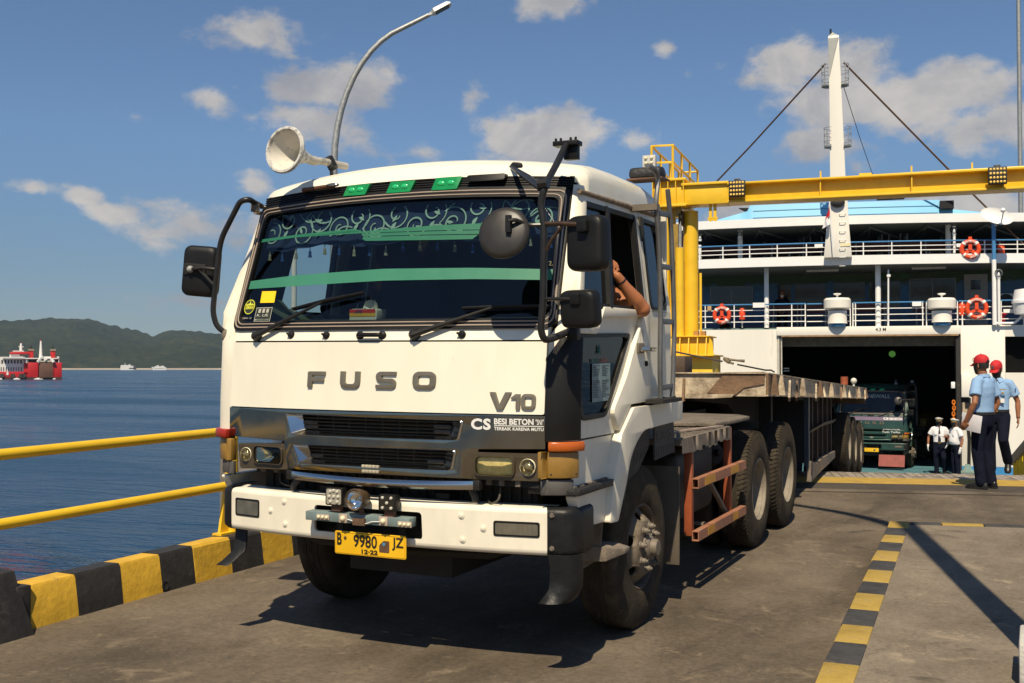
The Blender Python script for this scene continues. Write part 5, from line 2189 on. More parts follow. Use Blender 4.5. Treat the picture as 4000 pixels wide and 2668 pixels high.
# ---- ladder behind the door
lad = empty('ladder', '', '')
del lad['label'], lad['category']
lad.parent = TR
lm_ = mat('ladder_steel', (.15, .15, .15), .45, metal=.5, var=.25, dirt=((.14, .08, .04), .3, 9))
LX = 1.315
f0 = [T(*p, x=LX) for p in ((2580, 1556), (2578, 1400), (2580, 1213), (2574, 958), (2563, 800), (2570, 700), (2556, 662), (2530, 648))]
r0 = [T(*p, x=LX) for p in ((2626, 1550), (2631, 1400), (2633, 1254), (2624, 960), (2617, 840), (2608, 740))]
g = G()
g.tube(bez(f0, 5), .017, 8)
g.build('ladder_rail', lm_, lad)
g = G()
g.tube(bez(r0, 5), .017, 8)
g.build('ladder_rail', lm_, lad)
for (pa, pb) in (((2572, 832), (2615, 840)), ((2576, 1040), (2622, 1046)), ((2580, 1255), (2630, 1258)), ((2581, 1515), (2627, 1508))):
 g = G()
 g.bar(T(*pa, x=LX), T(*pb, x=LX), .014, .036)
 g.build('rung', lm_, lad, bevel=.002)
g = G()
p = T(2604, 1556, x=LX)
g.box(1.2, 1.36, p.y-.22, p.y+.20, p.z-.025, p.z)
g.build('ladder_foot', chass, lad)
g = G()
for zz_ in (2.72,):
 g.box(1.15, 1.33, f0[4].y-.03, f0[4].y+.03, zz_-.02, zz_+.02)
g.build('ladder_bracket', steel, lad)
g = G()
p = T(2545, 690, x=1.2)
g.box(1.04, 1.29, p.y-.05, p.y+.12, p.z-.02, p.z-.01)
g.build('top_plate', mat('rust_plate', (.12, .06, .035), .7, var=.4), lad)
g = G()
g.loft([[Vector((x, p.y-.08+dy, p.z-.008+h)) for dy, h in ((.04, 0), (.04, .05), (.07, .075), (.15, .08), (.19, .05), (.19, 0))] for x in (1.05, 1.12, 1.2, 1.27)])
g.build('tarpaulin_roll', mat('tarp_black', (.018, .018, .02), .6, var=.3, bump=.4), lad, bevel=.02)
q_ = T(2534, 640, x=1.15)
g = G()
g.box(q_.x-.045, q_.x+.045, q_.y, q_.y+.04, p.z+.03, q_.z+.06)
wl_ = g.build('led_lamp', mat('lamp_white', (.55, .53, .48), .4, var=.2), lad, bevel=.004)
for k in range(3):
 for j in range(2):
  g = G()
  g.ball((q_.x-.02+.04*j, q_.y-.002, q_.z-.03+k*.035), .012, 8, 6)
  g.build('led', ledl, wl_)

# ---- mirrors
def rounded_box(w, h, d, r, y0=0, taper=.9):
 """shell facing -y, centred on the origin"""
 rr = fillet([(-w/2, -h/2), (w/2, -h/2), (w/2, h/2), (-w/2, h/2)], r, 6)
 g_ = G()
 rings = [[Vector((p[0]*s, y, p[1]*s)) for p in rr] for s, y in ((.98, d), (1, d*.9), (1, d*.35), (.97, d*.15), (.90, .02*d), (.72, -.03*d), (.35, -.05*d), (.02, -.05*d))]
 g_.loft(rings)
 return g_


ma = empty('mirror_frame', '', '')
del ma['label'], ma['category']
ma.parent = TR
yM = -.16
tp = T(2214, 560, x=1.12)
k1 = T(2131, 721, y=yM)
pts = [tp, T(2175, 640, y=(tp.y+yM)/2+.02), k1, T(2111, 790, y=yM), T(2125, 880, y=yM), T(2122, 1169, y=yM), T(2112, 1290, y=yM), T(2125, 1328, y=yM+.02), T(2160, 1322, y=-.05), T(2237, 1288, x=1.225)]
g = G()
g.tube(bend(pts, .05, 4), .0195, 10)
tb = g.build('tube', dkmetal, ma)
g = G()
bp0 = T(2005, 655, y=front(.95, 2.86))
g.tube([bp0+Vector((0, -.02, 0)), T(2062, 695, y=.08), T(2112, 735, y=yM+.02)], [.012, .022, .018], 8)
g.tube([T(2105, 720, y=yM), T(2142, 716, y=yM)], .03, 8)
g.build('stay', dkmetal, ma)
g = G()
tri_ = [T(*p, y=front(.95, 2.86)-.01) for p in ((1966, 676), (2040, 652), (2032, 634), (2000, 632))]
g.loft([tri_, [p+Vector((0, .03, 0)) for p in tri_]])
g.build('stay_plate', black, ma, bevel=.008)
g = G()
g.box(tp.x-.075, tp.x+.075, tp.y-.03, tp.y+.05, tp.z-.015, tp.z+.012)
g.box(tp.x-.02, tp.x+.06, tp.y, tp.y+.05, tp.z-.09, tp.z-.01)
for dx in (-.06, -.03, .03, .06):
 g.lathe([(.008, 0), (.008, .02)], (tp.x+dx, tp.y-.015, tp.z+.01), (0, 0, 1), 6)
g.build('roof_clamp', black, ma, bevel=.003)
g = G()
foot = T(2240, 1296, x=1.24)
g.box(foot.x-.03, foot.x+.03, foot.y-.03, foot.y+.03, foot.z-.045, foot.z+.02)
g.build('lower_clamp', black, ma, bevel=.008)
# big mirror
c1_ = T(2285, 950, y=yM)
g = rounded_box(.222, .290, .09, .06)
m1 = g.build('mirror', black, ma, smooth=60)
m1.location = c1_ + Vector((0, -.03, 0))
m1.rotation_euler = (0, 0, radians(-12))
g = G()
g.prism(fillet(band(-.135, .135, -.10, .10), .05, 5), [], .002, lambda u, v, d: Vector((u, .0915+d, v)))
g.build('mirror_glass', mat('mirror_silver', (.8, .8, .8), .03, metal=1, var=0, rvar=0), m1)
g = rounded_box(.062, .068, .05, .012)
b_ = g.build('mirror_boss', black, m1)
b_.location = (.01, -.035, .085)
g = G()
g.tube([T(2122, 875, y=yM), T(2180, 873, y=yM-.02), T(2270, 877, y=yM-.04)], .013, 8)
g.tube([T(2130, 985, y=yM), T(2155, 935, y=yM-.01), T(2195, 885, y=yM-.02)], .010, 8)
g.build('mirror_arm', mat('rusty_arm', (.06, .035, .022), .5, metal=.3, var=.5, vscale=18), ma)
# lower mirror
c2_ = T(2256, 1210, y=yM)
g = rounded_box(.215, .200, .08, .05)
m2 = g.build('mirror', black, ma, smooth=60)
m2.location = c2_ + Vector((0, -.02, 0))
m2.rotation_euler = (radians(6), 0, radians(-10))
g = G()
g.prism(fillet(band(-.09, .09, -.095, .095), .04, 5), [], .002, lambda u, v, d: Vector((u, .0815+d, v)))
g.build('mirror_glass', bpy.data.materials['mirror_silver'], m2)
g = rounded_box(.06, .06, .03, .008)
b_ = g.build('mirror_boss', black, m2)
b_.location = (.0, -.015, .055)
g = G()
g.tube([T(2122, 1168, y=yM), T(2240, 1168, y=yM-.03)], .010, 8)
g.build('mirror_arm', dkmetal, ma)
# round kerb mirror over the windscreen
c3_ = T(1967, 908, y=-.24)
g = G()
g.lathe([(.146, .022), (.150, .010), (.146, .0), (.12, -.012), (.06, -.020), (.001, -.022)], (0, 0, 0), (0, 1, 0), 40)
m3 = g.build('mirror', mat('mirror_back', (.026, .023, .02), .42, var=.25, vscale=6), ma, smooth=60)
m3.location = c3_
m3.scale = (.93, 1, .96)
m3.rotation_euler = (radians(-14), radians(8), radians(8))
g = G()
a = T(1985, 862, y=-.275)
g.tube(bend([T(2125, 878, y=yM), T(2060, 880, y=yM-.03), T(2015, 858, y=-.25), a], .04, 4), .011, 8)
g.box(a.x-.016, a.x+.012, a.y-.004, a.y+.02, a.z-.06, a.z+.03)
g.build('mirror_arm', dkmetal, ma)
# left mirror
mb_ = empty('mirror_frame', '', '')
del mb_['label'], mb_['category']
mb_.parent = TR
yL = .10
pts = [T(1022, 806, x=-1.12), T(1000, 795, y=.2), T(972, 778, y=.12), T(938, 786, y=yL), T(864, 932, y=yL), T(852, 1010, y=yL), T(831, 1219, y=yL), T(846, 1275, y=yL+.01), T(889, 1306, x=-1.2)]
g = G()
g.tube(bend(pts, .06, 5), .0185, 10)
g.build('tube', dkmetal, mb_)
g = G()
p = T(997, 800, y=.2)
g.box(p.x-.02, p.x+.02, p.y-.02, p.y+.02, p.z-.045, p.z+.02)
p = T(884, 1312, x=-1.2)
g.ball(p, (.03, .03, .045))
g.build('clamp', dusty, mb_)
cl_ = T(773, 1058, y=yL)
g = rounded_box(.245, .330, .09, .055)
ml = g.build('mirror', black, mb_, smooth=60)
ml.location = cl_
ml.rotation_euler = (0, radians(5), radians(14))
ml.scale = (.95, 1, 1)
g = G()
g.prism(fillet(band(-.15, .15, -.11, .11), .05, 5), [], .002, lambda u, v, d: Vector((u, .0915+d, v)))
g.build('mirror_glass', bpy.data.materials['mirror_silver'], ml)
g = G()
g.box(-.10, .06, -.014, .0, -.03, .045)
g.build('mirror_boss', blackm, ml, bevel=.004)
g = G()
j0 = T(743, 1052, y=yL-.03)
g.tube([j0, T(790, 1046, y=yL-.035), T(846, 1052, y=yL)], .012, 8)
g.tube([T(780, 1055, y=yL-.03), T(838, 1118, y=yL)], .011, 8)
g.build('mirror_arm', dkmetal, mb_)
g = G()
g.ball(j0, .024)
g.build('ball_joint', mat('joint_grey', (.25, .25, .24), .4, var=.3), mb_)

# ---- roof horn
hn = empty('air_horn', '', '')
del hn['label'], hn['category']
hn.parent = TR
hc = T(1113, 585, y=.15)
he = T(1352, 650, y=.75)
ax = (hc-he).normalized()
ax = Vector((-.07, -.98, .10)).normalized()
mid = hc - ax*.19
g = G()
hornm = mat('horn_white', (.60, .57, .50), .5, var=.1, vscale=9, dirt=((.05, .05, .05), .38, 16))
rimmat = mat('horn_chipped', (.62, .60, .55), .5, var=.1, dirt=((.04, .045, .05), .62, 26))
u_ = ax.orthogonal().normalized()
g.lathe([(.125, -.004), (.108, -.04), (.078, -.09), (.052, -.135), (.034, -.185), (.026, -.22)], hc, ax, 36, caps=False)
g.build('horn_bell', hornm, hn)
g = G()
prof = [(.125, -.005), (.133, .012), (.147, .012), (.153, 0), (.149, -.014), (.134, -.022), (.112, -.045), (.082, -.095), (.056, -.14), (.038, -.19), (.030, -.22)]
g.lathe(prof, hc, ax, 36, caps=False)
g.build('horn_rim', rimmat, hn)
g = G()
s0 = hc - ax*.215
g.tube(bez([s0+ax*.02, s0-ax*.06, s0.lerp(he, .35), s0.lerp(he, .7), he]), [.034]*4 + [.030]*10 + [.024]*27, 12)
g.build('horn_pipe', mat('horn_pipe', (.45, .42, .36), .55, var=.2, dirt=((.05, .04, .035), .5, 12)), hn)
g = G()
pm = s0.lerp(he, .6)
g.bar(pm, pm+Vector((-.02, .05, -.14)), .02, .03)
g.tube([pm+Vector((-.02, 0, .035)), pm+Vector((.02, 0, -.035))], .034, 8)
g.build('horn_bracket', dkmetal, hn)
# papers and lettering in the low door window
sfw = side(1, -.052)
wp = lambda px, py: (lambda p: (p.y, p.z))(T(px, py, x=1.18))
a0, a1 = wp(2293, 1421), wp(2364, 1563)
pz = mat('notice_paper', (.22, .30, .31), .6, var=.12, vscale=16)
dr_r = [o for o in TR.children if o.name.startswith('door')][-1]
g = G()
y0, y1, z1, z0 = a0[0], a1[0], a0[1], a1[1]
g.prism(band(z0, z1, y0, y1), [], .0012, lambda u, v, d: Vector((1.212-d, u, v)))
nt_ = g.build('notice', pz, dr_r, smooth=0)
g = G()
rng = random.Random(2)
for k in range(20):
 z = z1-.012-(z1-z0-.03)*k/20
 if k in (7, 8):
  continue
 for c_ in range(2):
  w = (y1-y0)*rng.uniform(.2, .42)
  ya = y0+.008+c_*(y1-y0)*.5
  g.quad(*[Vector((1.2125, u, v)) for u, v in band(z-.0035, z+.0015, ya, ya+w)])
g.build('print_lines', mat('notice_print', (.05, .075, .085), .7), nt_, smooth=0)
d0, d1 = wp(2290, 1416), wp(2318, 1401)
DW = lambda u, v, o_: Vector((1.212+o_, u, v))
text_on('lettering', 'BGR', DW, mat('teal_print', (.02, .14, .12), .6), dr_r, d0[0], d1[0], d0[1], d1[1], bold=.02)
e1 = wp(2350, 1401)
text_on('lettering', 'LOGI', DW, mat('red_print', (.22, .03, .02), .6), dr_r, d1[0]+.004, e1[0], d0[1]+.001, d1[1]+.001, bold=.02)
cxe, cze = wp(2320, 1368)
g = G()
for s_ in (-1, 1):
 for (ya, za, yb, zb) in ((.002, .03, .002, .008), (.004, .016, .022, .006), (.004, .006, .018, -.012), (.006, -.004, .02, -.022), (.014, -.014, .004, -.004)):
  p0, p1 = Vector((1.2125, cxe+s_*ya, cze+za)), Vector((1.2125, cxe+s_*yb, cze+zb))
  g.bar(p0, p1, .0012, .006, (1, 0, 0))
g.build('star_emblem', mat('teal_emblem', (.03, .22, .18), .6), dr_r)
def plane_pt(px, py, O, n, off=0):
 d = ray(px, py)
 s = ((O + n*off - CAM).dot(n))/d.dot(n)
 return CAM + d*s


# ================================================================== TRAILER
TL = empty('flatbed_trailer', 'long empty flatbed trailer with rusty cream side rails coupled behind the white truck', 'trailer')
TRM = Matrix.Translation((0, 5.25, 1.635)) @ Matrix.Rotation(radians(3.8), 4, 'Z') @ Matrix.Rotation(radians(-1.6), 4, 'X')
TL.matrix_world = TRM
TRI_ = TRM.inverted()
rustp = mat('rusty_plate', (.17, .10, .055), .75, var=.35, vscale=6, dirt=((.40, .29, .05), .32, 3.4), bump=.3)
deckm = mat('trailer_deck', (.085, .06, .042), .8, var=.4, vscale=3, dirt=((.2, .15, .1), .3, 5), bump=.3)
HW = 1.22
FY = -.55
g = G()
g.box(-HW+.02, HW-.02, FY, 12.9, -.03, 0)
g.build('deck', deckm, TL)
for sg in (-1, 1):
 g = G()
 # channel section: web and two flanges
 g.box(sg*(HW-.012), sg*HW, FY, 12.9, -.195, -.004)
 g.box(sg*(HW-.05), sg*(HW+.022), FY, 12.9, -.003, .008)
 g.box(sg*(HW-.05), sg*(HW+.018), FY, 12.9, -.212, -.196)
 sr = g.build('side_rail', cream, TL)
 g = G()
 g.box(sg*(HW+.001), sg*(HW+.02), FY, FY+.14, -.20, -.004)
 g.build('corner_plate', rustp, sr)
 for k, (y, w, kind_) in enumerate([(-.22, .05, 1), (.25, .05, 1), (.62, .04, 0), (1.2, .05, 0), (2.0, .06, 1), (3.1, .05, 0), (3.9, .07, 1), (4.5, .08, 2), (5.4, .07, 1), (6.6, .05, 0), (7.5, .07, 1), (8.7, .06, 2), (9.8, .05, 0), (10.7, .07, 1), (11.9, .06, 0), (12.6, .08, 1)]):
  g = G()
  if kind_ == 1:
   g.loft([[Vector((sg*(HW+.003), y-w, -.20)), Vector((sg*(HW+.07), y-w*.6, -.20)), Vector((sg*(HW+.045), y-w*.6, .0)), Vector((sg*(HW+.003), y-w, .0))],
     [Vector((sg*(HW+.003), y+w, -.20)), Vector((sg*(HW+.07), y+w*.6, -.20)), Vector((sg*(HW+.045), y+w*.6, .0)), Vector((sg*(HW+.003), y+w, .0))]])
  elif kind_ == 0:
   g.bar((sg*(HW+.05), y+.12, -.06), (sg*(HW+.07), y-.10, -.24), .022, .05)
  else:
   g.loft([[Vector((sg*(HW+.004), y-.1, -.2)), Vector((sg*(HW+.05), y-.1, -.2)), Vector((sg*(HW+.004), y+.02, -.02))], [Vector((sg*(HW+.004), y+.06, -.2)), Vector((sg*(HW+.05), y+.06, -.2)), Vector((sg*(HW+.004), y+.06, -.02))]])
  g.build('stake_bracket', cream if k % 3 else rustp, sr)
 # main beams under the deck
 g = G()
 g.loft([[Vector((sg*x, y, z)) for x, z in ((.42, -.03), (.54, -.03), (.54, zb), (.42, zb))] for y, zb in ((FY+.05, -.26), (1.2, -.30), (2.4, -.62), (12.7, -.55))])
 g.build('main_beam', chass, TL)


def TF(px, py, off=0):
 """survey pixel -> (x, z) on the trailer's front face"""
 o_, d_ = TRI_ @ CAM, TRI_.to_3x3() @ ray(px, py)
 p_ = o_ + d_*((FY-off-o_.y)/d_.y)
 return p_.x, p_.z


g = G()
g.box(-HW, HW, FY-.02, FY-.001, -.215, -.004)
g.box(-HW, HW, FY-.05, FY-.001, -.003, .008)
hb_ = g.build('head_board', cream, TL)
pts = [TF(*p, .034) for p in ((2762, 1534), (2833, 1454), (2988, 1452), (2986, 1500), (2942, 1508), (2906, 1514), (2876, 1540), (2858, 1546))]
g = G()
g.prism(pts, [], .012, lambda u, v, d: Vector((u, FY-.034+d, v)))
g.build('doubler_plate', rustp, hb_)
g = G()
pts = [TF(*p, .04) for p in ((2640, 1538), (2868, 1540), (2858, 1552), (2780, 1556), (2640, 1556))]
g.prism(pts, [], .015, lambda u, v, d: Vector((u, FY-.04+d, v)))
g.build('lower_flange', cream, hb_)
g = G()
a, b_ = TF(2668, 1568, .07), TF(2676, 1478, .05)
g.loft([[Vector((a[0]+dx, FY-.08, a[1])), Vector((a[0]+dx, FY-.025, a[1])), Vector((a[0]+dx, FY-.022, b_[1])), Vector((a[0]+dx, FY-.03, b_[1]))] for dx in (-.012, .012)])
g.build('gusset', rustp, hb_)
g = G()
g.box(-HW, HW, 12.902, 12.93, -.32, .0)
g.build('tail_board', rustp, TL)
g = G()
for i in range(18):
 y = -.2+i*.73
 g.box(-HW+.03, HW-.03, y, y+.06, -.19, -.031)
g.build('cross_member', chass, TL)
# landing legs
for sg in (-1, 1):
 g = G()
 g.box(sg*.72, sg*.86, 2.2, 2.36, -.95, -.03)
 g.box(sg*.68, sg*.90, 2.12, 2.44, -.98, -.95)
 g.build('landing_leg', chass, TL)
# tool cage with slats on the right side
cage = empty('tool_cage', '', '')
del cage['label'], cage['category']
cage.parent = TL
slatm = mat('cage_slat', (.05, .026, .017), .75, var=.4, dirt=((.06, .04, .03), .4, 7))
for i, y in enumerate((4.3, 4.95, 5.6, 6.25, 6.9)):
 g = G()
 g.box(1.06, 1.10, y, y+.09, -1.08, -.2)
 g.build('slat', slatm, cage)
g = G()
g.box(1.06, 1.12, 3.7, 3.85, -1.1, -.21)
g.build('cage_post', mat('cage_blue', (.03, .045, .065), .6), cage)
g = G()
g.tube([(1.115, 3.85, -.66), (1.13, 4.6, -.63), (1.115, 5.4, -.60), (1.115, 7.2, -.58)], .05, 6, flat=.2)
g.build('strap', mat('strap_grey', (.12, .11, .10), .8), cage)
g = G()
g.loft([[Vector((1.09, y, z)) for z in (zb, zt)] + [Vector((1.15, y, z)) for z in (zt, zb)] for y, zb, zt in ((3.75, -1.30, -1.03), (4.4, -1.26, -1.10), (5.2, -1.22, -1.06), (6.2, -1.18, -1.05), (7.0, -1.14, -1.04))])
g.build('cage_sill', dusty, cage)
g = G()
g.box(.5, 1.05, 3.7, 7.2, -1.05, -.25)
g.build('cage_box', blackm, cage)
# wheels of the trailer stand on the ramp
for i, y in enumerate((8.95, 10.3, 11.65)):
 for sg in (-1, 1):
  o = copy_tree(dw, TL)
  wp_ = TRM @ Vector((sg*HW, y, 0))
  zc = ramp_z(wp_.x, wp_.y)+.533
  lp = TRI_ @ Vector((wp_.x, wp_.y, zc))
  o.location = lp
  o.rotation_euler = (.5+i, 0, 0 if sg > 0 else pi)
 g = G()
 g.tube([(-.9, y, lp.z), (.9, y, lp.z)], .08, 10)
 g.build('axle', chass, TL)
 g = G()
 g.box(.86, 1.22, y+.57, y+.585, lp.z-.32, lp.z+.45)
 if i == 2:
  g.build('mudflap', bpy.data.materials['mudflap'], TL)
# chain binder and strap over the deck
bind = empty('load_binder', '', '')
del bind['label'], bind['category']
bind.parent = TL
dx = 1.10
tw = lambda px, py: TRI_ @ at(px, py, x=1.16)
tw = lambda px, py: TRI_ @ plane_pt(px, py, Vector((0, 4.78, 0)), Vector((0, 1, 0)))
p0, p1, p2, p3 = tw(2632, 1373), tw(2822, 1412), tw(2880, 1424), tw(2990, 1446)
g = G()
g.tube([p0, p1], .012, 6, flat=.6)
g.build('strap', mat('strap_brown', (.035, .025, .018), .7, var=.3), bind)
g = G()
g.tube([p2, p3, tw(3012, 1446), tw(3026, 1454)], .008, 6)
g.build('hook', dkmetal, bind)
bm_ = mat('binder_olive', (.16, .125, .075), .55, var=.3)
q1, q2, q3 = tw(2830, 1402), tw(2850, 1416), tw(2866, 1421)
g = G()
g.bar(q1, q2, .05, .035)
g.bar(tw(2826, 1400), tw(2846, 1404), .04, .03)
g.bar(q2, q3, .03, .022)
g.build('ratchet', bm_, bind, bevel=.006)
g = G()
g.tube([tw(2848, 1404), tw(2880, 1408), tw(2908, 1410)], [.011, .010, .014], 8)
g.build('lever', bm_, bind)
a, b_ = TRI_ @ at(2640, 1432, y=5.4), TRI_ @ at(2702, 1395, y=5.4)
g = G()
g.box(a.x, b_.x, -.2, .15, .009, b_.z)
o = g.build('wooden_block', mat('block_brown', (.085, .055, .036), .8, var=.35, stretch=(1, 6, 1)), bevel=.008)
o.matrix_world = TRM
tag(o, 'dark brown wooden block lying on the front of the trailer deck behind the ladder', 'block')
g = G()
p = TRI_ @ at(3298, 1500, x=.7)
g.lathe([(.06, 0.009), (.06, .14)], (p.x, p.y, 0), (0, 0, 1), 12)
g.build('deck_post', orange, TL)
g = G()
p = TRI_ @ at(3335, 1505, x=.6)
g.lathe([(.02, 0.009), (.02, .06)], (p.x, p.y, 0), (0, 0, 1), 8)
g.ball((p.x, p.y, .10), .055)
g.build('ball_marker', mat('ball_white', (.6, .58, .5), .5), TL)

# ================================================================== GANTRY
PHG = radians(6.5)
gO = at(2692, 1436, D=22.8)
gex, gey = Vector((cos(PHG), sin(PHG), 0)), Vector((-sin(PHG), cos(PHG), 0))


def GP(px, py, off=0):
 """gantry plane -> (u along the beam, z)"""
 p = plane_pt(px, py, gO, gey, off)
 return (p-gO).dot(gex), p.z


def gw(u, v, z):
 return Vector((gO.x, gO.y, 0)) + gex*u + gey*v + Vector((0, 0, z))


GMX = Matrix((gex, gey, Vector((0, 0, 1)))).transposed().to_4x4()
GMX.translation = Vector((gO.x, gO.y, 0))
GA = empty('gantry', 'yellow steel gantry spanning the ramp with a railed platform on its left column', 'gantry')
GA.matrix_world = GMX
_, zb = GP(2690, 800)
_, zt = GP(2690, 716)
u0 = GP(2672, 760)[0]
u1 = GP(2842, 760)[0]
uR = GP(4000, 700)[0] + 1.2
g = G()
g.box(u0, u1, -.0, .5, zb, zt-.05)
g.box(u0-.05, u1+.02, -.06, .56, zt-.05, zt)
beam1 = g.build('beam_end', yellowp, GA, bevel=.004)
g = G()
g.box(u1, uR, .10, .13, zb+.045, zt-.075)
g.box(u1, uR, -.03, .5, zb+.005, zb+.045)
g.box(u1, uR, -.06, .5, zt-.075, zt-.035)
beam = g.build('beam', yellowp, GA, bevel=.003)
for px in (2845, 3205, 3562, 3920):
 u = GP(px, 760)[0]
 g = G()
 g.box(u-.012, u+.012, -.02, .0995, zb+.046, zt-.076)
 g.build('stiffener', yellowp, beam)
g = G()
pv = [(2912, 712), (3240, 692), (3380, 681)]
pa, pb = GP(2915, 706), GP(3380, 680)
g.tube([(pa[0], .1, pa[1]-.03), (pb[0], .1, pb[1]-.03)], .028, 8)
pc_ = GP(4000, 650)
g.tube([(pb[0], .1, pb[1]-.03), (uR, .1, pc_[1]+.0)], .033, 8)
g.box(pb[0]-.12, pb[0]+.12, .05, .15, zt-.034, pb[1]+.03)
for px in (3205, 3562, 3800):
 u = GP(px, 760)[0]
 g.box(u-.015, u+.015, .08, .12, zt-.034, zt+.12)
g.build('service_pipe', yellowp, beam)
# far column (outside the frame)
g = G()
g.tube([(uR-.3, .25, -3.5), (uR-.3, .25, zb)], .2, 16)
g.box(uR-.7, uR+.2, -.1, .6, zb-.02, zt)
g.build('column', yellowp, GA)
# left column: head, pipes, jack, base
hx0, hx1 = GP(2552, 760)[0], u0
hd0 = GP(2600, 786)[1]
g = G()
g.box(hx0, hx1, .0, 1.25, zb+.02, zt+.06)
g.box(hx0-.05, hx1+.05, -.10, 1.35, zt+.06, zt+.11)
g.box(hx0-.05, hx1+.05, -.08, 1.33, zb-.03, zb+.02)
head = g.build('column_head', yellowp, GA, bevel=.004)
for k in range(5):
 u = hx0 + (hx1-hx0)*k/4
 g = G()
 g.loft([[Vector((u+d, y, z)) for y, z in ((-.002, zb+.021), (-.07, zb+.021), (-.09, zt+.059), (-.002, zt+.059))] for d in (-.01, .01)])
 g.build('stiffener', yellowp, head)
base_z = GP(2690, 1312)[1]
mid_z = GP(2690, 1386)[1]
for pxa, pxb, off, z0, z1, nm_ in ((2580, 2616, .15, mid_z, zb-.03, 'column_pipe'), (2668, 2728, .45, base_z, zb-.08, 'column_pipe'), (2638, 2672, .12, base_z, GP(2650, 966)[1], 'jack_cylinder')):
 a, b_ = GP(pxa, 1000, off)[0], GP(pxb, 1000, off)[0]
 g = G()
 g.tube([((a+b_)/2, off, z0), ((a+b_)/2, off, z1)], (b_-a)/2, 20)
 o = g.build(nm_, yellowp, GA)
 if nm_ == 'jack_cylinder':
  g = G()
  g.tube([((a+b_)/2+.01, off, z1), ((a+b_)/2+.01, off, GP(2650, 845)[1])], .035, 10)
  g.build('rod', galv, o)
  g = G()
  g.box((a+b_)/2-.08, (a+b_)/2+.03, off-.05, off+.1, GP(2650, 845)[1]-.02, zb-.031)
  g.box((a+b_)/2-.15, (a+b_)/2-.03, off-.02, off+.1, z1-.3, z1+.5)
  g.build('clevis', mat('gantry_dark', (.30, .19, .03), .6, var=.3), o)
a, b_ = GP(2612, 1000, .3)[0], GP(2640, 1000, .3)[0]
g = G()
g.box(a-.05, b_, .3, .34, base_z, zb-.035)
g.build('web_plate', yellowp, GA)
g = G()
u = GP(2732, 1050, .4)[0]
g.box(u-.0, u+.045, .40, .44, base_z, GP(2730, 1060)[1])
g.build('side_strip', yellowp, GA)
x0, x1 = GP(2585, 1350)[0], GP(2762, 1350)[0]
x2 = GP(2794, 1400)[0]
g = G()
g.box(x0, x1, .0, .9, mid_z, base_z-.025)
g.box(x0-.04, x1+.05, -.1, 1.0, base_z-.025, base_z)
g.box(x0-.2, x2, -.25, 1.2, mid_z-.03, mid_z)
g.box(x0-.1, x2-.05, -.05, 1.1, -1.0, mid_z-.03)
ped = g.build('pedestal', yellowp, GA, bevel=.003)
for k in range(6):
 u = x0 + (x1-x0)*(k+.2)/5.2
 g = G()
 g.loft([[Vector((u+d, y, z)) for y, z in ((-.002, mid_z+.001), (-.2, mid_z+.001), (-.08, base_z-.026), (-.002, base_z-.026))] for d in (-.01, .01)])
 g.build('stiffener', yellowp, ped)
for u, s_ in ((x1, 1),):
 g = G()
 g.loft([[Vector((u+du, y, z)) for du, z in ((.002, mid_z+.001), (x2-x1-.03, mid_z+.001), (x2-x1-.06, base_z-.12), (.04, base_z-.026), (.002, base_z-.026))] for y in (.0, .02)])
 g.build('stiffener', yellowp, ped)
g = G()
for px in (2715, 2742):
 u = GP(px, 1300)[0]
 g.box(u-.05, u+.05, .1, .25, base_z, base_z+.10)
g.build('anchor_block', mat('anchor_brown', (.35, .17, .04), .7, var=.3), ped)
# hooks under the beam
for px in (2772, 2790):
 u = GP(px, 820)[0]
 g = G()
 zh = GP(2780, 863)[1]
 g.box(u-.03, u+.03, .1, .14, zh+.06, zb)
 g.lathe([(.055, 0), (.055, .03)], (u, .105, zh+.06), (0, 1, 0), 14)
 g.build('hanger', yellowp, beam1)
g = G()
g.lathe([(.16, 0), (.17, .02), (.12, .04), (.17, .06), (.16, .08)], (GP(2655, 840, .2)[0], .2, GP(2655, 850)[1]), (1, 0, 0), 20)
g.build('pulley', dkmetal, GA)
# platform railing
prs = empty('platform_railing', '', '')
del prs['label'], prs['category']
prs.parent = GA
zr0, zr1 = zt+.11, GP(2600, 568)[1]
ax0, ax1, ay0, ay1 = GP(2545, 640)[0], GP(2628, 640)[0], .0, 3.2


def rails(pts, zs_, r):
 for z in zs_:
  g_ = G()
  g_.tube([(p[0], p[1], z) for p in pts], r, 8)
  g_.build('rail', yellowp, prs)


cor = [(ax0, 3.2), (ax0, 0), (ax1, 0), (ax1, 3.2)]
rails(cor, (zr1, zr0+(zr1-zr0)*.5), .026)
for p in [(ax0, 0), (ax1, 0), (ax1, 1.05), (ax1, 2.1), (ax1, 3.2), (ax0, 1.0), (ax0, 2.1), (ax0, 3.2)]:
 g = G()
 g.tube([(p[0], p[1], zr0-.03), (p[0], p[1], zr1)], .028, 8)
 g.build('rail_post', yellowp, prs)
rails([(ax0, 3.2), (ax1, 3.2)], (zr1-.02, zr0+(zr1-zr0)*.45), .024)
g = G()
g.box(ax0-.1, ax1+.1, 1.36, 3.3, zr0-.06, zr0-.02)
g.build('platform', yellowp, GA)
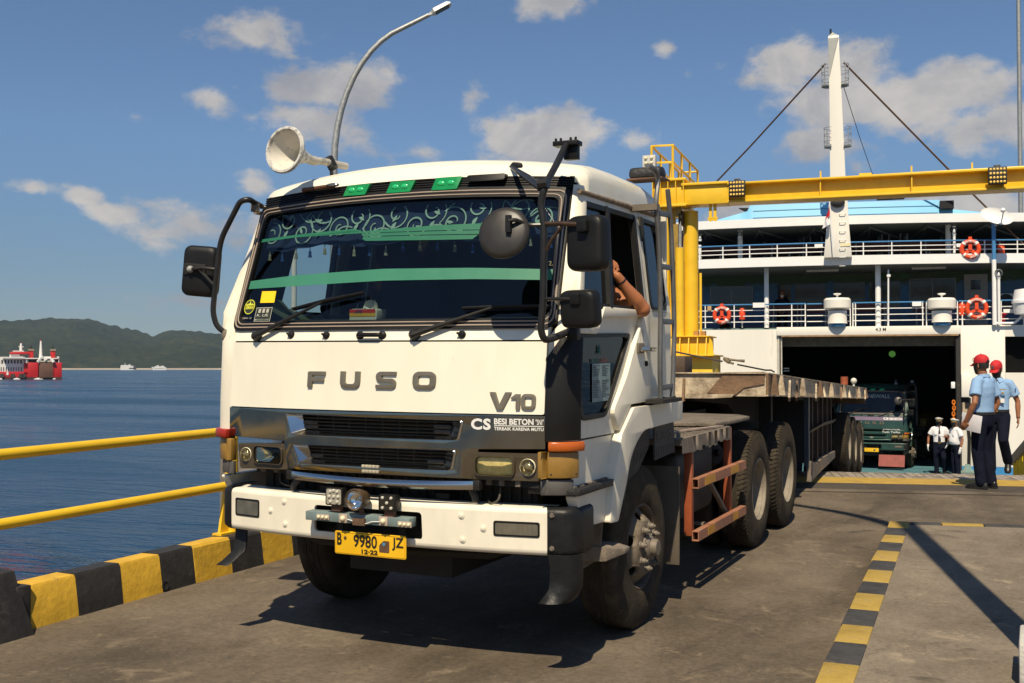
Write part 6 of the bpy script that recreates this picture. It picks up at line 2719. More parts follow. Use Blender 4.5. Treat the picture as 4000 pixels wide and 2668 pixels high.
# floodlights on the beam
fm = mat('flood_black', (.015, .014, .012), .5)
fl_m = mat('flood_lens', (.85, .55, .10), .3, var=.1, coat=.4)
for cpx, cpy, w, h, rws in ((2878, 736, .165, .165, 4), (3897, 685, .165, .165, 4)):
 u, z = GP(cpx, cpy, -.18)
 f_ = empty('floodlight', 'black floodlight with rows of yellow lenses fixed to the %s of the gantry beam' % ('left part' if cpx < 3000 else 'right part'), 'floodlight')
 f_.matrix_world = GMX
 f_['group'] = 'floodlights on the gantry'
 g = G()
 g.box(u-w, u+w, -.18, -.10, z-h, z+h)
 g.box(u-.06, u+.06, -.10, -.061, z+.05, z+h+.05)
 g.build('housing', fm, f_, bevel=.01)
 for i in range(5):
  for j in range(4):
   g = G()
   g.lathe([(.024, 0), (.020, .008), (.008, .013), (.001, .014)], (u-w+.045+i*(2*w-.09)/4, -.181, z-h+.045+j*(2*h-.09)/3), (0, -1, 0), 12)
   g.build('lens', fl_m, f_)
# yellow guard on the ramp's right edge
rg = empty('ramp_guard', 'yellow ribbed guard with a sloping grey handrail at the right edge of the ramp', 'guard')
gm = mat('guard_rail_grey', (.27, .24, .17), .6, metal=.2, var=.2)
p0_, p1_ = at(3955, 1800, D=19.2), at(4075, 1660, D=17.0)
for k in range(9):
 t = k/8
 p = at(3966+k*13, 1850, D=19.0-t*1.6)
 top = p0_.lerp(p1_, (k+.6)/9).z - .06
 g = G()
 g.tube([(p.x, p.y, -.8), (p.x, p.y, top)], .034, 8)
 g.build('bar', mat('guard_yellow', (.82, .56, .01), .45) if k == 0 else bpy.data.materials['guard_yellow'], rg)
g = G()
g.bar(p0_, p1_, .06, .17)
g.build('handrail', gm, rg, bevel=.01)
# ================================================================== FERRY
PHF = radians(8)
fO = at(3300, 1436, D=34.3)
fex, fey = Vector((cos(PHF), sin(PHF), 0)), Vector((-sin(PHF), cos(PHF), 0))
FMX = Matrix((fex, fey, Vector((0, 0, 1)))).transposed().to_4x4()
FMX.translation = Vector((fO.x, fO.y, 0))
FE = empty('ferry', 'large white car ferry with open stern door, white mast and sky blue upper fascia', 'ferry')
FE.matrix_world = FMX


def FP(px, py, off=0):
 p = plane_pt(px, py, Vector((fO.x, fO.y, 0)), fey, off)
 d = p - Vector((fO.x, fO.y, 0))
 return d.dot(fex), p.z


def FX(px, off=0):
 return FP(px, 1300, off)[0]


def FZ(py, px=3300, off=0):
 return FP(px, py, off)[1]


def fthing(name, label, cat, group=None):
 o_ = empty(name, label, cat, group=group)
 o_.matrix_world = FMX
 return o_


shipw = mat('ship_white', (.80, .77, .69), .5, var=.05, vscale=1.2, dirt=((.50, .37, .24), .26, 2.4), stretch=(1, 1, .12))
shipw2 = mat('ship_white_clean', (.84, .84, .82), .4, var=.03)
blue = mat('fascia_blue', (.19, .50, .74), .5, var=.06, vscale=1.5)
blueb = mat('boot_blue', (.05, .26, .55), .5, var=.1)
railb = mat('rail_blue', (.06, .22, .46), .45, var=.1)
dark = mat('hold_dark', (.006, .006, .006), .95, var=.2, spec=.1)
grey_in = mat('recess_grey', (.30, .29, .27), .7, var=.1)
redo = mat('buoy_orange', (.72, .07, .015), .5, var=.08)
maroon = mat('bench_maroon', (.10, .022, .02), .6, var=.2)
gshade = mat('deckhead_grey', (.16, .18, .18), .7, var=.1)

zl0, zl1 = FZ(1309), FZ(1276)            # lintel
xl, xr = FX(3052), FX(3744)              # opening
ZD = -1.55                               # car deck
XL, XR = FX(2730)-4.5, FX(3926)
Z1 = zl1                                  # promenade deck
# hull
hull = empty('stern', '', '')
del hull['label'], hull['category']
hull.parent = FE


def fb(n_, m_, par, *boxes, bevel=0, smooth=40):
 g_ = G()
 for b_ in boxes:
  g_.box(*b_)
 return g_.build(n_, m_, par, bevel=bevel, smooth=smooth)


fb('stern_plating', shipw, hull, (XL, xl-.12, .0, .3, SEA_Z-1, zl1-.06))
fb('stern_plating', shipw, hull, (xr+.06, XR, .0, .35, ZD+.28, zl1-.002), bevel=.01)
fb('boot_stripe', blueb, hull, (xr+.06, XR+7, .004, .36, SEA_Z-1, ZD+.278))
fb('stern_plating', shipw, hull, (XR, XR+7, .0, .35, zl0-.08, zl1-.002), (XR+1.9, XR+7, .001, .35, ZD+.28, zl0-.081), (XR+.002, XR+1.9, .0, .35, ZD+.28, FZ(1455)))
fb('recess', grey_in, hull, (XR+.0, XR+1.9, .9, 1.0, FZ(1460), zl0), (XR+1.85, XR+1.95, .36, .9, FZ(1460), zl0), (XR-.04, XR-.0, .36, .9, FZ(1460), zl0))
fb('lintel', shipw, hull, (xl-.14, xr+.05, -.10, .5, zl0, zl1), bevel=.01)
ln_ = fb('lintel_edge', mat('rust_edge', (.30, .18, .09), .7, var=.4), hull, (xl, xr, -.105, -.08, zl0-.045, zl0-.002))
fb('inner_beam', mat('inner_beam', (.14, .115, .085), .8, var=.3), hull, (xl, xr, .51, .56, FZ(1352), zl0+.1))
lt_ = text_on('lettering', '4.3 M', lambda u, v, o_: Vector((u, -.1005-o_, v)), ink, hull, FX(3420, -.1), FX(3461, -.1), FZ(1294, 3440, -.1), FZ(1280, 3440, -.1), bold=.025)
fb('door_post', mat('post_dark', (.022, .02, .018), .6, dirt=((.2, .15, .1), .3, 9)), hull, (FX(3733), xr+.058, -.03, .4, ZD, zl0))
fb('door_post', mat('post_white', (.5, .47, .4), .6, var=.2, dirt=((.12, .07, .04), .35, 6)), hull, (xl-.14, xl-.06, -.02, .4, SEA_Z, zl0), (xl-.02, xl+.02, -.01, .2, SEA_Z, zl0))
fb('door_post', blackm, hull, (xl-.058, xl-.022, .05, .4, SEA_Z, zl0))
# hold
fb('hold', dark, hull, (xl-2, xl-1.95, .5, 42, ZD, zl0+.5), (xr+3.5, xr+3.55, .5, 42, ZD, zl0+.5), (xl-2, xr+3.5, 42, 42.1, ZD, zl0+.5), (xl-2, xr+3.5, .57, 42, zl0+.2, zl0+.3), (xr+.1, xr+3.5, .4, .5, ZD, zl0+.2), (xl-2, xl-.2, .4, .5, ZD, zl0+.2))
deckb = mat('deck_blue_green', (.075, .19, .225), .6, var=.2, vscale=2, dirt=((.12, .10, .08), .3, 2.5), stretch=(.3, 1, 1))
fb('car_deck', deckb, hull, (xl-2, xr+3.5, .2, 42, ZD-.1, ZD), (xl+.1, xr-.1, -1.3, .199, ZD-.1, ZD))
for px, py, m_ in ((3415, 1343, (.9, .85, .6)), (3601, 1341, (.9, .85, .6))):
 x, z = FP(px, py, 9)
 lmp = bpy.data.materials.new('tube_lamp')
 lmp.use_nodes = True
 b_ = lmp.node_tree.nodes['Principled BSDF']
 b_.inputs['Emission Color'].default_value = m_ + (1,)
 b_.inputs['Emission Strength'].default_value = .35
 fb('tube_lamp', lmp, hull, (x-.2, x+.2, 9, 9.06, z-.03, z+.02))
x, z = FP(3485, 1383, 14)
g = G()
g.ball((x, 14, z), .14, 12, 8)
lmp = bpy.data.materials.new('green_lamp')
lmp.use_nodes = True
b_ = lmp.node_tree.nodes['Principled BSDF']
b_.inputs['Emission Color'].default_value = (.12, .35, .06, 1)
b_.inputs['Emission Strength'].default_value = .35
g.build('signal_lamp', lmp, hull)
# fittings right of the door
fb('junction_box', shipw, hull, (FX(3752), FX(3785), -.14, -.002, FZ(1547), FZ(1461)), bevel=.01)
fb('door_recess', blackm, hull, (FX(3752), FX(3790), -.006, -.001, FZ(1645), FZ(1550)))
fb('door_hinge', cream, hull, (FX(3756), FX(3766), -.06, -.0065, FZ(1640), FZ(1568)), (FX(3766)+.001, FX(3776), -.045, -.0065, FZ(1640), FZ(1592)), bevel=.006)
fb('rubbing_bar', shipw2, hull, (FX(3712), FX(3728), -.12, -.03, FZ(1515), FZ(1490)), bevel=.02)
g = G()
g.tube([(FX(3778), -.05, ZD-.1), (FX(3782), -.06, FZ(1700)), (FX(3776), -.05, FZ(1640))], .045, 8)
g.build('stanchion', blackm, hull)
g = G()
g.loft([[Vector((FX(3774)+sx*w, -.06+sy*w, z)) for sx, sy in ((-1, -1), (1, -1), (1, 1), (-1, 1))] for w, z in ((.26, ZD-.1), (.24, ZD+.12), (.12, ZD+.2), (.05, ZD+.35))])
g.build('bollard_foot', mat('foot_teal', (.12, .2, .19), .7, dirt=((.2, .12, .06), .4, 5)), hull)
# two short pale bars inside the door on the left
fb('hold_bar', shipw2, hull, (FX(3060, 1.5), FX(3082, 1.5), 1.5, 1.56, FZ(1441, 3070, 1.5), FZ(1437, 3070, 1.5)))
fb('hold_bar', shipw2, hull, (FX(3060, 1.5), FX(3082, 1.5), 1.5, 1.56, FZ(1451, 3070, 1.5), FZ(1447, 3070, 1.5)))
# ship's own ramp plate, blue
# hanging orange chain by the door
chn = fthing('chain', 'orange chain hanging beside the right post of the ferry door', 'chain')
x0 = FX(3722)
z0, z1 = ZD, FZ(1568)
n_ = 25
for k in range(n_):
 z = z1 - (z1-z0-.1)*k/(n_-1)
 L = .062
 g = G()
 pts = [(L*1.0*cos(t)*.6, L*sin(t)) for t in [2*pi*i/14 for i in range(15)]]
 if k % 2:
  g.tube([(x0+.01*sin(k), -.05+a, z+b_) for a, b_ in pts], .014, 6, caps=False)
 else:
  g.tube([(x0+.01*sin(k)+a, -.05, z+b_) for a, b_ in pts], .02, 6, caps=False)
 g.build('link', bpy.data.materials.get('chain_orange') or mat('chain_orange', (.62, .17, .012), .5), chn)

# curved deck bands
def bow(u):
 return .018*(u+2.2)**2 if u > -2.2 else .016*(u+2.2)**2


def bandloft(n_, m_, z0f, z1f, off, th, par=FE, xa=XL+2, xb=9.5, bevel=0):
 g_ = G()
 rings = []
 N_ = 36
 for i in range(N_+1):
  u = xa+(xb-xa)*i/N_
  y = bow(u)+off
  a, b_ = (z0f(u) if callable(z0f) else z0f), (z1f(u) if callable(z1f) else z1f)
  rings.append([Vector((u, y, a)), Vector((u, y, b_)), Vector((u, y+th, b_)), Vector((u, y+th, a))])
 g_.loft(rings)
 return g_.build(n_, m_, par, smooth=30)


zb2a, zb2b = FZ(1039), FZ(1003)
zb3a, zb3b = FZ(881), FZ(848)
bandloft('deck_edge', shipw2, zb2a, zb2b, -.5, .12)
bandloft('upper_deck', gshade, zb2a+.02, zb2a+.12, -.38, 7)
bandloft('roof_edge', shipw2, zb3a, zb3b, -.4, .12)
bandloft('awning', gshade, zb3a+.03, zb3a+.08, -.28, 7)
fb('promenade_deck', mat('prom_deck', (.12, .2, .2), .7), FE, (XL, XR+7, .36, 7, Z1-.1, Z1-.004))
# blue fascia over the roof, a raised middle block with sloping shoulders
xa, xb, xc, xd = FX(2730, 1), FX(2935, 1), FX(3676, 1), FX(4060, 1)
zc = FZ(786, 3450, 1)
zs_ = FZ(828, 2935, 1)
zs2 = FZ(808, 3690, 1)


def ftop(u):
 if u < xb:
  t = (u-xa)/(xb-xa)
  return zb3b+.02 + max(0, t)*(zs_-zb3b)
 if u < xb+.08:
  return FZ(806, 2940, 1)
 if u <= xc:
  t = (u-xb)/(xc-xb)
  return FZ(806, 2940, 1) + (zc-FZ(806, 2940, 1))*min(1, t*1.7)
 return max(zb3b+.01, zs2 + (u-xc)/(xd-xc)*(zb3b-zs2))


g = G()
us = sorted([xa-3+i*(xd+3-xa+3)/60 for i in range(61)] + [xb, xb+.081, xc, xc+.01])
rings = [[Vector((u, bow(u)+.55, zb3b-.1)), Vector((u, bow(u)+.75, ftop(u))), Vector((u, bow(u)+.85, ftop(u))), Vector((u, bow(u)+.85, zb3b-.1))] for u in us]
g.loft(rings)
fas = g.build('fascia', blue, FE, smooth=20)
for k in range(2):
 g = G()
 pts = []
 for i in range(30):
  u = xb+.1 + (xc-xb-.15)*i/29
  t = .38+.33*k
  z = zb3b-.1 + (ftop(u)-zb3b+.1)*t
  pts.append((u, bow(u)+.55+.2*t-.006, z))
 g.tube(pts, .014, 5)
 g.build('seam', mat('seam_blue', (.07, .22, .36), .6), fas)
fb('roof_locker', blackm, FE, (FX(3676, 1), FX(3730, 1), .9, 2.0, FZ(815, 3700, 1), FZ(785, 3700, 1)), )
fb('roof_locker', blackm, FE, (FX(3430, 1), FX(3540, 1), 1.5, 1.7, FZ(779, 3450, 1.5), FZ(766, 3450, 1.5)))
g = G()
g.prism([FP(2885, 812, .9), FP(2934, 812, .9), FP(2934, 836, .9)], [], .3, lambda u, v, d: Vector((u, .9+d, v)))
g.build('roof_vent', blackm, FE)

# promenade back wall with mural band, dark windows, door
wallY = 3.2
mur, nd, lk, b_ = node_mat('mural_wall')
tcx = nd.new('ShaderNodeTexCoord')
spx = nd.new('ShaderNodeSeparateXYZ')
lk.new(tcx.outputs['Object'], spx.inputs[0])
nzm = tex(nd, lk, tcx.outputs['Object'], 2.6, 5, .65)
ma_ = nd.new('ShaderNodeMath')
ma_.operation = 'MULTIPLY_ADD'
lk.new(nzm, ma_.inputs[0])
ma_.inputs[1].default_value = .55
lk.new(spx.outputs[2], ma_.inputs[2])
mr_ = nd.new('ShaderNodeMapRange')
mr_.inputs['From Min'].default_value, mr_.inputs['From Max'].default_value = Z1, Z1+2.6
lk.new(ma_.outputs[0], mr_.inputs['Value'])
lk.new(ramp(nd, lk, mr_.outputs[0], [(0, (.02, .07, .16)), (.42, (.03, .11, .24)), (.70, (.025, .11, .22)), (.73, (.018, .05, .018)), (.86, (.03, .075, .02)), (.89, (.07, .22, .32)), (1, (.05, .18, .30))]), b_.inputs['Base Color'])
b_.inputs['Roughness'].default_value = .4
pw1 = fb('promenade_wall', mur, FE, (XL, XR+7, wallY, wallY+.1, Z1, zb2a+.1))
paned = mat('dark_pane', (.008, .009, .011), .08, var=.1, spec=.6)
framg = mat('pane_frame', (.28, .30, .31), .5, var=.1)
off = wallY-.02
for pa, pb, ya, yb, fr_w in ((2777, 2940, 1112, 1178, 1), (3040, 3090, 1108, 1178, 0), (3107, 3226, 1105, 1178, 0), (3260, 3380, 1103, 1178, 0), (3396, 3518, 1102, 1178, 0), (3556, 3733, 1098, 1172, 1)):
 x0, x1 = FX(pa, off), FX(pb, off)
 z1_, z0_ = FZ(ya, 3300, off), FZ(yb+25, 3300, off)
 o = fb('window', paned, pw1, (x0, x1, wallY-.02, wallY-.003, z0_, z1_))
 if fr_w:
  t = .02
  xm = (x0+x1)/2
  fb('window_frame', framg, o, (x0-t, x1+t, wallY-.035, wallY-.021, z1_, z1_+t), (x0-t, x0, wallY-.035, wallY-.021, z0_, z1_-.001), (x1, x1+t, wallY-.035, wallY-.021, z0_, z1_-.001), (xm-t/2, xm+t/2, wallY-.035, wallY-.021, z0_, z1_-.001))
x0, x1 = FX(3770, 3), FX(3862, 3)
dr_ = fb('door', mat('door_grey', (.36, .36, .35), .5, var=.08), pw1, (x0, x1, wallY-.06, wallY-.003, Z1, FZ(1070, 3800, 3)))
fb('door_window', paned, dr_, (x0+(x1-x0)*.28, x0+(x1-x0)*.70, wallY-.075, wallY-.061, FZ(1131, 3800, 3), FZ(1093, 3800, 3)))
mb3 = mat('mural_blue', (.035, .15, .32), .5, var=.3, vscale=8)
for pa, pb, py in ((3228, 3256, 1128), (3520, 3552, 1118), (2945, 3000, 1130)):
 fb('mural_panel', mb3, pw1, (FX(pa, 3), FX(pb, 3), wallY-.015, wallY-.004, Z1+.3, FZ(py, 3240, 3)))
fb('exit_sign', mat('sign_green', (.02, .12, .03), .5), pw1, (FX(3520, 3), FX(3550, 3), wallY-.03, wallY-.0155, FZ(1080, 3530, 3), FZ(1069, 3530, 3)))
for px in (3210, 3640):
 x = FX(px)
 fb('tube_lamp', mat('lamp_off', (.5, .5, .48), .4), FE, (x-.5, x+.5, 1.2, 1.28, zb2a-.06, zb2a+.01))
# upper deck back wall and fittings in the dark
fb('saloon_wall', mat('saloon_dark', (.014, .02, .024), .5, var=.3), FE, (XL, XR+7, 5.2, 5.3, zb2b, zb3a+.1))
redp = mat('panel_red', (.12, .010, .012), .5, var=.2)
fb('red_panel', redp, FE, (FX(3325, 4), FX(3425, 4), 4.9, 5.0, zb2b+.1, FZ(905, 3370, 4)))
for px, off_ in ((3128, 3.5), (3436, 3.5), (3540, 3.5), (2990, 4), (3680, 4.2)):
 x = FX(px, off_)
 g = G()
 g.tube([(x, off_, zb2b), (x, off_, zb3a+.04)], .06, 8)
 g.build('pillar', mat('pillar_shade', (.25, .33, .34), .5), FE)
for px in (3142, 3212, 3448, 3520):
 x = FX(px, 3)
 g = G()
 g.tube(bend([(x, 3, zb2b), (x, 3, zb2b+1.05), (x+.22, 3, zb2b+1.05), (x+.22, 3, zb2b)], .08), .022, 6)
 g.build('hoop_rail', shipw2, FE)
# benches on the upper deck
for k, px in enumerate((2775, 2880, 2960, 3080, 3150, 3410, 3555, 3700, 3850)):
 b_ = fthing('bench', '', 'bench', 'slatted benches on the upper deck')
 pos_ = ('leftmost', 'second from the left', 'third from the left', 'fourth from the left', 'just left of the mast', 'first right of the mast', 'second right of the mast', 'third right of the mast', 'rightmost')[k]
 b_['label'] = 'dark red slatted bench on the upper ferry deck, ' + pos_
 x = FX(px, 1.4)
 y = bow(x)+.9
 for j in range(3):
  z = zb2b+.22+.14*j if j else zb2b+.24
  if j == 0:
   fb('seat_slat', maroon, b_, (x-.62, x+.62, y, y+.34, z, z+.03))
  else:
   fb('back_slat', maroon, b_, (x-.62, x+.62, y+.36, y+.385, zb2b+.12+.17*j, zb2b+.25+.17*j))
 for sx in (-.5, .5):
  fb('leg', framg, b_, (x+sx-.02, x+sx+.02, y, y+.35, zb2b, zb2b+.239), (x+sx-.02, x+sx+.02, y+.351, y+.36, zb2b, zb2b+.62))


# railings
def deck_rail(z0, h, xa_, xb_, off_, n, gaps, nb=3, top=railb, slope=0.0):
 r_ = empty('deck_railing', '', '')
 del r_['label'], r_['category']
 r_.parent = FE
 K = 40
 for j in range(nb+1):
  g_ = G()
  z = z0 + h*(j+1)/(nb+1)
  g_.tube([(xa_+(xb_-xa_)*i/K, bow(xa_+(xb_-xa_)*i/K)*slope+off_, z) for i in range(K+1)], .022 if j == nb else .014, 6)
  g_.build('rail', top if j == nb else shipw2, r_)
 for x in n:
  g_ = G()
  y = bow(x)*slope+off_
  g_.tube([(x, y, z0), (x, y, z0+h)], .019, 6)
  g_.build('rail_post', shipw2, r_)
 return r_


h2 = FZ(946, 3300, -.4)-zb2b
deck_rail(zb2b, h2, XL+3, 9, -.42, [FX(p, -.4) for p in (2640, 2733, 2825, 2930, 3038, 3152, 3375, 3487, 3603, 3860, 3995, 4080)], 0, 2, slope=1)
h1 = FZ(1183)-Z1
for xa_, xb_, nn in ((XL, FX(3148), (2660, 2755, 2868, 2992, 3093, 3146)), (FX(3150), FX(3323), (3236, 3322)), (FX(3332), FX(3612), (3332, 3342, 3468, 3605)), (FX(3620), FX(3742), (3620, 3741)), (FX(3748), FX(3890), (3760, 3885)), (FX(3908), XR+6, (3912, 4000, 4080))):
 deck_rail(Z1, h1, xa_, xb_, .12 if (xa_, xb_) not in (((FX(3150), FX(3323))), ) else .35, [FX(p, .1) for p in nn], 0, 3)
# bulwark posts and columns on the promenade
for px, za, zb_, w, off_ in ((2995, Z1, zb2a+.02, .075, .25), (3431, Z1, zb2a+.02, .085, .25), (2893, zb2b, zb3a+.03, .08, .5), (3713, zb2b, zb3a+.03, .085, .6), (2733, zb2b, FZ(940), .06, -.2)):
 x = FX(px, off_)
 g = G()
 y = off_ + (bow(x) if za > Z1+1 else 0)
 g.tube([(x, y, za), (x, y, zb_)], w, 12)
 g.build('column', shipw2, FE)
x = FX(3886, -.1)
g = G()
g.tube([(x, -.08, Z1), (x, -.08, FZ(1015, 3886))], .065, 10)
g.build('light_pole', shipw2, FE)
g = G()
g.tube([(x, -.08, FZ(1015, 3886)), (x, -.08, FZ(872, 3886))], .06, 10)
g.build('light_pole', railb, FE)
g = G()
g.tube([(FX(3470, 0), -.02, Z1), (FX(3472, 0), -.02, FZ(1058))], .025, 6)
g.box(FX(3466, 0), FX(3480, 0), -.06, -.0, FZ(1086), FZ(1076))
g.build('aerial', shipw2, FE)
# globe lamps
globe = glass('globe_glass', (.8, .82, .84), .9)
for k, (px, py, zb_, off_) in enumerate(((3733, 889, zb2b, -.3), (3901, 1066, Z1, -.12), (2733, 924, FZ(945), -.25), (2889, 914, FZ(945), .2))):
 x, z = FP(px, py, off_)
 lp_ = empty('globe_lamp', '', '')
 del lp_['label'], lp_['category']
 lp_.parent = FE
 y = off_ + (bow(x) if zb_ > Z1+1 else 0)
 g = G()
 r = .125 if k < 2 else .09
 g.ball((x, y, z), r, 16, 10)
 g.build('globe', globe, lp_, smooth=80)
 g = G()
 g.lathe([(.05, -r-.05), (.06, -r+.02), (.04, -r+.04), (.03, .0), (.001, .03)], (x, y, z), (0, 0, 1), 10)
 g.build('lamp_cap', shipw2, lp_)
 if k < 2:
  g = G()
  g.tube([(x, y, zb_), (x, y, z-r-.05)], .04, 8)
  g.build('stem', shipw2, lp_)
# mushroom ventilators
for px in (3271, 3682):
 v_ = empty('ventilator', '', '')
 del v_['label'], v_['category']
 v_.parent = FE
 x = FX(px, -.3)
 zt_ = FZ(1176, px, -.3)
 g = G()
 g.lathe([(.24, 0), (.25, .12)], (x, -.3+.25, Z1), (0, 0, 1), 24)
 g.build('ventilator_base', mat('vent_blue', (.05, .22, .42), .5), v_)
 zz = FZ(1213, px, -.3)
 g = G()
 g.lathe([(.30, .10), (.285, .14), (.285, zz-Z1)], (x, -.05, Z1), (0, 0, 1), 28)
 g.build('ventilator_trunk', shipw, v_)
 g = G()
 zz2, zz3 = FZ(1202, px, -.3), FZ(1163, px, -.3)
 g.lathe([(.36, zz2-.03), (.41, zz2), (.41, zz3-.06), (.36, zz3), (.02, zz3+.02)], (x, -.05, 0), (0, 0, 1), 32)
 hd_ = g.build('ventilator_hood', shipw, v_, smooth=30)
 g = G()
 g.lathe([(.03, zz3), (.03, zz3+.08), (.12, zz3+.12), (.12, zz3+.15), (.01, zz3+.16)], (x, -.05, 0), (0, 0, 1), 14)
 g.build('handwheel', shipw2, hd_)
# small white notice plates on the rails
for k, (px0_, px1_, ya, yb, off_) in enumerate(((2942, 2988, 1183, 1202, .08), (3564, 3600, 1179, 1196, .08), (3184, 3216, 953, 968, -.47), (3744, 3762, 946, 960, -.3), (3920, 3960, 1208, 1222, .08))):
 x0, x1 = FX(px0_, off_), FX(px1_, off_)
 y = off_-.03 if ya > 1000 else bow((x0+x1)/2)-.47
 fb('notice_plate', shipw2, FE, (x0, x1, y-.01, y, FZ(yb, px0_, off_), FZ(ya, px0_, off_)))
fb('notice_plate', mat('notice_tan', (.5, .33, .16), .6), FE, (FX(2763), FX(2778), .06, .07, FZ(1204), FZ(1186)))
# mast
mst = empty('mast', '', '')
del mst['label'], mst['category']
mst.parent = FE
mo = -.75


def MP(px, py):
 return FP(px, py, mo)


rows = [(1006, 3218, 3328), (900, 3228, 3318), (770, 3240, 3310), (690, 3242, 3303), (560, 3241, 3297), (420, 3240, 3290), (300, 3238, 3285), (200, 3236, 3279), (140, 3234.5, 3277)]
g = G()
rings = []
for py, a, b_ in rows:
 (x0, z), (x1, _) = MP(a, py), MP(b_, py)
 d = (x1-x0)*.75
 rings.append([Vector((x0, mo, z)), Vector((x1, mo, z)), Vector((x1, mo+d, z)), Vector((x0, mo+d, z))])
g.loft(rings)
mp_ = g.build('mast_trunk', shipw, mst, bevel=.012)
(x0, z0), (x1, _) = MP(3234.5, 140), MP(3277, 140)
xm, zt_ = MP(3244, 122)
g = G()
g.loft([[Vector((x0, mo+.05, z0)), Vector((x1, mo+.05, z0)), Vector((x1, mo+.3, z0)), Vector((x0, mo+.3, z0))], [Vector((x0+.14, mo+.15, z0+.15)), Vector((x1-.16, mo+.15, z0+.12)), Vector((x1-.16, mo+.25, z0+.12)), Vector((x0+.14, mo+.25, z0+.15))], [Vector((xm-.02, mo+.18, zt_)), Vector((xm+.02, mo+.18, zt_)), Vector((xm+.02, mo+.22, zt_)), Vector((xm-.02, mo+.22, zt_))]])
g.build('mast_top', mat('mast_grey', (.35, .36, .34), .5, var=.2), mst)
g = G()
g.tube([(xm, mo+.2, zt_-.05), (xm, mo+.2, MP(3244, 106)[1])], .03, 8)
g.build('mast_light', blackm, mst)
# twisted shadow near the top, put in as a leaning grey plate
g = G()
pa_, pb_, pc_2 = MP(3236, 150), MP(3262, 200), MP(3240, 300)
g.loft([[Vector((pa_[0], mo-.02, pa_[1])), Vector((MP(3276, 145)[0], mo-.03, pa_[1])), Vector((pb_[0], mo-.045, pb_[1])), Vector((pc_2[0], mo-.03, pc_2[1]))], [Vector((pa_[0], mo-.003, pa_[1])), Vector((MP(3276, 145)[0], mo-.003, pa_[1])), Vector((pb_[0], mo-.003, pb_[1])), Vector((pc_2[0], mo-.003, pc_2[1]))]])
g.build('mast_shadow_plate', mat('mast_shadow_plate', (.36, .37, .35), .5), mst)
for py, pyt, hw in ((333, 250, 40), (572, 496, 40)):
 for sg in (-1, 1):
  cx0 = MP(3262, py)[0] if py < 400 else MP(3272, py)[0]
  zb_, zt2 = MP(3262, py)[1], MP(3262, pyt)[1]
  R_ = hw/FPX*34
  bk = empty('mast_basket', '', '')
  del bk['label'], bk['category']
  bk.parent = mst
  arc = [Vector((cx0+sg*(.18+R_*.55*(1-cos(t))*.0) + sg*R_*.72*sin(t), mo+.15+R_*.75*cos(t), 0)) for t in [pi*i/10 for i in range(11)]]
  for k in range(3):
   g = G()
   z = zb_+.06+(zt2-zb_-.06)*(k+.6)/2.6
   g.tube([p+Vector((0, 0, z)) for p in arc], .010, 6)
   g.build('hoop', galv, bk)
  g = G()
  for i in (2, 4, 6, 8):
   g.tube([arc[i]+Vector((0, 0, zb_)), arc[i]+Vector((0, 0, zt2))], .012, 6)
  g.build('upright', galv, bk)
  g = G()
  g.loft([[p+Vector((0, 0, z)) for p in arc] for z in (zb_, zb_+.05)])
  g.build('basket_floor', galv, bk)
for k in range(7):
 py = 836+k*34
 x0, z = MP(3279, py)
 x1, _ = MP(3302, py)
 g = G()
 g.tube(bend([(x0, mo-.003, z), (x0, mo-.06, z), (x1, mo-.06, z), (x1, mo-.003, z)], .03, 3), .010, 6)
 g.build('rung', shipw2, mst)
x, z = MP(3272, 792)
g = G()
g.ball((x, mo-.06, z), (.22, .12, .16), 12, 8)
g.build('floodlight', mat('flood_dark', (.03, .03, .03), .6), mst)
fb('mast_sign', mat('sign_cream', (.75, .68, .42), .6), mst, (MP(3282, 955)[0], MP(3322, 955)[0], mo-.02, mo-.003, MP(3300, 962)[1], MP(3300, 950)[1]))
# stays
stay = mat('wire_rust', (.12, .065, .04), .6, metal=.3)
for (a, b_, r, offb) in (((3225, 245), (2800, 705), .028, 1.5), ((3295, 240), (4010, 962), .03, 1.0), ((3296, 338), (3408, 680), .012, 6)):
 x0, z0 = MP(*a)
 x1, z1_ = FP(b_[0], b_[1], offb)
 g = G()
 pA, pB = Vector((x0, mo+.1, z0)), Vector((x1, offb, z1_))
 if a[1] < 300:
  pB = pA + (pB-pA)*1.35
 g.tube([pA, pA.lerp(pB, .5)-Vector((0, 0, .06)), pB], r, 6)
 g.build('stay_wire', stay, mst)
# flag on the mast
fl = fthing('flag', 'small red and white flag drooping from the ferry mast', 'flag')
x, zt_ = FP(3237, 782, -1.0)
_, zbm = FP(3237, 965, -1.0)
g = G()
g.tube([(x+.12, -1.0, zbm), (x+.02, -1.0, zt_)], .018, 6)
g.build('flag_pole', shipw2, fl)
xa_, za_ = FP(3235, 792, -1.0)
for n2, m2, o0, o1 in (('red_cloth', mat('flag_red', (.62, .012, .02), .7), 0, .55), ('white_cloth', mat('flag_white', (.75, .74, .74), .7), .55, 1)):
 g = G()
 g.grid(lambda u, v: Vector((x+.03-.02*0 - (.20*(o0+(o1-o0)*v)+.03)*u*1.0 + .06*v*(1-u)*0, -1.0+.04*sin(u*7+v*3), za_-(.05+.62*(o0+(o1-o0)*v)) - .12*u)), 8, 8)
 g.build(n2, m2, fl)

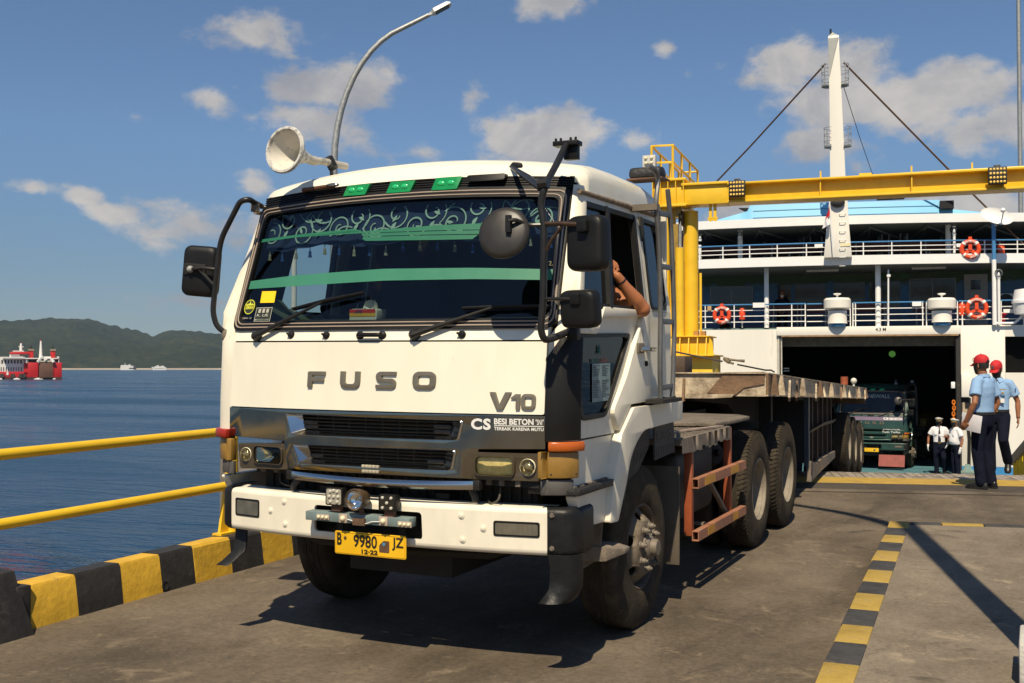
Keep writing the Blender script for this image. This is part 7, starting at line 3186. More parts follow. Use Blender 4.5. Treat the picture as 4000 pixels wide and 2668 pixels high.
# satellite dish
ds_ = empty('satellite_dish', '', '')
del ds_['label'], ds_['category']
ds_.parent = FE
x, z = FP(3894, 848, -.3)
g = G()
ax_ = Vector((.25, -1, .3)).normalized()
g.lathe([(.47, .07), (.40, .045), (.25, .015), (.001, 0), ], (0, 0, 0), (0, -1, 0), 32, caps=False)
dsh = g.build('dish', mat('dish_white', (.72, .71, .68), .5), ds_, smooth=60)
dsh.location = (x, -.3, z)
dsh.rotation_euler = (radians(-25), radians(22), radians(-12))
dsh.scale = (1, 1, .55)
g = G()
a, b_ = FP(3912, 875, -.6), FP(3920, 822, -.7)
g.tube([(a[0], -.45, a[1]), (b_[0], -.75, b_[1])], .018, 6)
g.ball((b_[0]-.02, -.75, b_[1]), .07)
g.build('feed_arm', shipw2, ds_)
g = G()
g.tube([(x, -.25, z-.25), (FX(3886, -.08), -.08, FZ(880, 3886))], .03, 8)
g.build('dish_mount', galv, ds_)
# air conditioner and fender canister
ac = empty('air_conditioner', '', '')
del ac['label'], ac['category']
ac.parent = FE
x0, x1 = FX(3908, 2.6), FX(3985, 2.6)
fb('case', mat('ac_white', (.6, .6, .57), .5), ac, (x0, x1, 2.7, 3.0, FZ(1203, 3940, 2.6), FZ(1145, 3940, 2.6)), bevel=.02)
x, z = FP(3932, 1174, 2.6)
g = G()
g.lathe([(.22, 0), (.20, .02), (.05, .025), (.001, .03)], (x, 2.698, z), (0, -1, 0), 24)
g.build('fan_grille', mat('fan_black', (.02, .02, .02), .6), ac)
x, z = FP(3972, 1152, 2.6)
g = G()
g.lathe([(.05, 0), (.04, .01)], (x, 2.698, z), (0, -1, 0), 14)
g.build('badge', mat('badge_red', (.4, .01, .03), .4), ac)
text_on('lettering', 'LG', lambda u, v, o_: Vector((u, 2.69-o_, v)), mat('lg_grey', (.3, .3, .3), .5), ac, x-.06, x+.06, z-.16, z-.08, bold=.02)
raft = fthing('life_raft_canister', 'white life raft canister at the right edge of the ferry rail', 'life raft')
x, z = FP(4008, 1180, -.15)
g = G()
g.lathe([(.05, -.40), (.33, -.36), (.38, -.05), (.41, -.04), (.41, .04), (.38, .05), (.33, .36), (.05, .40)], (x, -.25, z), (0, 0, 1), 24)
g.build('canister', shipw2, raft)
g = G()
g.tube(bend([(x-.85, -.1, z-.62), (x-.3, -.1, z-.62), (x-.1, -.1, z-.4)], .1), .035, 8)
g.build('cradle', shipw2, raft)
# extinguishers and hydrants
for k, (px, py, h, lab, r) in enumerate(((2899, 1226, 46, 'orange cylinder standing on the promenade deck, left of the mast', .1), (3757, 1206, 52, 'orange cylinder on the promenade rail right of the second ventilator', .1), (3911, 978, 44, 'orange cylinder on the upper deck beside the blue pole', .1), (3919, 1240, 40, 'small red hydrant on the promenade deck at the right', .05))):
 t_ = fthing('smoke_float' if k < 3 else 'hydrant', lab, 'smoke float' if k < 3 else 'hydrant')
 off_ = .2 if k != 2 else .5
 x, z = FP(px, py, off_)
 hh = h/FPX*34.5
 base = Z1 if k in (0, 1, 3) else zb2b
 g = G()
 m_ = redo if k < 3 else mat('hydrant_red', (.5, .012, .015), .4)
 z0_ = z-hh/2
 g.lathe([(r*.9, 0), (r, .03), (r, hh-.08), (r*.7, hh-.04), (r*.7, hh)], (x, off_, z0_), (0, 0, 1), 14)
 g.build('body', m_, t_)
 g = G()
 g.lathe([(.02, base-z0_), (.02, 0)], (x, off_, z0_), (0, 0, 1), 8)
 if k == 3:
  g.box(x-.10, x+.10, off_-.03, off_+.03, z+.08, z+.12)
 g.build('stand', framg if k < 3 else m_, t_)
# lifebuoys
for k, (px, py, R_, lab) in enumerate(((2820, 1231, .30, 'orange lifebuoy on the promenade rail at far left beside the gantry'), (3815, 1205, .335, 'orange lifebuoy on the promenade rail beside the white pole at right'), (3795, 968, .31, 'orange lifebuoy on the upper deck rail above the others'))):
 off_ = .02 if k < 2 else -.3
 x, z = FP(px, py, off_)
 t_ = fthing('lifebuoy', lab, 'lifebuoy', 'lifebuoys on the ferry rails')
 y = off_-.02 if k < 2 else bow(x)-.52
 g = G()
 rr_b = .068
 g.tube([(x+(R_-rr_b)*cos(t), y, z+(R_-rr_b)*sin(t)) for t in [2*pi*i/36 for i in range(37)]], rr_b, 10, caps=False)
 ring = g.build('ring', redo, t_, smooth=80)
 g = G()
 for t0 in (radians(45), radians(135), radians(225), radians(315)):
  g = G()
  g.tube([(x+(R_-rr_b)*cos(t), y, z+(R_-rr_b)*sin(t)) for t in [t0-.13+.26*i/4 for i in range(5)]], rr_b+.006, 10, caps=False)
  g.build('band', whitei, ring, smooth=80)
 g = G()
 for a in (pi/2, pi*7/6, pi*11/6):
  g.bar((x, y+.03, z-.03), (x+(R_-.05)*cos(a), y+.03, z-.03+(R_-.05)*sin(a)*.9), .09, .05, (0, 1, 0))
 g.box(x-.05, x+.05, y-.02, y+.06, z-.03, z+R_+.07)
 g.build('cradle', redo, t_)
 # stencilled words round the ring
 for wrd, a0, span in ((('TUNU PRATAMA' if k != 1 else 'TUNU PRATAMA'), 140, 100), ('JAYA', 300, 44)):
  vs_, fs_ = text_mesh(wrd, 1, .03, 0)
  ax0_, ax1_ = min(v.x for v in vs_), max(v.x for v in vs_)
  g = G()
  top = a0 < 200

  def mp(v):
   t = (v.x-ax0_)/(ax1_-ax0_)
   if top:
    a = radians(a0 - span*t)
    r = R_-rr_b+(v.y-.35)*.085
   else:
    a = radians(a0-span*.5 + span*t - 10)
    r = R_-rr_b-(v.y-.35)*.085
   return Vector((x+r*cos(a), y-rr_b-.002+.012*((r-R_+rr_b)/.05)**2, z+r*sin(a)))
  g.add([mp(v) for v in vs_], fs_)
  g.build('lettering', whitei, ring, smooth=0)
# tables and stools in the shade of the promenade
for k, px in enumerate((3075, 3170, 3400, 3640)):
 t_ = fthing('bench', 'dark red metal framed bench in the promenade shade, ' + ('leftmost of four', 'second from the left', 'third from the left', 'rightmost of four')[k], 'bench', 'benches on the promenade deck')
 x = FX(px, 1.6)
 fb('seat', maroon, t_, (x-.55, x+.55, 1.5, 1.85, Z1+.42, Z1+.45))
 fb('backrest', maroon, t_, (x-.55, x+.55, 1.86, 1.89, Z1+.52, Z1+.64))
 fb('backrest', maroon, t_, (x-.55, x+.55, 1.86, 1.89, Z1+.68, Z1+.80))
 for sx in (-.45, .45):
  fb('leg', framg, t_, (x+sx-.02, x+sx+.02, 1.52, 1.84, Z1, Z1+.419), (x+sx-.02, x+sx+.02, 1.841, 1.859, Z1, Z1+.8))
# dark roof trusses under the awning
for i in range(9):
 x = XL+3+i*1.7
 g = G()
 g.tube([(x, bow(x)+.1, zb3a-.02), (x, 5, zb3a-.06)], .03, 5)
 g.tube([(x, bow(x)+.1, zb3a-.05), (x+1.2, 3, zb3a-.22), (x+1.7, bow(x)+.3, zb3a-.05)], .02, 5)
 g.build('truss', mat('truss_grey', (.18, .21, .21), .6) if i == 0 else bpy.data.materials['truss_grey'], FE)

# ================================================================== GREEN TRUCK inside the ferry door
gm_ = mat('truck_green', (.013, .048, .040), .4, var=.15, dirt=((.06, .05, .04), .25, 5), coat=.3)
GT = TR.copy()
COL.objects.link(GT)
GT.name = 'tractor_truck_green'
swap = {white: gm_, white2: gm_, chrome: gm_, chrome2: mat('green_trim', (.03, .085, .07), .4, var=.2), greenl: greenl}
skip = ('round_sticker', 'square_sticker', 'yellow_sticker', 'sun_strip', 'badge_letter', 'air_horn', 'old_lamp_bracket', 'lettering', 'work_light', 'spotlight', 'led_module', 'wire', 'lamp_bar', 'notice', 'side_guard', 'wind_vane', 'loose_bar', 'hanging_flap')


def clone(o, parent):
 nm_ = o.name.split('.')[0]
 if nm_ in skip and not (nm_ == 'lettering' and False):
  return
 c = o.copy()
 COL.objects.link(c)
 c.parent = parent
 if c.type == 'MESH' and c.material_slots and c.data.materials[0] in swap:
  c.material_slots[0].link = 'OBJECT'
  c.material_slots[0].material = swap[o.data.materials[0]]
 for ch_ in list(o.children):
  clone(ch_, c)


for ch_ in list(TR.children):
 clone(ch_, GT)
gp = at(3404, 1847, D=35.3)
GT.matrix_world = Matrix.Translation((gp.x, gp.y, ZD+.0)) @ Matrix.Rotation(radians(-3.0), 4, 'Z') @ Matrix.Scale(.91, 4)
GT['label'] = 'dark green tractor truck waiting in the ferry doorway behind the trailer'
text_on('lettering', 'STONEWALL', S_, mat('wall_grey', (.28, .30, .29), .5), GT, -.5, .62, 2.50, 2.63, bold=.03)
lil = mat('lilac_stripe', (.20, .15, .22), .5)
frontplate('stripe', [(-1.07, 1.72), (1.07, 1.72), (1.07, 1.85), (-1.07, 1.85)], .016, .003, lil, parent=GT)
S2 = lambda u, v, o_: S(u, v, .018+o_)
text_on('lettering', 'CS', S2, whitei, GT, .42, .6, 1.745, 1.83, bold=.06)
text_on('lettering', 'BESI BETON', S2, whitei, GT, .63, 1.04, 1.745, 1.825, bold=.05)
text_on('lettering', 'Twin Turbo', S2, whitei, GT, .38, .98, 1.29, 1.36, bold=.01)
text_on('lettering', 'INTERCOOLER', S2, whitei, GT, .42, .98, 1.40, 1.43, bold=.02)
g = G()
g.prism(band(.12, .52, .25, 1.12), [], .01, lambda u, v, d: Vector((u, .06+d-.12*(1-(v-.12)/.4), v)))
g.build('mudflap', mat('flap_red', (.26, .06, .045), .6, var=.2, dirt=((.15, .06, .05), .3, 7)), GT)
g = G()
g.lathe([(.07, 0), (.06, .05), (.02, .07), (.02, .16)], (.72, .8, 2.98), (0, 0, 1), 12)
g.build('roof_beacon', galv, GT)
yt = empty('loaded_trailer', 'yellow trailer frame behind the green truck in the dark hold', 'trailer', (0, 0, 0))
yt.matrix_world = GT.matrix_world
fb('frame', mat('trailer_yellow', (.42, .24, .03), .6, var=.3, dirt=((.1, .06, .03), .4, 3)), yt, (-1.2, 1.2, 4.6, 12, 1.30, 1.62), (-1.0, 1.0, 4.0, 4.6, 1.42, 1.62), bevel=.01)
fb('bed', dusty, yt, (-1.22, 1.22, 4.2, 12, 1.20, 1.299))
# ================================================================== PEOPLE
def remesh(g_, name, m, parent, vox=.012, smooth_it=6, label=None):
 """fuse overlapping limbs into one continuous surface"""
 me = bpy.data.meshes.new(name)
 me.from_pydata([tuple(p) for p in g_.v], [], g_.f)
 bm = bmesh.new()
 bm.from_mesh(me)
 bmesh.ops.recalc_face_normals(bm, faces=bm.faces)
 bm.to_mesh(me)
 bm.free()
 o = bpy.data.objects.new('tmp', me)
 COL.objects.link(o)
 md = o.modifiers.new('r', 'REMESH')
 md.mode, md.voxel_size = 'VOXEL', vox
 if smooth_it:
  ms = o.modifiers.new('s', 'SMOOTH')
  ms.factor, ms.iterations = .5, smooth_it
 dg = bpy.context.evaluated_depsgraph_get()
 m2 = bpy.data.meshes.new_from_object(o.evaluated_get(dg))
 bpy.data.objects.remove(o)
 m2.shade_smooth()
 m2.name = name
 r = bpy.data.objects.new(name, m2)
 COL.objects.link(r)
 m2.materials.clear()
 m2.materials.append(m)
 r.parent = parent
 return r


def limb(g_, pts, radii, n=12, flat=1.0):
 """tapered limb with round ends"""
 P_ = [Vector(p) for p in pts]
 g_.tube(P_, list(radii), n, True, flat)
 g_.ball(P_[0], radii[0]*.98, 10, 8)
 g_.ball(P_[-1], radii[-1]*.98, 10, 8)


def ell(c, a, b_, n=16, rot=0):
 return [Vector((c[0]+a*cos(2*pi*i/n)*cos(rot)-b_*sin(2*pi*i/n)*sin(rot), c[1]+a*cos(2*pi*i/n)*sin(rot)+b_*sin(2*pi*i/n)*cos(rot), c[2])) for i in range(n)]


def hand(g_, wrist, d, side_v, palm_n, s=1.0, curl=.5):
 """palm with four unequal bent fingers and a thumb leaving its side; d runs from wrist to knuckles"""
 d, sv, pn = Vector(d).normalized(), Vector(side_v).normalized(), Vector(palm_n).normalized()
 w = Vector(wrist)
 kn = w + d*.085*s
 rings = []
 for t, hw, ht in ((0, .026, .019), (.3, .034, .018), (.7, .041, .016), (1, .040, .014)):
  c = w.lerp(kn, t)
  rings.append([c + sv*(hw*s*cos(a)) + pn*(ht*s*sin(a)) for a in [2*pi*i/10 for i in range(10)]])
 g_.loft(rings)
 for i, (off, L) in enumerate(((.030, .072), (.011, .080), (-.009, .074), (-.028, .058))):
  b0 = kn + sv*off*s - d*.01*s
  dd = (d + pn*.25*curl).normalized()
  p1 = b0 + dd*L*.5*s
  d2 = (d + pn*1.1*curl).normalized()
  p2 = p1 + d2*L*.32*s
  d3 = (d + pn*2.2*curl).normalized()
  p3 = p2 + d3*L*.26*s
  g_.tube([b0, p1, p2, p3], [.0095*s, .009*s, .0082*s, .0068*s], 8)
  g_.ball(p3, .0068*s, 6, 5)
 t0 = w + d*.022*s + sv*.026*s
 t1 = t0 + (d*.45+sv*.75+pn*.25).normalized()*.036*s
 t2 = t1 + (d*.85+sv*.25+pn*.35).normalized()*.032*s
 g_.tube([t0, t1, t2], [.014*s, .0115*s, .0085*s], 8)
 g_.ball(t2, .0085*s, 6, 5)


def head_geo(g_, c, R3):
 """skull, jaw, nose, ears, neck stub; R3 turns the head (local: face towards -y)"""
 c = Vector(c)
 tf = lambda p: c + R3 @ Vector(p)
 rings = []
 for z, a, b_, y in ((-.118, .022, .026, -.040), (-.108, .040, .046, -.030), (-.085, .054, .064, -.018), (-.055, .062, .078, -.010), (-.02, .069, .088, -.004), (.02, .074, .095, .002), (.055, .074, .095, .006), (.085, .064, .082, .008), (.108, .042, .055, .008), (.118, .012, .016, .008)):
  rings.append([tf((a*cos(t), y+b_*sin(t), z)) for t in [2*pi*i/18 for i in range(18)]])
 g_.loft(rings)
 # nose
 g_.loft([[tf(p) for p in ((-.008, -.088, .022), (.008, -.088, .022), (0, -.098, .02))], [tf(p) for p in ((-.014, -.088, -.028), (.014, -.088, -.028), (0, -.118, -.024))], [tf(p) for p in ((-.010, -.082, -.036), (.010, -.082, -.036), (0, -.098, -.035))]])
 for sx in (-1, 1):
  g_.loft([[tf((sx*(.070+dx), .008+dy, z)) for dx, dy in ((0, -.012), (.014, .008), (.012, .018), (0, .012))] for z in (-.035, -.01, .022)])
 # lips
 g_.loft([[tf(p) for p in ((x, -.083, -.058), (x, -.091, -.055), (x, -.090, -.066), (x, -.080, -.068))] for x in (-.02, 0, .02)])


def eyes(parent, c, R3, m):
 g_ = G()
 for sx in (-1, 1):
  g_.ball(Vector(c) + R3 @ Vector((sx*.031, -.084, .010)), (.011, .008, .006), 8, 6)
 g_.build('eyes', m, parent)


eye_m = mat('eye_dark', (.03, .02, .018), .3, var=0)
hair_m = mat('hair_black', (.010, .009, .009), .7, var=.2)
navy = mat('trouser_navy', (.008, .010, .020), .9, spec=.08, var=.25, vscale=10, bump=.3, bscale=24)
sky_s = mat('shirt_light_blue', (.25, .40, .62), .85, spec=.15, var=.07, vscale=6, bump=.35, bscale=16)
wht_s = mat('shirt_white', (.74, .73, .74), .85, var=.04, bump=.35, bscale=16)
capr = mat('cap_red', (.50, .012, .018), .75, var=.12, bump=.2)
capw = mat('cap_white', (.75, .74, .72), .6, var=.03)
shoe = mat('shoe_black', (.012, .011, .010), .38, var=.3)
maskb = mat('mask_black', (.010, .010, .011), .8, var=.2)
tie_m = mat('tie_navy', (.010, .014, .032), .7, var=.2)
gold = mat('gold_braid', (.60, .36, .05), .4, metal=.4, var=.15)
glove = mat('glove_white', (.76, .75, .74), .8, var=.04)
patchm = mat('patch_navy', (.02, .06, .20), .7, var=.3, vscale=60)


def person(label, loc, facing, k=1.0, shirt=None, hip=(0, 0, 0), legs=None, arms=None, head_rot=(0, 0, 0), lean=0.0, belly=0.0, female=False, vox=.012, gloves=False, cap='ball', tie=True, mask=True, ground=0.0):
 """figure 1.70 m tall before scaling, facing -y locally; legs/arms: joint positions (hip/knee/ankle/toe direction; elbow/wrist)"""
 root = empty('person', label, 'person', loc, (0, 0, facing))
 root.scale = (k, k, k)
 hipz = .90 + hip[2]
 hx, hy = hip[0], hip[1]
 neck = Vector((hx, hy+lean-.01, 1.43+hip[2]))
 hc = neck + Vector((0, -.025, .165))
 from mathutils import Euler
 R3 = Euler(head_rot, 'XYZ').to_matrix()
 legs = legs or {}
 arms = arms or {}
 body = G()
 # trunk hidden under the clothes keeps the body one piece
 tr = []
 for z, a, b_, dy in ((.88, .15, .105, 0), (1.0, .145, .10, .1), (1.12, .14, .10, .35), (1.25, .155, .105, .7), (1.36, .15, .09, .9), (1.42, .09, .07, 1), (1.47, .056, .058, 1), (1.52, .054, .056, 1)):
  tr.append(ell((hx, hy+lean*dy - (.015 if z > 1.45 else 0), z+hip[2]), a, b_, 14))
 body.loft(tr)
 head_geo(body, hc, R3)
 shirt_g, trouser = G(), G()
 st_ = []
 for z, a, b_, dy, by in ((.945, .166, .118, .05, .3), (.985, .168, .122, .1, .7), (1.05, .166, .120, .2, 1), (1.14, .170, .122, .4, .8), (1.24, .184, .126, .7, .3), (1.32, .190, .120, .85, .1), (1.385, .165, .100, .95, 0), (1.425, .10, .075, 1, 0), (1.455, .066, .066, 1, 0)):
  st_.append(ell((hx, hy+lean*dy - by*belly*.6, z+hip[2]), a+belly*by*.25, b_+by*belly*.6, 20))
 shirt_g.loft(st_)
 for sg in (-1, 1):
  A = arms.get(sg, {})
  sh = Vector((hx+sg*.185, hy+lean*.92, 1.375+hip[2]))
  el = Vector(A.get('elbow', (sg*.255, .03, 1.10)))
  wr = Vector(A.get('wrist', (sg*.255, -.05, .865)))
  limb(body, [sh, sh.lerp(el, .5), el, el.lerp(wr, .3), wr], [.050, .046, .038, .040, .026])
  hd = (wr-el).normalized()
  pn = Vector(A.get('palm', (-sg, 0, 0)))
  sv = hd.cross(pn).normalized()*(1 if sg > 0 else -1)
  if A.get('thumb') is not None:
   sv = Vector(A['thumb'])
  if not gloves:
   hand(body, wr, hd, sv, pn, 1.0, A.get('curl', .5))
  else:
   gg = G()
   hand(gg, wr, hd, sv, pn, 1.12, A.get('curl', .5))
   gg.tube([wr-hd*.04, wr+hd*.02], [.033, .034], 10)
   remesh(gg, 'glove', glove, root, .008, 3)
  # short sleeve, a little flared
  d_ = (el-sh).normalized()
  inn = Vector((hx+sg*.10, hy+lean*.95, 1.395+hip[2]))
  se = sh.lerp(el, .66)
  shirt_g.tube([inn, sh+Vector((-sg*.012, 0, .008)), sh.lerp(el, .25), se], [.072, .070, .072, .079], 14)
  L = legs.get(sg, {})
  hp_ = Vector((hx+sg*.085, hy, hipz))
  kn = Vector(L.get('knee', (sg*.095, -.015, .48)))
  an = Vector(L.get('ankle', (sg*.095, .02, .085)))
  toe = Vector(L.get('toe', (sg*.12, -1, 0))).normalized()
  limb(body, [hp_, kn, kn.lerp(an, .35), an], [.082, .052, .054, .036])
  limb(trouser, [hp_+Vector((0, .005, -.01)), hp_.lerp(kn, .5), kn, kn.lerp(an, .5), an+Vector((0, 0, -.01))], [.102, .092, .076, .072, .071], 14)
  # shoes
  sgx = G()
  up_ = Vector((0, 0, 1))
  td = L.get('pitch', 0)
  td_v = (toe + up_*td).normalized()
  rt = td_v.cross(up_).normalized()
  uu = rt.cross(td_v)
  base = an - uu*.085
  rr_ = []
  for t, w, h in ((-.075, .030, .075), (-.055, .040, .095), (0, .041, .10), (.06, .043, .075), (.12, .049, .058), (.165, .044, .045), (.190, .025, .030)):
   c = base + td_v*t
   rr_.append([c + rt*(w*x_) + uu*(h*z_) for x_, z_ in ((-.9, 0), (.9, 0), (1, .25), (.85, .7), (.4, 1), (-.4, 1), (-.85, .7), (-1, .25))])
  sgx.loft(rr_)
  s_ = sgx.build('shoe', shoe, root, smooth=50)
  sgx = G()
  sgx.loft([[c + rt*(w*x_) + uu*z_ for x_, z_ in ((-1, -.006), (1, -.006), (1.04, .018), (-1.04, .018))] for c, w in [(base + td_v*t, w) for t, w in ((-.08, .030), (-.055, .042), (.06, .044), (.125, .051), (.17, .045), (.196, .025))]])
  sgx.build('sole', blackm, s_, smooth=0)
 trouser.loft([ell((hx, hy + (.0 if z < .98 else lean*.1), z+hip[2]), a, b_, 18) for z, a, b_ in ((.80, .150, .112), (.86, .168, .122), (.93, .170, .122), (.985, .160, .114))])
 bd = remesh(body, 'body', skin, root, vox*.75, 2)
 eyes(bd, hc, R3, eye_m)
 shb = remesh(shirt_g, 'shirt', shirt, root, vox, 3)
 remesh(trouser, 'trousers', navy, root, vox, 3)
 g_ = G()
 g_.loft([ell((hx, hy+lean*.08, z+hip[2]), .170, .124, 24) for z in (.955, .99)], True, False)
 bl_ = g_.build('belt', maskb, root)
 g_ = G()
 g_.box(hx-.028, hx+.028, hy-.131-belly*.55, hy-.126-belly*.55, .955+hip[2], .99+hip[2])
 g_.build('buckle', gold, bl_)
 # collar
 g_ = G()
 for sg in (-1, 1):
  g_.loft([[neck+Vector((sg*.012, -.068, .035)), neck+Vector((sg*.066, -.02, .045)), neck+Vector((sg*.062, .05, .055)), neck+Vector((0, .072, .058))],
                 [neck+Vector((sg*.055, -.098, -.035)), neck+Vector((sg*.105, -.04, -.005)), neck+Vector((sg*.09, .06, .012)), neck+Vector((0, .088, .016))]], False, False)
 g_.build('collar', shirt, shb, smooth=60)
 tf = lambda p: hc + R3 @ Vector(p)
 # hair under the cap
 g_ = G()
 rings = []
 for z, a, b_, y in ((-.045, .066, .078, .020), (.0, .078, .092, .014), (.05, .079, .098, .010), (.10, .06, .075, .010)):
  rings.append([tf((a*cos(t), y+b_*sin(t), z)) for t in [-.22*pi + 1.44*pi*i/14 for i in range(15)]])
 g_.loft(rings, False, False)
 g_.build('hair', hair_m, bd, smooth=60)
 if mask:
  g_ = G()
  rings = []
  for z, a, b_, y in ((-.112, .040, .045, -.036), (-.09, .060, .074, -.018), (-.05, .068, .092, -.010), (-.015, .072, .108, -.002), (.004, .073, .098, .0)):
   rings.append([tf((a*cos(t), y+b_*sin(t), z)) for t in [pi*1.02 + .96*pi*i/14 for i in range(15)]])
  g_.loft(rings, False, False)
  g_.build('face_mask', maskb, bd, smooth=60)
 cp = None
 if cap == 'ball':
  g_ = G()
  rings = []
  for z, a, b_, y in ((.030, .083, .104, .008), (.06, .084, .106, .008), (.095, .078, .098, .008), (.125, .058, .072, .008), (.142, .03, .036, .008), (.146, .004, .004, .008)):
   rings.append([tf((a*cos(t), y+b_*sin(t), z)) for t in [2*pi*i/24 for i in range(24)]])
  g_.loft(rings)
  cp = g_.build('cap', capr, root, smooth=60)
  g_ = G()
  if True:
   rows = []
   for j in range(5):
    t = j/4
    rows.append([tf((.078*(1-.12*t)*cos(a), .0-.085 + .02 + (.08*t+.02)*sin(a)*1.0 - .0, .034-.020*t - .012*abs(cos(a))*(t+.3))) for a in [pi + pi*i/12 for i in range(13)]])
   g_.loft(rows, False, False)
   g_.loft([[p - Vector((0, 0, .005)) for p in r_] for r_ in rows], False, False)
  g_.build('visor', capr, cp, smooth=60)
  g_ = G()
  g_.ball(tf((0, .008, .148)), .008, 8, 6)
  g_.build('cap_button', capr, cp)
  g_ = G()
  g_.loft([[tf((.030*cos(a), .114+.0, .035+.028*sin(a))) for a in [pi*i/8 for i in range(9)]], [tf((.030*cos(a), .105, .035+.028*sin(a))) for a in [pi*i/8 for i in range(9)]]], True, True)
  g_.build('cap_opening', hair_m, cp)
  g_ = G()
  g_.loft([[tf((u*s_, -.088-.018*(1-z_*z_)-.004, .078+v*s_*1.0)) for u, v, z_ in [(cos(a), sin(a), sin(a)*.5) for a in [2*pi*i/16 for i in range(16)]]] for s_ in (.030, .021)], True, False)
  em = g_.build('emblem', gold, cp)
  g_ = G()
  g_.loft([[tf((w, -.109 + (.012 if z > .08 else 0), z)) for w, z in ((-.010, .062), (.010, .062), (.008, .082), (0, .098), (-.008, .082))], [tf((w, -.104+(.012 if z > .08 else 0), z)) for w, z in ((-.010, .062), (.010, .062), (.008, .082), (0, .098), (-.008, .082))]])
  g_.build('emblem_centre', patchm, em)
 elif cap == 'peaked':
  g_ = G()
  rings = []
  for z, a, b_, y in ((.025, .080, .100, .006), (.06, .082, .102, .006)):
   rings.append([tf((a*cos(t), y+b_*sin(t), z)) for t in [2*pi*i/24 for i in range(24)]])
  g_.loft(rings, True, False)
  cp = g_.build('cap', hair_m, root, smooth=60)
  g_ = G()
  rings = []
  for z, a, b_, y in ((.058, .083, .103, .006), (.085, .108, .128, .004), (.10, .114, .134, .004), (.112, .10, .118, .006), (.118, .03, .03, .01)):
   rings.append([tf((a*cos(t), y+b_*sin(t), z + (.020*-sin(t) if z > .07 else 0))) for t in [2*pi*i/24 for i in range(24)]])
  g_.loft(rings)
  g_.build('crown', capw, cp, smooth=60)
  g_ = G()
  g_.loft([[tf((.083*cos(t), .006+.104*sin(t), z)) for t in [pi + pi*i/16 for i in range(17)]] for z in (.034, .052)], False, False)
  g_.build('braid', gold, cp, smooth=60)
  g_ = G()
  g_.loft([[tf((.078*cos(a)*(1-.1*t), -.06-(.03+.06*t)*abs(sin(a)), .030-.028*t)) for a in [pi + pi*i/12 for i in range(13)]] for t in (0, .5, 1)], False, False)
  g_.build('visor', maskb, cp, smooth=60)
  g_ = G()
  g_.ball(tf((0, -.118, .085)), (.022, .010, .026), 10, 8)
  g_.build('badge', gold, cp)
 if tie:
  g_ = G()
  ch_y = lambda z: hy + lean*(.5 if z < 1.2 else .85) - (.136 if z < 1.25 else .122) - belly*.6*(1 if z < 1.2 else .2)
  rows = [(1.435, .018), (1.405, .015), (1.30, .026), (1.15, .036), (1.02, .042), (.975, .006)]
  g_.loft([[Vector((hx+sx*w, ch_y(z)-dz-(.0 if z < 1.4 else -.035), z+hip[2])) for sx, dz in ((-1, 0), (1, 0), (1, .006), (-1, .006))] for z, w in rows])
  t_ = g_.build('tie', tie_m, root, smooth=40)
  g_ = G()
  g_.box(hx-.035, hx+.035, ch_y(1.2)-.014, ch_y(1.2)-.007, 1.195+hip[2], 1.205+hip[2])
  g_.build('tie_clip', chrome2, t_)
 g_ = G()
 for sg in (1, ):
  py_ = hy+lean*.8-.124-belly*.4
  g_.box(hx+.065, hx+.135, py_-.006, py_+.02, 1.205+hip[2], 1.27+hip[2])
  g_.box(hx-.135, hx-.065, py_-.006, py_+.02, 1.205+hip[2], 1.27+hip[2])
 g_.build('pocket', shirt, shb, bevel=.006)
 return root, shb, bd, hc, R3


def to_view(p):
 """rotation about z that turns a figure's face (-y) towards the camera from point p"""
 d = Vector((CAM.x-p.x, CAM.y-p.y, 0))
 return atan2(d.y, d.x)+pi/2


# 1: standing with his back half turned, clipboard in the hand on our left
f1 = on_ground(3843, 1908)
tv = to_view(f1)
# he looks to the left of the picture and away: turn about 120 degrees from the camera
r1, sh1, bd1, hc1, R31 = person('person seen from behind in light blue shirt and red cap holding a white clipboard', (f1.x, f1.y, f1.z+.004), tv-radians(118), 1.0, sky_s,
           legs={1: dict(knee=(.10, -.03, .48), ankle=(.10, .02, .09), toe=(.15, -1, 0)), -1: dict(knee=(-.09, -.02, .48), ankle=(-.10, .05, .09), toe=(-.25, -1, 0))},
           arms={1: dict(elbow=(.30, .05, 1.11), wrist=(.285, -.08, .88), palm=(-.9, -.3, 0), curl=.85), -1: dict(elbow=(-.27, .06, 1.10), wrist=(-.24, -.06, .87))},
           head_rot=(radians(4), 0, radians(-12)), lean=.015)
g = G()
w3 = Vector((.275, -.12, .80))
g.box(-.006, .006, -.16, .16, -.115, .105)
cb = g.build('clipboard', mat('paper_white', (.74, .72, .74), .6, var=.03), None, bevel=.002)
cb_root = empty('clipboard', 'white clipboard with papers held by the standing person in a red cap', 'clipboard')
cb.name = 'board'
cb.parent = cb_root
M1 = Matrix.Translation((f1.x, f1.y, f1.z)) @ Matrix.Rotation(tv-radians(118), 4, 'Z')
cb_root.matrix_world = M1 @ Matrix.Translation((.262, -.02, .865)) @ Matrix.Rotation(radians(-8), 4, 'X') @ Matrix.Rotation(radians(-14), 4, 'Z')
g = G()
g.box(-.012, -.0065, -.17, -.155, -.07, .05)
g.box(.0065, .012, -.165, -.15, -.07, .05)
g.build('clip', maskb, cb_root)
for shp, sx in ((sh1, 1), ):
 g = G()
 g.loft([[Vector((sx*(.283+dx), .00+u*.028, 1.235+v*.036)) for u, v in ((-1, 1), (1, 1), (1, -.3), (0, -1), (-1, -.3))] for dx in (0, .006)])
 g.build('sleeve_patch', patchm, shp)

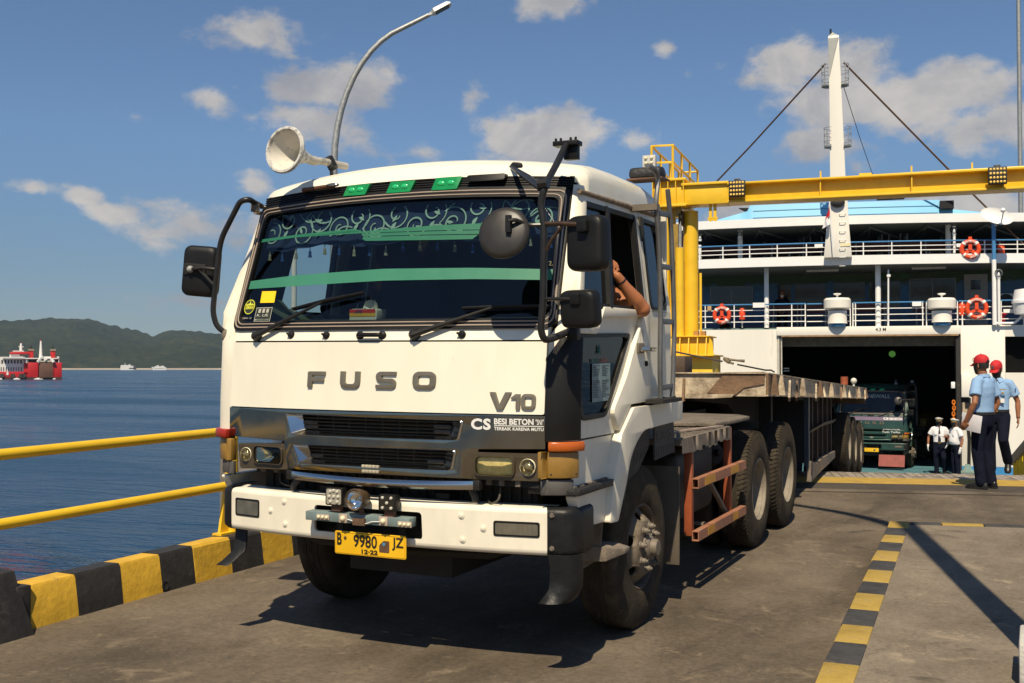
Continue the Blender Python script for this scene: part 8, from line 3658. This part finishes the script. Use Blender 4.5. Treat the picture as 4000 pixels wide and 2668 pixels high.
# 2: walking towards us, head bowed, black mask and tie
f2 = on_ground(3899, 1852)
f2.z = ground_z(f2.x, f2.y)
tv2 = to_view(f2)
r2, sh2, bd2, hc2, R32 = person('person walking towards the camera in light blue shirt, dark tie, black mask and red cap', (f2.x, f2.y, f2.z+.006), tv2-radians(12), .95, sky_s,
           legs={-1: dict(knee=(-.09, -.07, .49), ankle=(-.085, -.05, .085), toe=(-.1, -1, 0)), 1: dict(knee=(.11, -.16, .52), ankle=(.12, .10, .20), toe=(.15, -1, 0), pitch=-.75)},
           arms={1: dict(elbow=(.275, .06, 1.10), wrist=(.285, .03, .85), palm=(-1, -.2, 0), curl=.45), -1: dict(elbow=(-.26, .0, 1.11), wrist=(-.25, -.14, .89))},
           head_rot=(radians(20), 0, radians(-14)), lean=.0, hip=(0, 0, -.01))
g = G()
g.box(.075, .13, -.142, -.134, 1.085, 1.15)
g.build('name_card', whitei, sh2)
g = G()
g.lathe([(.016, 0), (.014, .005)], (.105, -.134, 1.235), (0, -1, 0), 12)
g.box(.06, .145, -.137, -.13, 1.278, 1.29)
g.build('badge', gold, sh2)
g = G()
g.loft([[Vector((.262+dx, -.03+u*.028, 1.27+v*.036)) for u, v in ((-1, 1), (1, 1), (1, -.3), (0, -1), (-1, -.3))] for dx in (0, .006)])
g.build('sleeve_patch', patchm, sh2)
g = G()
g.lathe([(.030, -.004), (.031, .004)], (.285, .032, .868), (.05, -.1, 1), 14, caps=False)
g.build('bracelet', maskb, bd2)

# 3, 4: officers in white by the ferry door
def ramp_stand(px, D):
 d = ray(px, 1436)
 p = CAM + d*D
 return Vector((p.x, p.y, max(ZD, ramp_z(p.x, p.y))+.005))


f3 = ramp_stand(3666, 33.6)
tv3 = to_view(f3)
r3, sh3, bd3, hc3, R33 = person('ship officer in white shirt and peaked cap walking out of the ferry door, facing us', tuple(f3), tv3+radians(4), 1.0, wht_s,
           legs={-1: dict(knee=(-.09, -.03, .49), ankle=(-.08, .0, .085)), 1: dict(knee=(.12, -.13, .50), ankle=(.16, .06, .14), toe=(.35, -1, 0), pitch=-.4)},
           arms={-1: dict(elbow=(-.30, .04, 1.12), wrist=(-.32, -.03, .87)), 1: dict(elbow=(.30, .03, 1.12), wrist=(.22, -.16, .93), palm=(-1, .2, 0))},
           head_rot=(0, 0, radians(-22)), vox=.016, gloves=True, cap='peaked')
f4 = ramp_stand(3731, 32.9)
tv4 = to_view(f4)
r4, sh4, bd4, hc4, R34 = person('stout ship officer in white shirt and peaked cap standing in profile beside the door post', tuple(f4), tv4-radians(58), 1.0, wht_s,
           arms={1: dict(elbow=(.26, .05, 1.11), wrist=(.27, -.02, .85)), -1: dict(elbow=(-.30, -.08, 1.16), wrist=(-.26, -.28, 1.20))},
           head_rot=(0, 0, radians(12)), vox=.016, gloves=True, cap='peaked', belly=.07, tie=False)
for shp in (sh3, sh4):
 g = G()
 for sg in (-1, 1):
  g.box(sg*.12, sg*.205, -.035, .035, 1.425, 1.44)
 g.build('shoulder_board', mat('board_rust', (.34, .10, .03), .6) if 'board_rust' not in bpy.data.materials else bpy.data.materials['board_rust'], shp, bevel=.004)
g = G()
g.loft([[Vector((.272+dx, .0+u*.03, 1.22+v*.038)) for u, v in ((-1, 1), (1, 1), (1, -.3), (0, -1), (-1, -.3))] for dx in (0, .008)])
g.build('sleeve_patch', mat('patch_blue', (.05, .17, .45), .6), sh4)
# 5: someone in dark blue trousers and an orange top beyond the wheels, mostly hidden
f5 = ramp_stand(3135, 26.5)
r5, *_ = person('person in dark trousers glimpsed beyond the drive wheels under the trailer', tuple(f5), to_view(f5)+radians(30), 1.0, redo, vox=.018, cap=None, tie=False, mask=False)
# 6: passenger sitting in the shade of the promenade
sp = FMX @ Vector((FX(3056, 2.2), 2.2, Z1))
r6, *_ = person('person in dark clothes and pale mask on the shaded ferry promenade', tuple(sp), to_view(sp), 1.0, navy, vox=.018, cap=None, tie=False, mask=False,
           hip=(0, 0, -.42), legs={s: dict(knee=(s*.11, -.42, .50), ankle=(s*.11, -.40, .085)) for s in (-1, 1)},
           arms={s: dict(elbow=(s*.24, .0, .68), wrist=(s*.12, -.25, .60)) for s in (-1, 1)})
g = G()
g.ball((0, -.105, 1.43-.42+.165-.05), (.05, .035, .04), 10, 8)
g.build('face_mask', whitei, r6)

# passenger in the cab: arm resting on the sill, hand raised to the window frame
pr = empty('person', 'passenger inside the white cab resting a bare forearm on the door window sill', 'person')
pr.matrix_world = TM.to_4x4()
g = G()
elb = T(2513, 1222, x=1.27)
wrs = T(2412, 1078, x=1.16)
shd = Vector((.96, 1.18, 2.22))
up1 = T(2450, 1160, x=1.05)
limb(g, [shd, shd.lerp(elb, .5)+Vector((0, 0, -.02)), elb+Vector((0, -.01, .025))], [.065, .058, .050])
limb(g, [elb+Vector((.0, 0, .02)), elb.lerp(wrs, .3)+Vector((.0, 0, .012)), elb.lerp(wrs, .7), wrs], [.048, .050, .036, .028])
hd = (T(2398, 1030, x=1.13)-wrs).normalized()
hand(g, wrs, hd, Vector((.55, .5, -.2)).normalized()*-1, Vector((-.5, -.75, .1)), .92, .9)
# shoulders, neck and head in the shade of the cab
g.loft([ell((.70, 1.27+.0, z), a, b_, 14) for z, a, b_ in ((1.82, .17, .13), (2.0, .18, .125), (2.18, .20, .12), (2.27, .16, .10), (2.31, .06, .06), (2.37, .055, .055))])
limb(g, [(.86, 1.25, 2.20), shd], [.075, .066])
head_geo(g, (.70, 1.235, 2.47), Matrix.Identity(3))
bdp = remesh(g, 'body', mat('skin_sunlit', (.36, .135, .055), .5, var=.1, vscale=14, spec=.4), pr, .0075, 2)
eyes(bdp, (.70, 1.235, 2.47), Matrix.Identity(3), eye_m)
g = G()
g.loft([ell((.70, 1.27, z), a, b_, 18) for z, a, b_ in ((1.80, .185, .145), (2.0, .195, .14), (2.18, .212, .135), (2.28, .15, .105))])
remesh(g, 'shirt', navy, pr, .015, 2)
g = G()
g.ball((.70, 1.25, 2.53), (.085, .10, .08), 14, 10)
g.build('hair', hair_m, bdp)
g = G()
bc = wrs.lerp(elb, .14)
g.lathe([(.033, -.006), (.0345, 0), (.033, .006)], bc, (wrs-elb), 18, caps=False)
g.build('bracelet', mat('bracelet_dark', (.02, .012, .02), .4), bdp)

# ================================================================== SMALL THINGS IN THE CAB
tb = empty('tissue_box', 'red and yellow tissue pack with a pulled tissue on the dashboard behind the windscreen', 'tissue pack')
tb.matrix_world = TM.to_4x4()
c = Vector((.03, front(0, 2.0)+.13, 2.0))
p0, p1 = T(1363, 1255, y=c.y), T(1470, 1205, y=c.y)
tbz = p0.z
g = G()
rr = fillet([(p0.x, p0.z), (p1.x, p0.z), (p1.x+.005, p1.z), (p0.x+.012, p1.z)], .016, 3)
g.prism(rr, [], .11, lambda u, v, d: Vector((u, c.y+d, v)))
bx_ = g.build('pack', mat('pack_white', (.70, .66, .55), .4), tb, bevel=.006)
hgt = p1.z-p0.z
for z0, z1, m_ in ((.38, .66, mat('pack_yellow', (.75, .40, .02), .4)), (.66, .96, mat('pack_red', (.62, .03, .015), .4))):
 g = G()
 g.grid(lambda u, v: Vector((p0.x+.006+(p1.x-p0.x-.012)*u, c.y-.0025, p0.z + hgt*(z0+(z1-z0)*v + .05*sin(u*6)*(1 if z0 > .5 and v < .5 else 0)))), 10, 1)
 g.build('print_band', m_, bx_, smooth=0)
text_on('lettering', 'Jolly', lambda u, v, o_: Vector((u, c.y-.0035-o_, v)), mat('pack_blue', (.02, .03, .2), .5), bx_, p0.x+.05, p0.x+.10, p0.z+hgt*.62, p0.z+hgt*.9, bold=.02)
g = G()
q0 = T(1440, 1200, y=c.y+.05)
g.grid(lambda u, v: Vector((q0.x-.03+.10*u+.02*v, c.y+.03+.05*sin(u*5)*v+.02*u, q0.z-.012+.055*v*(1-.35*abs(u-.45))+.008*sin(u*11))), 10, 6)
g.build('tissue', mat('tissue', (.72, .70, .62), .8), tb, smooth=60)
cl = empty('folded_cloth', 'grey green cloth lying on the dashboard behind the left wiper', 'cloth')
cl.matrix_world = TM.to_4x4()
q0, q1 = T(1060, 1245, y=.28), T(1160, 1235, y=.28)
g = G()
for k in range(3):
 x0, x1 = q0.x-.01+k*.03, q1.x+.02
 h = (.13, .075, .05)[k]
 g.loft([[Vector((x0, .22+.06*k, q0.z-.03)), Vector((x0+(x1-x0)*.28, .24+.06*k, q0.z+h)), Vector((x0+(x1-x0)*.5, .25+.06*k, q0.z+h*.45)), Vector((x1, .27+.06*k, q0.z-.03))],
   [Vector((x0+.02, .30+.06*k, q0.z-.03)), Vector((x0+(x1-x0)*.3, .32+.06*k, q0.z+h*.9)), Vector((x0+(x1-x0)*.55, .33+.06*k, q0.z+h*.4)), Vector((x1, .35+.06*k, q0.z-.03))]])
g.build('cloth', mat('cloth_green', (.085, .11, .08), .9, var=.2), cl, bevel=.008)

# ================================================================== SHIPS IN THE STRAIT
redh = mat('hull_red', (.46, .010, .012), .45, var=.05)
whs = mat('hull_white', (.72, .71, .68), .5, var=.04)
brn = mat('ramp_brown', (.12, .055, .035), .7, var=.15, vscale=.5)
dkh = mat('hull_dark', (.035, .03, .028), .7)


def ship(name, label, px, py, D, yaw):
 p = at(px, py, D=D)
 r_ = empty(name, label, 'ferry', (p.x, p.y, SEA_Z), (0, 0, yaw))
 return r_


D1 = (CAM.z-SEA_Z)*FPX/46
rf = ship('car_ferry', 'red and white car ferry with two red funnels under way in the strait', 172, 1482, D1, 0)
sc = D1/FPX/1.086


def sx_(px):
 return (px-172)*sc


def sz_(py):
 return (1482-py)*sc*1.086


dv_ = Vector((rf.location.x-CAM.x, rf.location.y-CAM.y, 0)).normalized()
RF = Matrix((Vector((dv_.y, -dv_.x, 0)), dv_, Vector((0, 0, 1)))).transposed().to_4x4()
RF.translation = (rf.location.x, rf.location.y, SEA_Z)
rf.matrix_world = RF


def part(par, n_, m_, *b, **k):
 return fb(n_, m_, par, *b, **k)


part(rf, 'hull', redh, (sx_(108), sx_(149), 0, 5, sz_(1474), sz_(1416)), (sx_(209), sx_(242), 0, 5, sz_(1474), sz_(1416)), (sx_(108), sx_(242), 5, 60, sz_(1474), sz_(1420)), bevel=.15)
part(rf, 'waterline', dkh, (sx_(108), sx_(242), .1, 60, -.6, sz_(1474)))
part(rf, 'stern_ramp', brn, (sx_(152), sx_(207), -.8, -.3, sz_(1475), sz_(1414)), bevel=.1)
part(rf, 'ramp_head', mat('ramp_cream', (.5, .45, .35), .6), (sx_(150), sx_(208), -1.0, -.2, sz_(1414)+.01, sz_(1408)))
g = G()
for a, b_ in (((146, 1415), (158, 1400)), ((180, 1408), (172, 1398)), ((210, 1415), (200, 1402)), ((158, 1400), (172, 1396))):
 g.bar((sx_(a[0]), -1.2, sz_(a[1])), (sx_(b_[0]), -.5, sz_(b_[1])), .8, .8)
g.build('ramp_arm', whs, rf)
# long side seen foreshortened on the left
hl_ = part(rf, 'side_hull', redh, (sx_(-60), sx_(107.8), 6, 50, sz_(1474), sz_(1452)), bevel=.1)
part(rf, 'side_waterline', dkh, (sx_(-60), sx_(107), 5.9, 50, -.6, sz_(1474)))
part(rf, 'side_red', redh, (sx_(92), sx_(108), 5.5, 6.2, sz_(1455), sz_(1418)))
part(rf, 'deckhouse', whs, (sx_(-60), sx_(92), 6.5, 48, sz_(1452), sz_(1394)))
hs_d = mat('house_window', (.05, .035, .03), .3)
for k in range(15):
 x = sx_(-56)+k*(sx_(90)-sx_(-56))/15
 part(rf, 'window', hs_d, (x, x+.35, 6.4, 6.49, sz_(1450), sz_(1434)))
for k in range(12):
 x = sx_(-56)+k*(sx_(90)-sx_(-56))/12
 part(rf, 'window', hs_d, (x, x+.62, 6.4, 6.49, sz_(1420), sz_(1406)))
part(rf, 'upper_deck', whs, (sx_(10), sx_(230), 3, 30, sz_(1402), sz_(1398)))
part(rf, 'bulwark', whs, (sx_(10), sx_(96), 3, 3.3, sz_(1402), sz_(1394)), (sx_(222), sx_(231), 3, 8, sz_(1402), sz_(1392)), (sx_(160), sx_(198), 4, 5, sz_(1398)+.01, sz_(1392)))
part(rf, 'dark_gap', dkh, (sx_(110), sx_(228), 6, 30, sz_(1419), sz_(1402)))
for px in (102, 149, 209, 228):
 part(rf, 'stanchion', whs, (sx_(px), sx_(px+3), 3.4, 3.7, sz_(1418), sz_(1402)-.01))
part(rf, 'wheelhouse', whs, (sx_(36), sx_(86), 8, 20, sz_(1394), sz_(1384)))
part(rf, 'wheelhouse_window', hs_d, (sx_(75), sx_(86), 7.9, 7.99, sz_(1390), sz_(1385)))
part(rf, 'wheelhouse_roof', redh, (sx_(36), sx_(112), 7, 22, sz_(1383), sz_(1374)), bevel=.3)
part(rf, 'roof_rail', whs, (sx_(48), sx_(92), 8, 8.3, sz_(1373), sz_(1369)))
for px in (110, 197):
 f_ = part(rf, 'funnel', redh, (sx_(px), sx_(px+19), 8, 12, sz_(1398), sz_(1369)), bevel=.15)
 part(f_, 'funnel_cap', mat('funnel_cap', (.25, .2, .14), .7) if 'funnel_cap' not in bpy.data.materials else bpy.data.materials['funnel_cap'], (sx_(px-2), sx_(px+21), 7.7, 12.3, sz_(1369)+.01, sz_(1362)))
 g = G()
 g.tube([(sx_(px+9), 10, sz_(1362)), (sx_(px+9), 10, sz_(1349))], .35, 8)
 g.tube([(sx_(px+5), 10, sz_(1362)), (sx_(px+5), 10, sz_(1354))], .25, 8)
 g.build('exhaust', dkh, f_)
for px, z0, z1, m_ in ((80, 1373, 1340, whs), (158, 1398, 1330, whs)):
 g = G()
 g.tube([(sx_(px), 9, sz_(z0)), (sx_(px), 9, sz_(z1))], [.75, .35], 8)
 if px == 80:
  g.box(sx_(70), sx_(90), 8.8, 9.2, sz_(1355), sz_(1352))
 g.build('mast', m_, rf)
part(rf, 'pennant', redl, (sx_(153), sx_(160), 8.9, 9, sz_(1329), sz_(1325)), (sx_(77), sx_(83), 8.9, 9.0, sz_(1342), sz_(1338)))
part(rf, 'emblem', whs, (sx_(25), sx_(33), 5.85, 5.89, sz_(1465), sz_(1454)))
for px in (8, 50, 82, 92):
 g = G()
 g.lathe([(.9, 0), (.95, .5)], (sx_(px), 5.4, sz_(1468)), (0, 1, 0), 12)
 g.build('fender_tyre', dkh, rf)
foam = mat('foam', (.55, .58, .60), .9, var=.1)
g = G()
for a, b_ in ((132, 170), (205, 218), (52, 80), (-5, 12)):
 n_ = 10
 g.loft([[Vector((sx_(a+(b_-a)*i/n_), -1.5+.6*sin(i*2.1), .06)), Vector((sx_(a+(b_-a)*i/n_), .1, .16+.5*sin(pi*i/n_))), Vector((sx_(a+(b_-a)*i/n_), 5.8, .06))] for i in range(n_+1)], False, False)
o = g.build('wake', foam, rf)
o['kind'] = 'stuff'
# two far ferries
D2 = 2250
for lab, px, spec_ in (('small white ferry far off under the hills, with a dark stern', 500, [(-28, 26, 1444, 1432, 'w'), (-27, 2, 1431.9, 1426, 'w'), (2, 10, 1431.9, 1424, 'w'), (20, 31, 1444, 1426, 'd'), (10, 20, 1431.9, 1429, 'w'), (-12, -10, 1426, 1418, 'w'), (13.5, 15, 1429, 1412, 'd'), (4, 24, 1441, 1437, 'd')]),
                       ('small white ferry farthest to the right under the hills', 622, [(-24, 26, 1440.5, 1435, 'w'), (-28, -24, 1437, 1433, 'w'), (-18, 20, 1434.9, 1431, 'w'), (-10, -2, 1430.9, 1427, 'w'), (8, 16, 1430.9, 1428.5, 'w'), (-20, 22, 1440.3, 1439.4, 'd')])):
 p = at(px, 1436, D=D2)
 r_ = empty('far_ferry', lab, 'ferry')
 k_ = D2/FPX
 dv_ = Vector((p.x-CAM.x, p.y-CAM.y, 0)).normalized()
 MX = Matrix((Vector((dv_.y, -dv_.x, 0)), dv_, Vector((0, 0, 1)))).transposed().to_4x4()
 MX.translation = (p.x, p.y, SEA_Z)
 r_.matrix_world = MX
 base_py = 1445.5
 for i, (a, b_, ya, yb, c_) in enumerate(spec_):
  nm_ = 'hull' if i == 0 else ('superstructure' if c_ == 'w' else 'dark_section')
  part(r_, nm_, whs if c_ == 'w' else dkh, (a*k_, b_*k_, -i*.05, 9-i*.05, (base_py-ya)*k_ if i else -1, (base_py-yb)*k_))
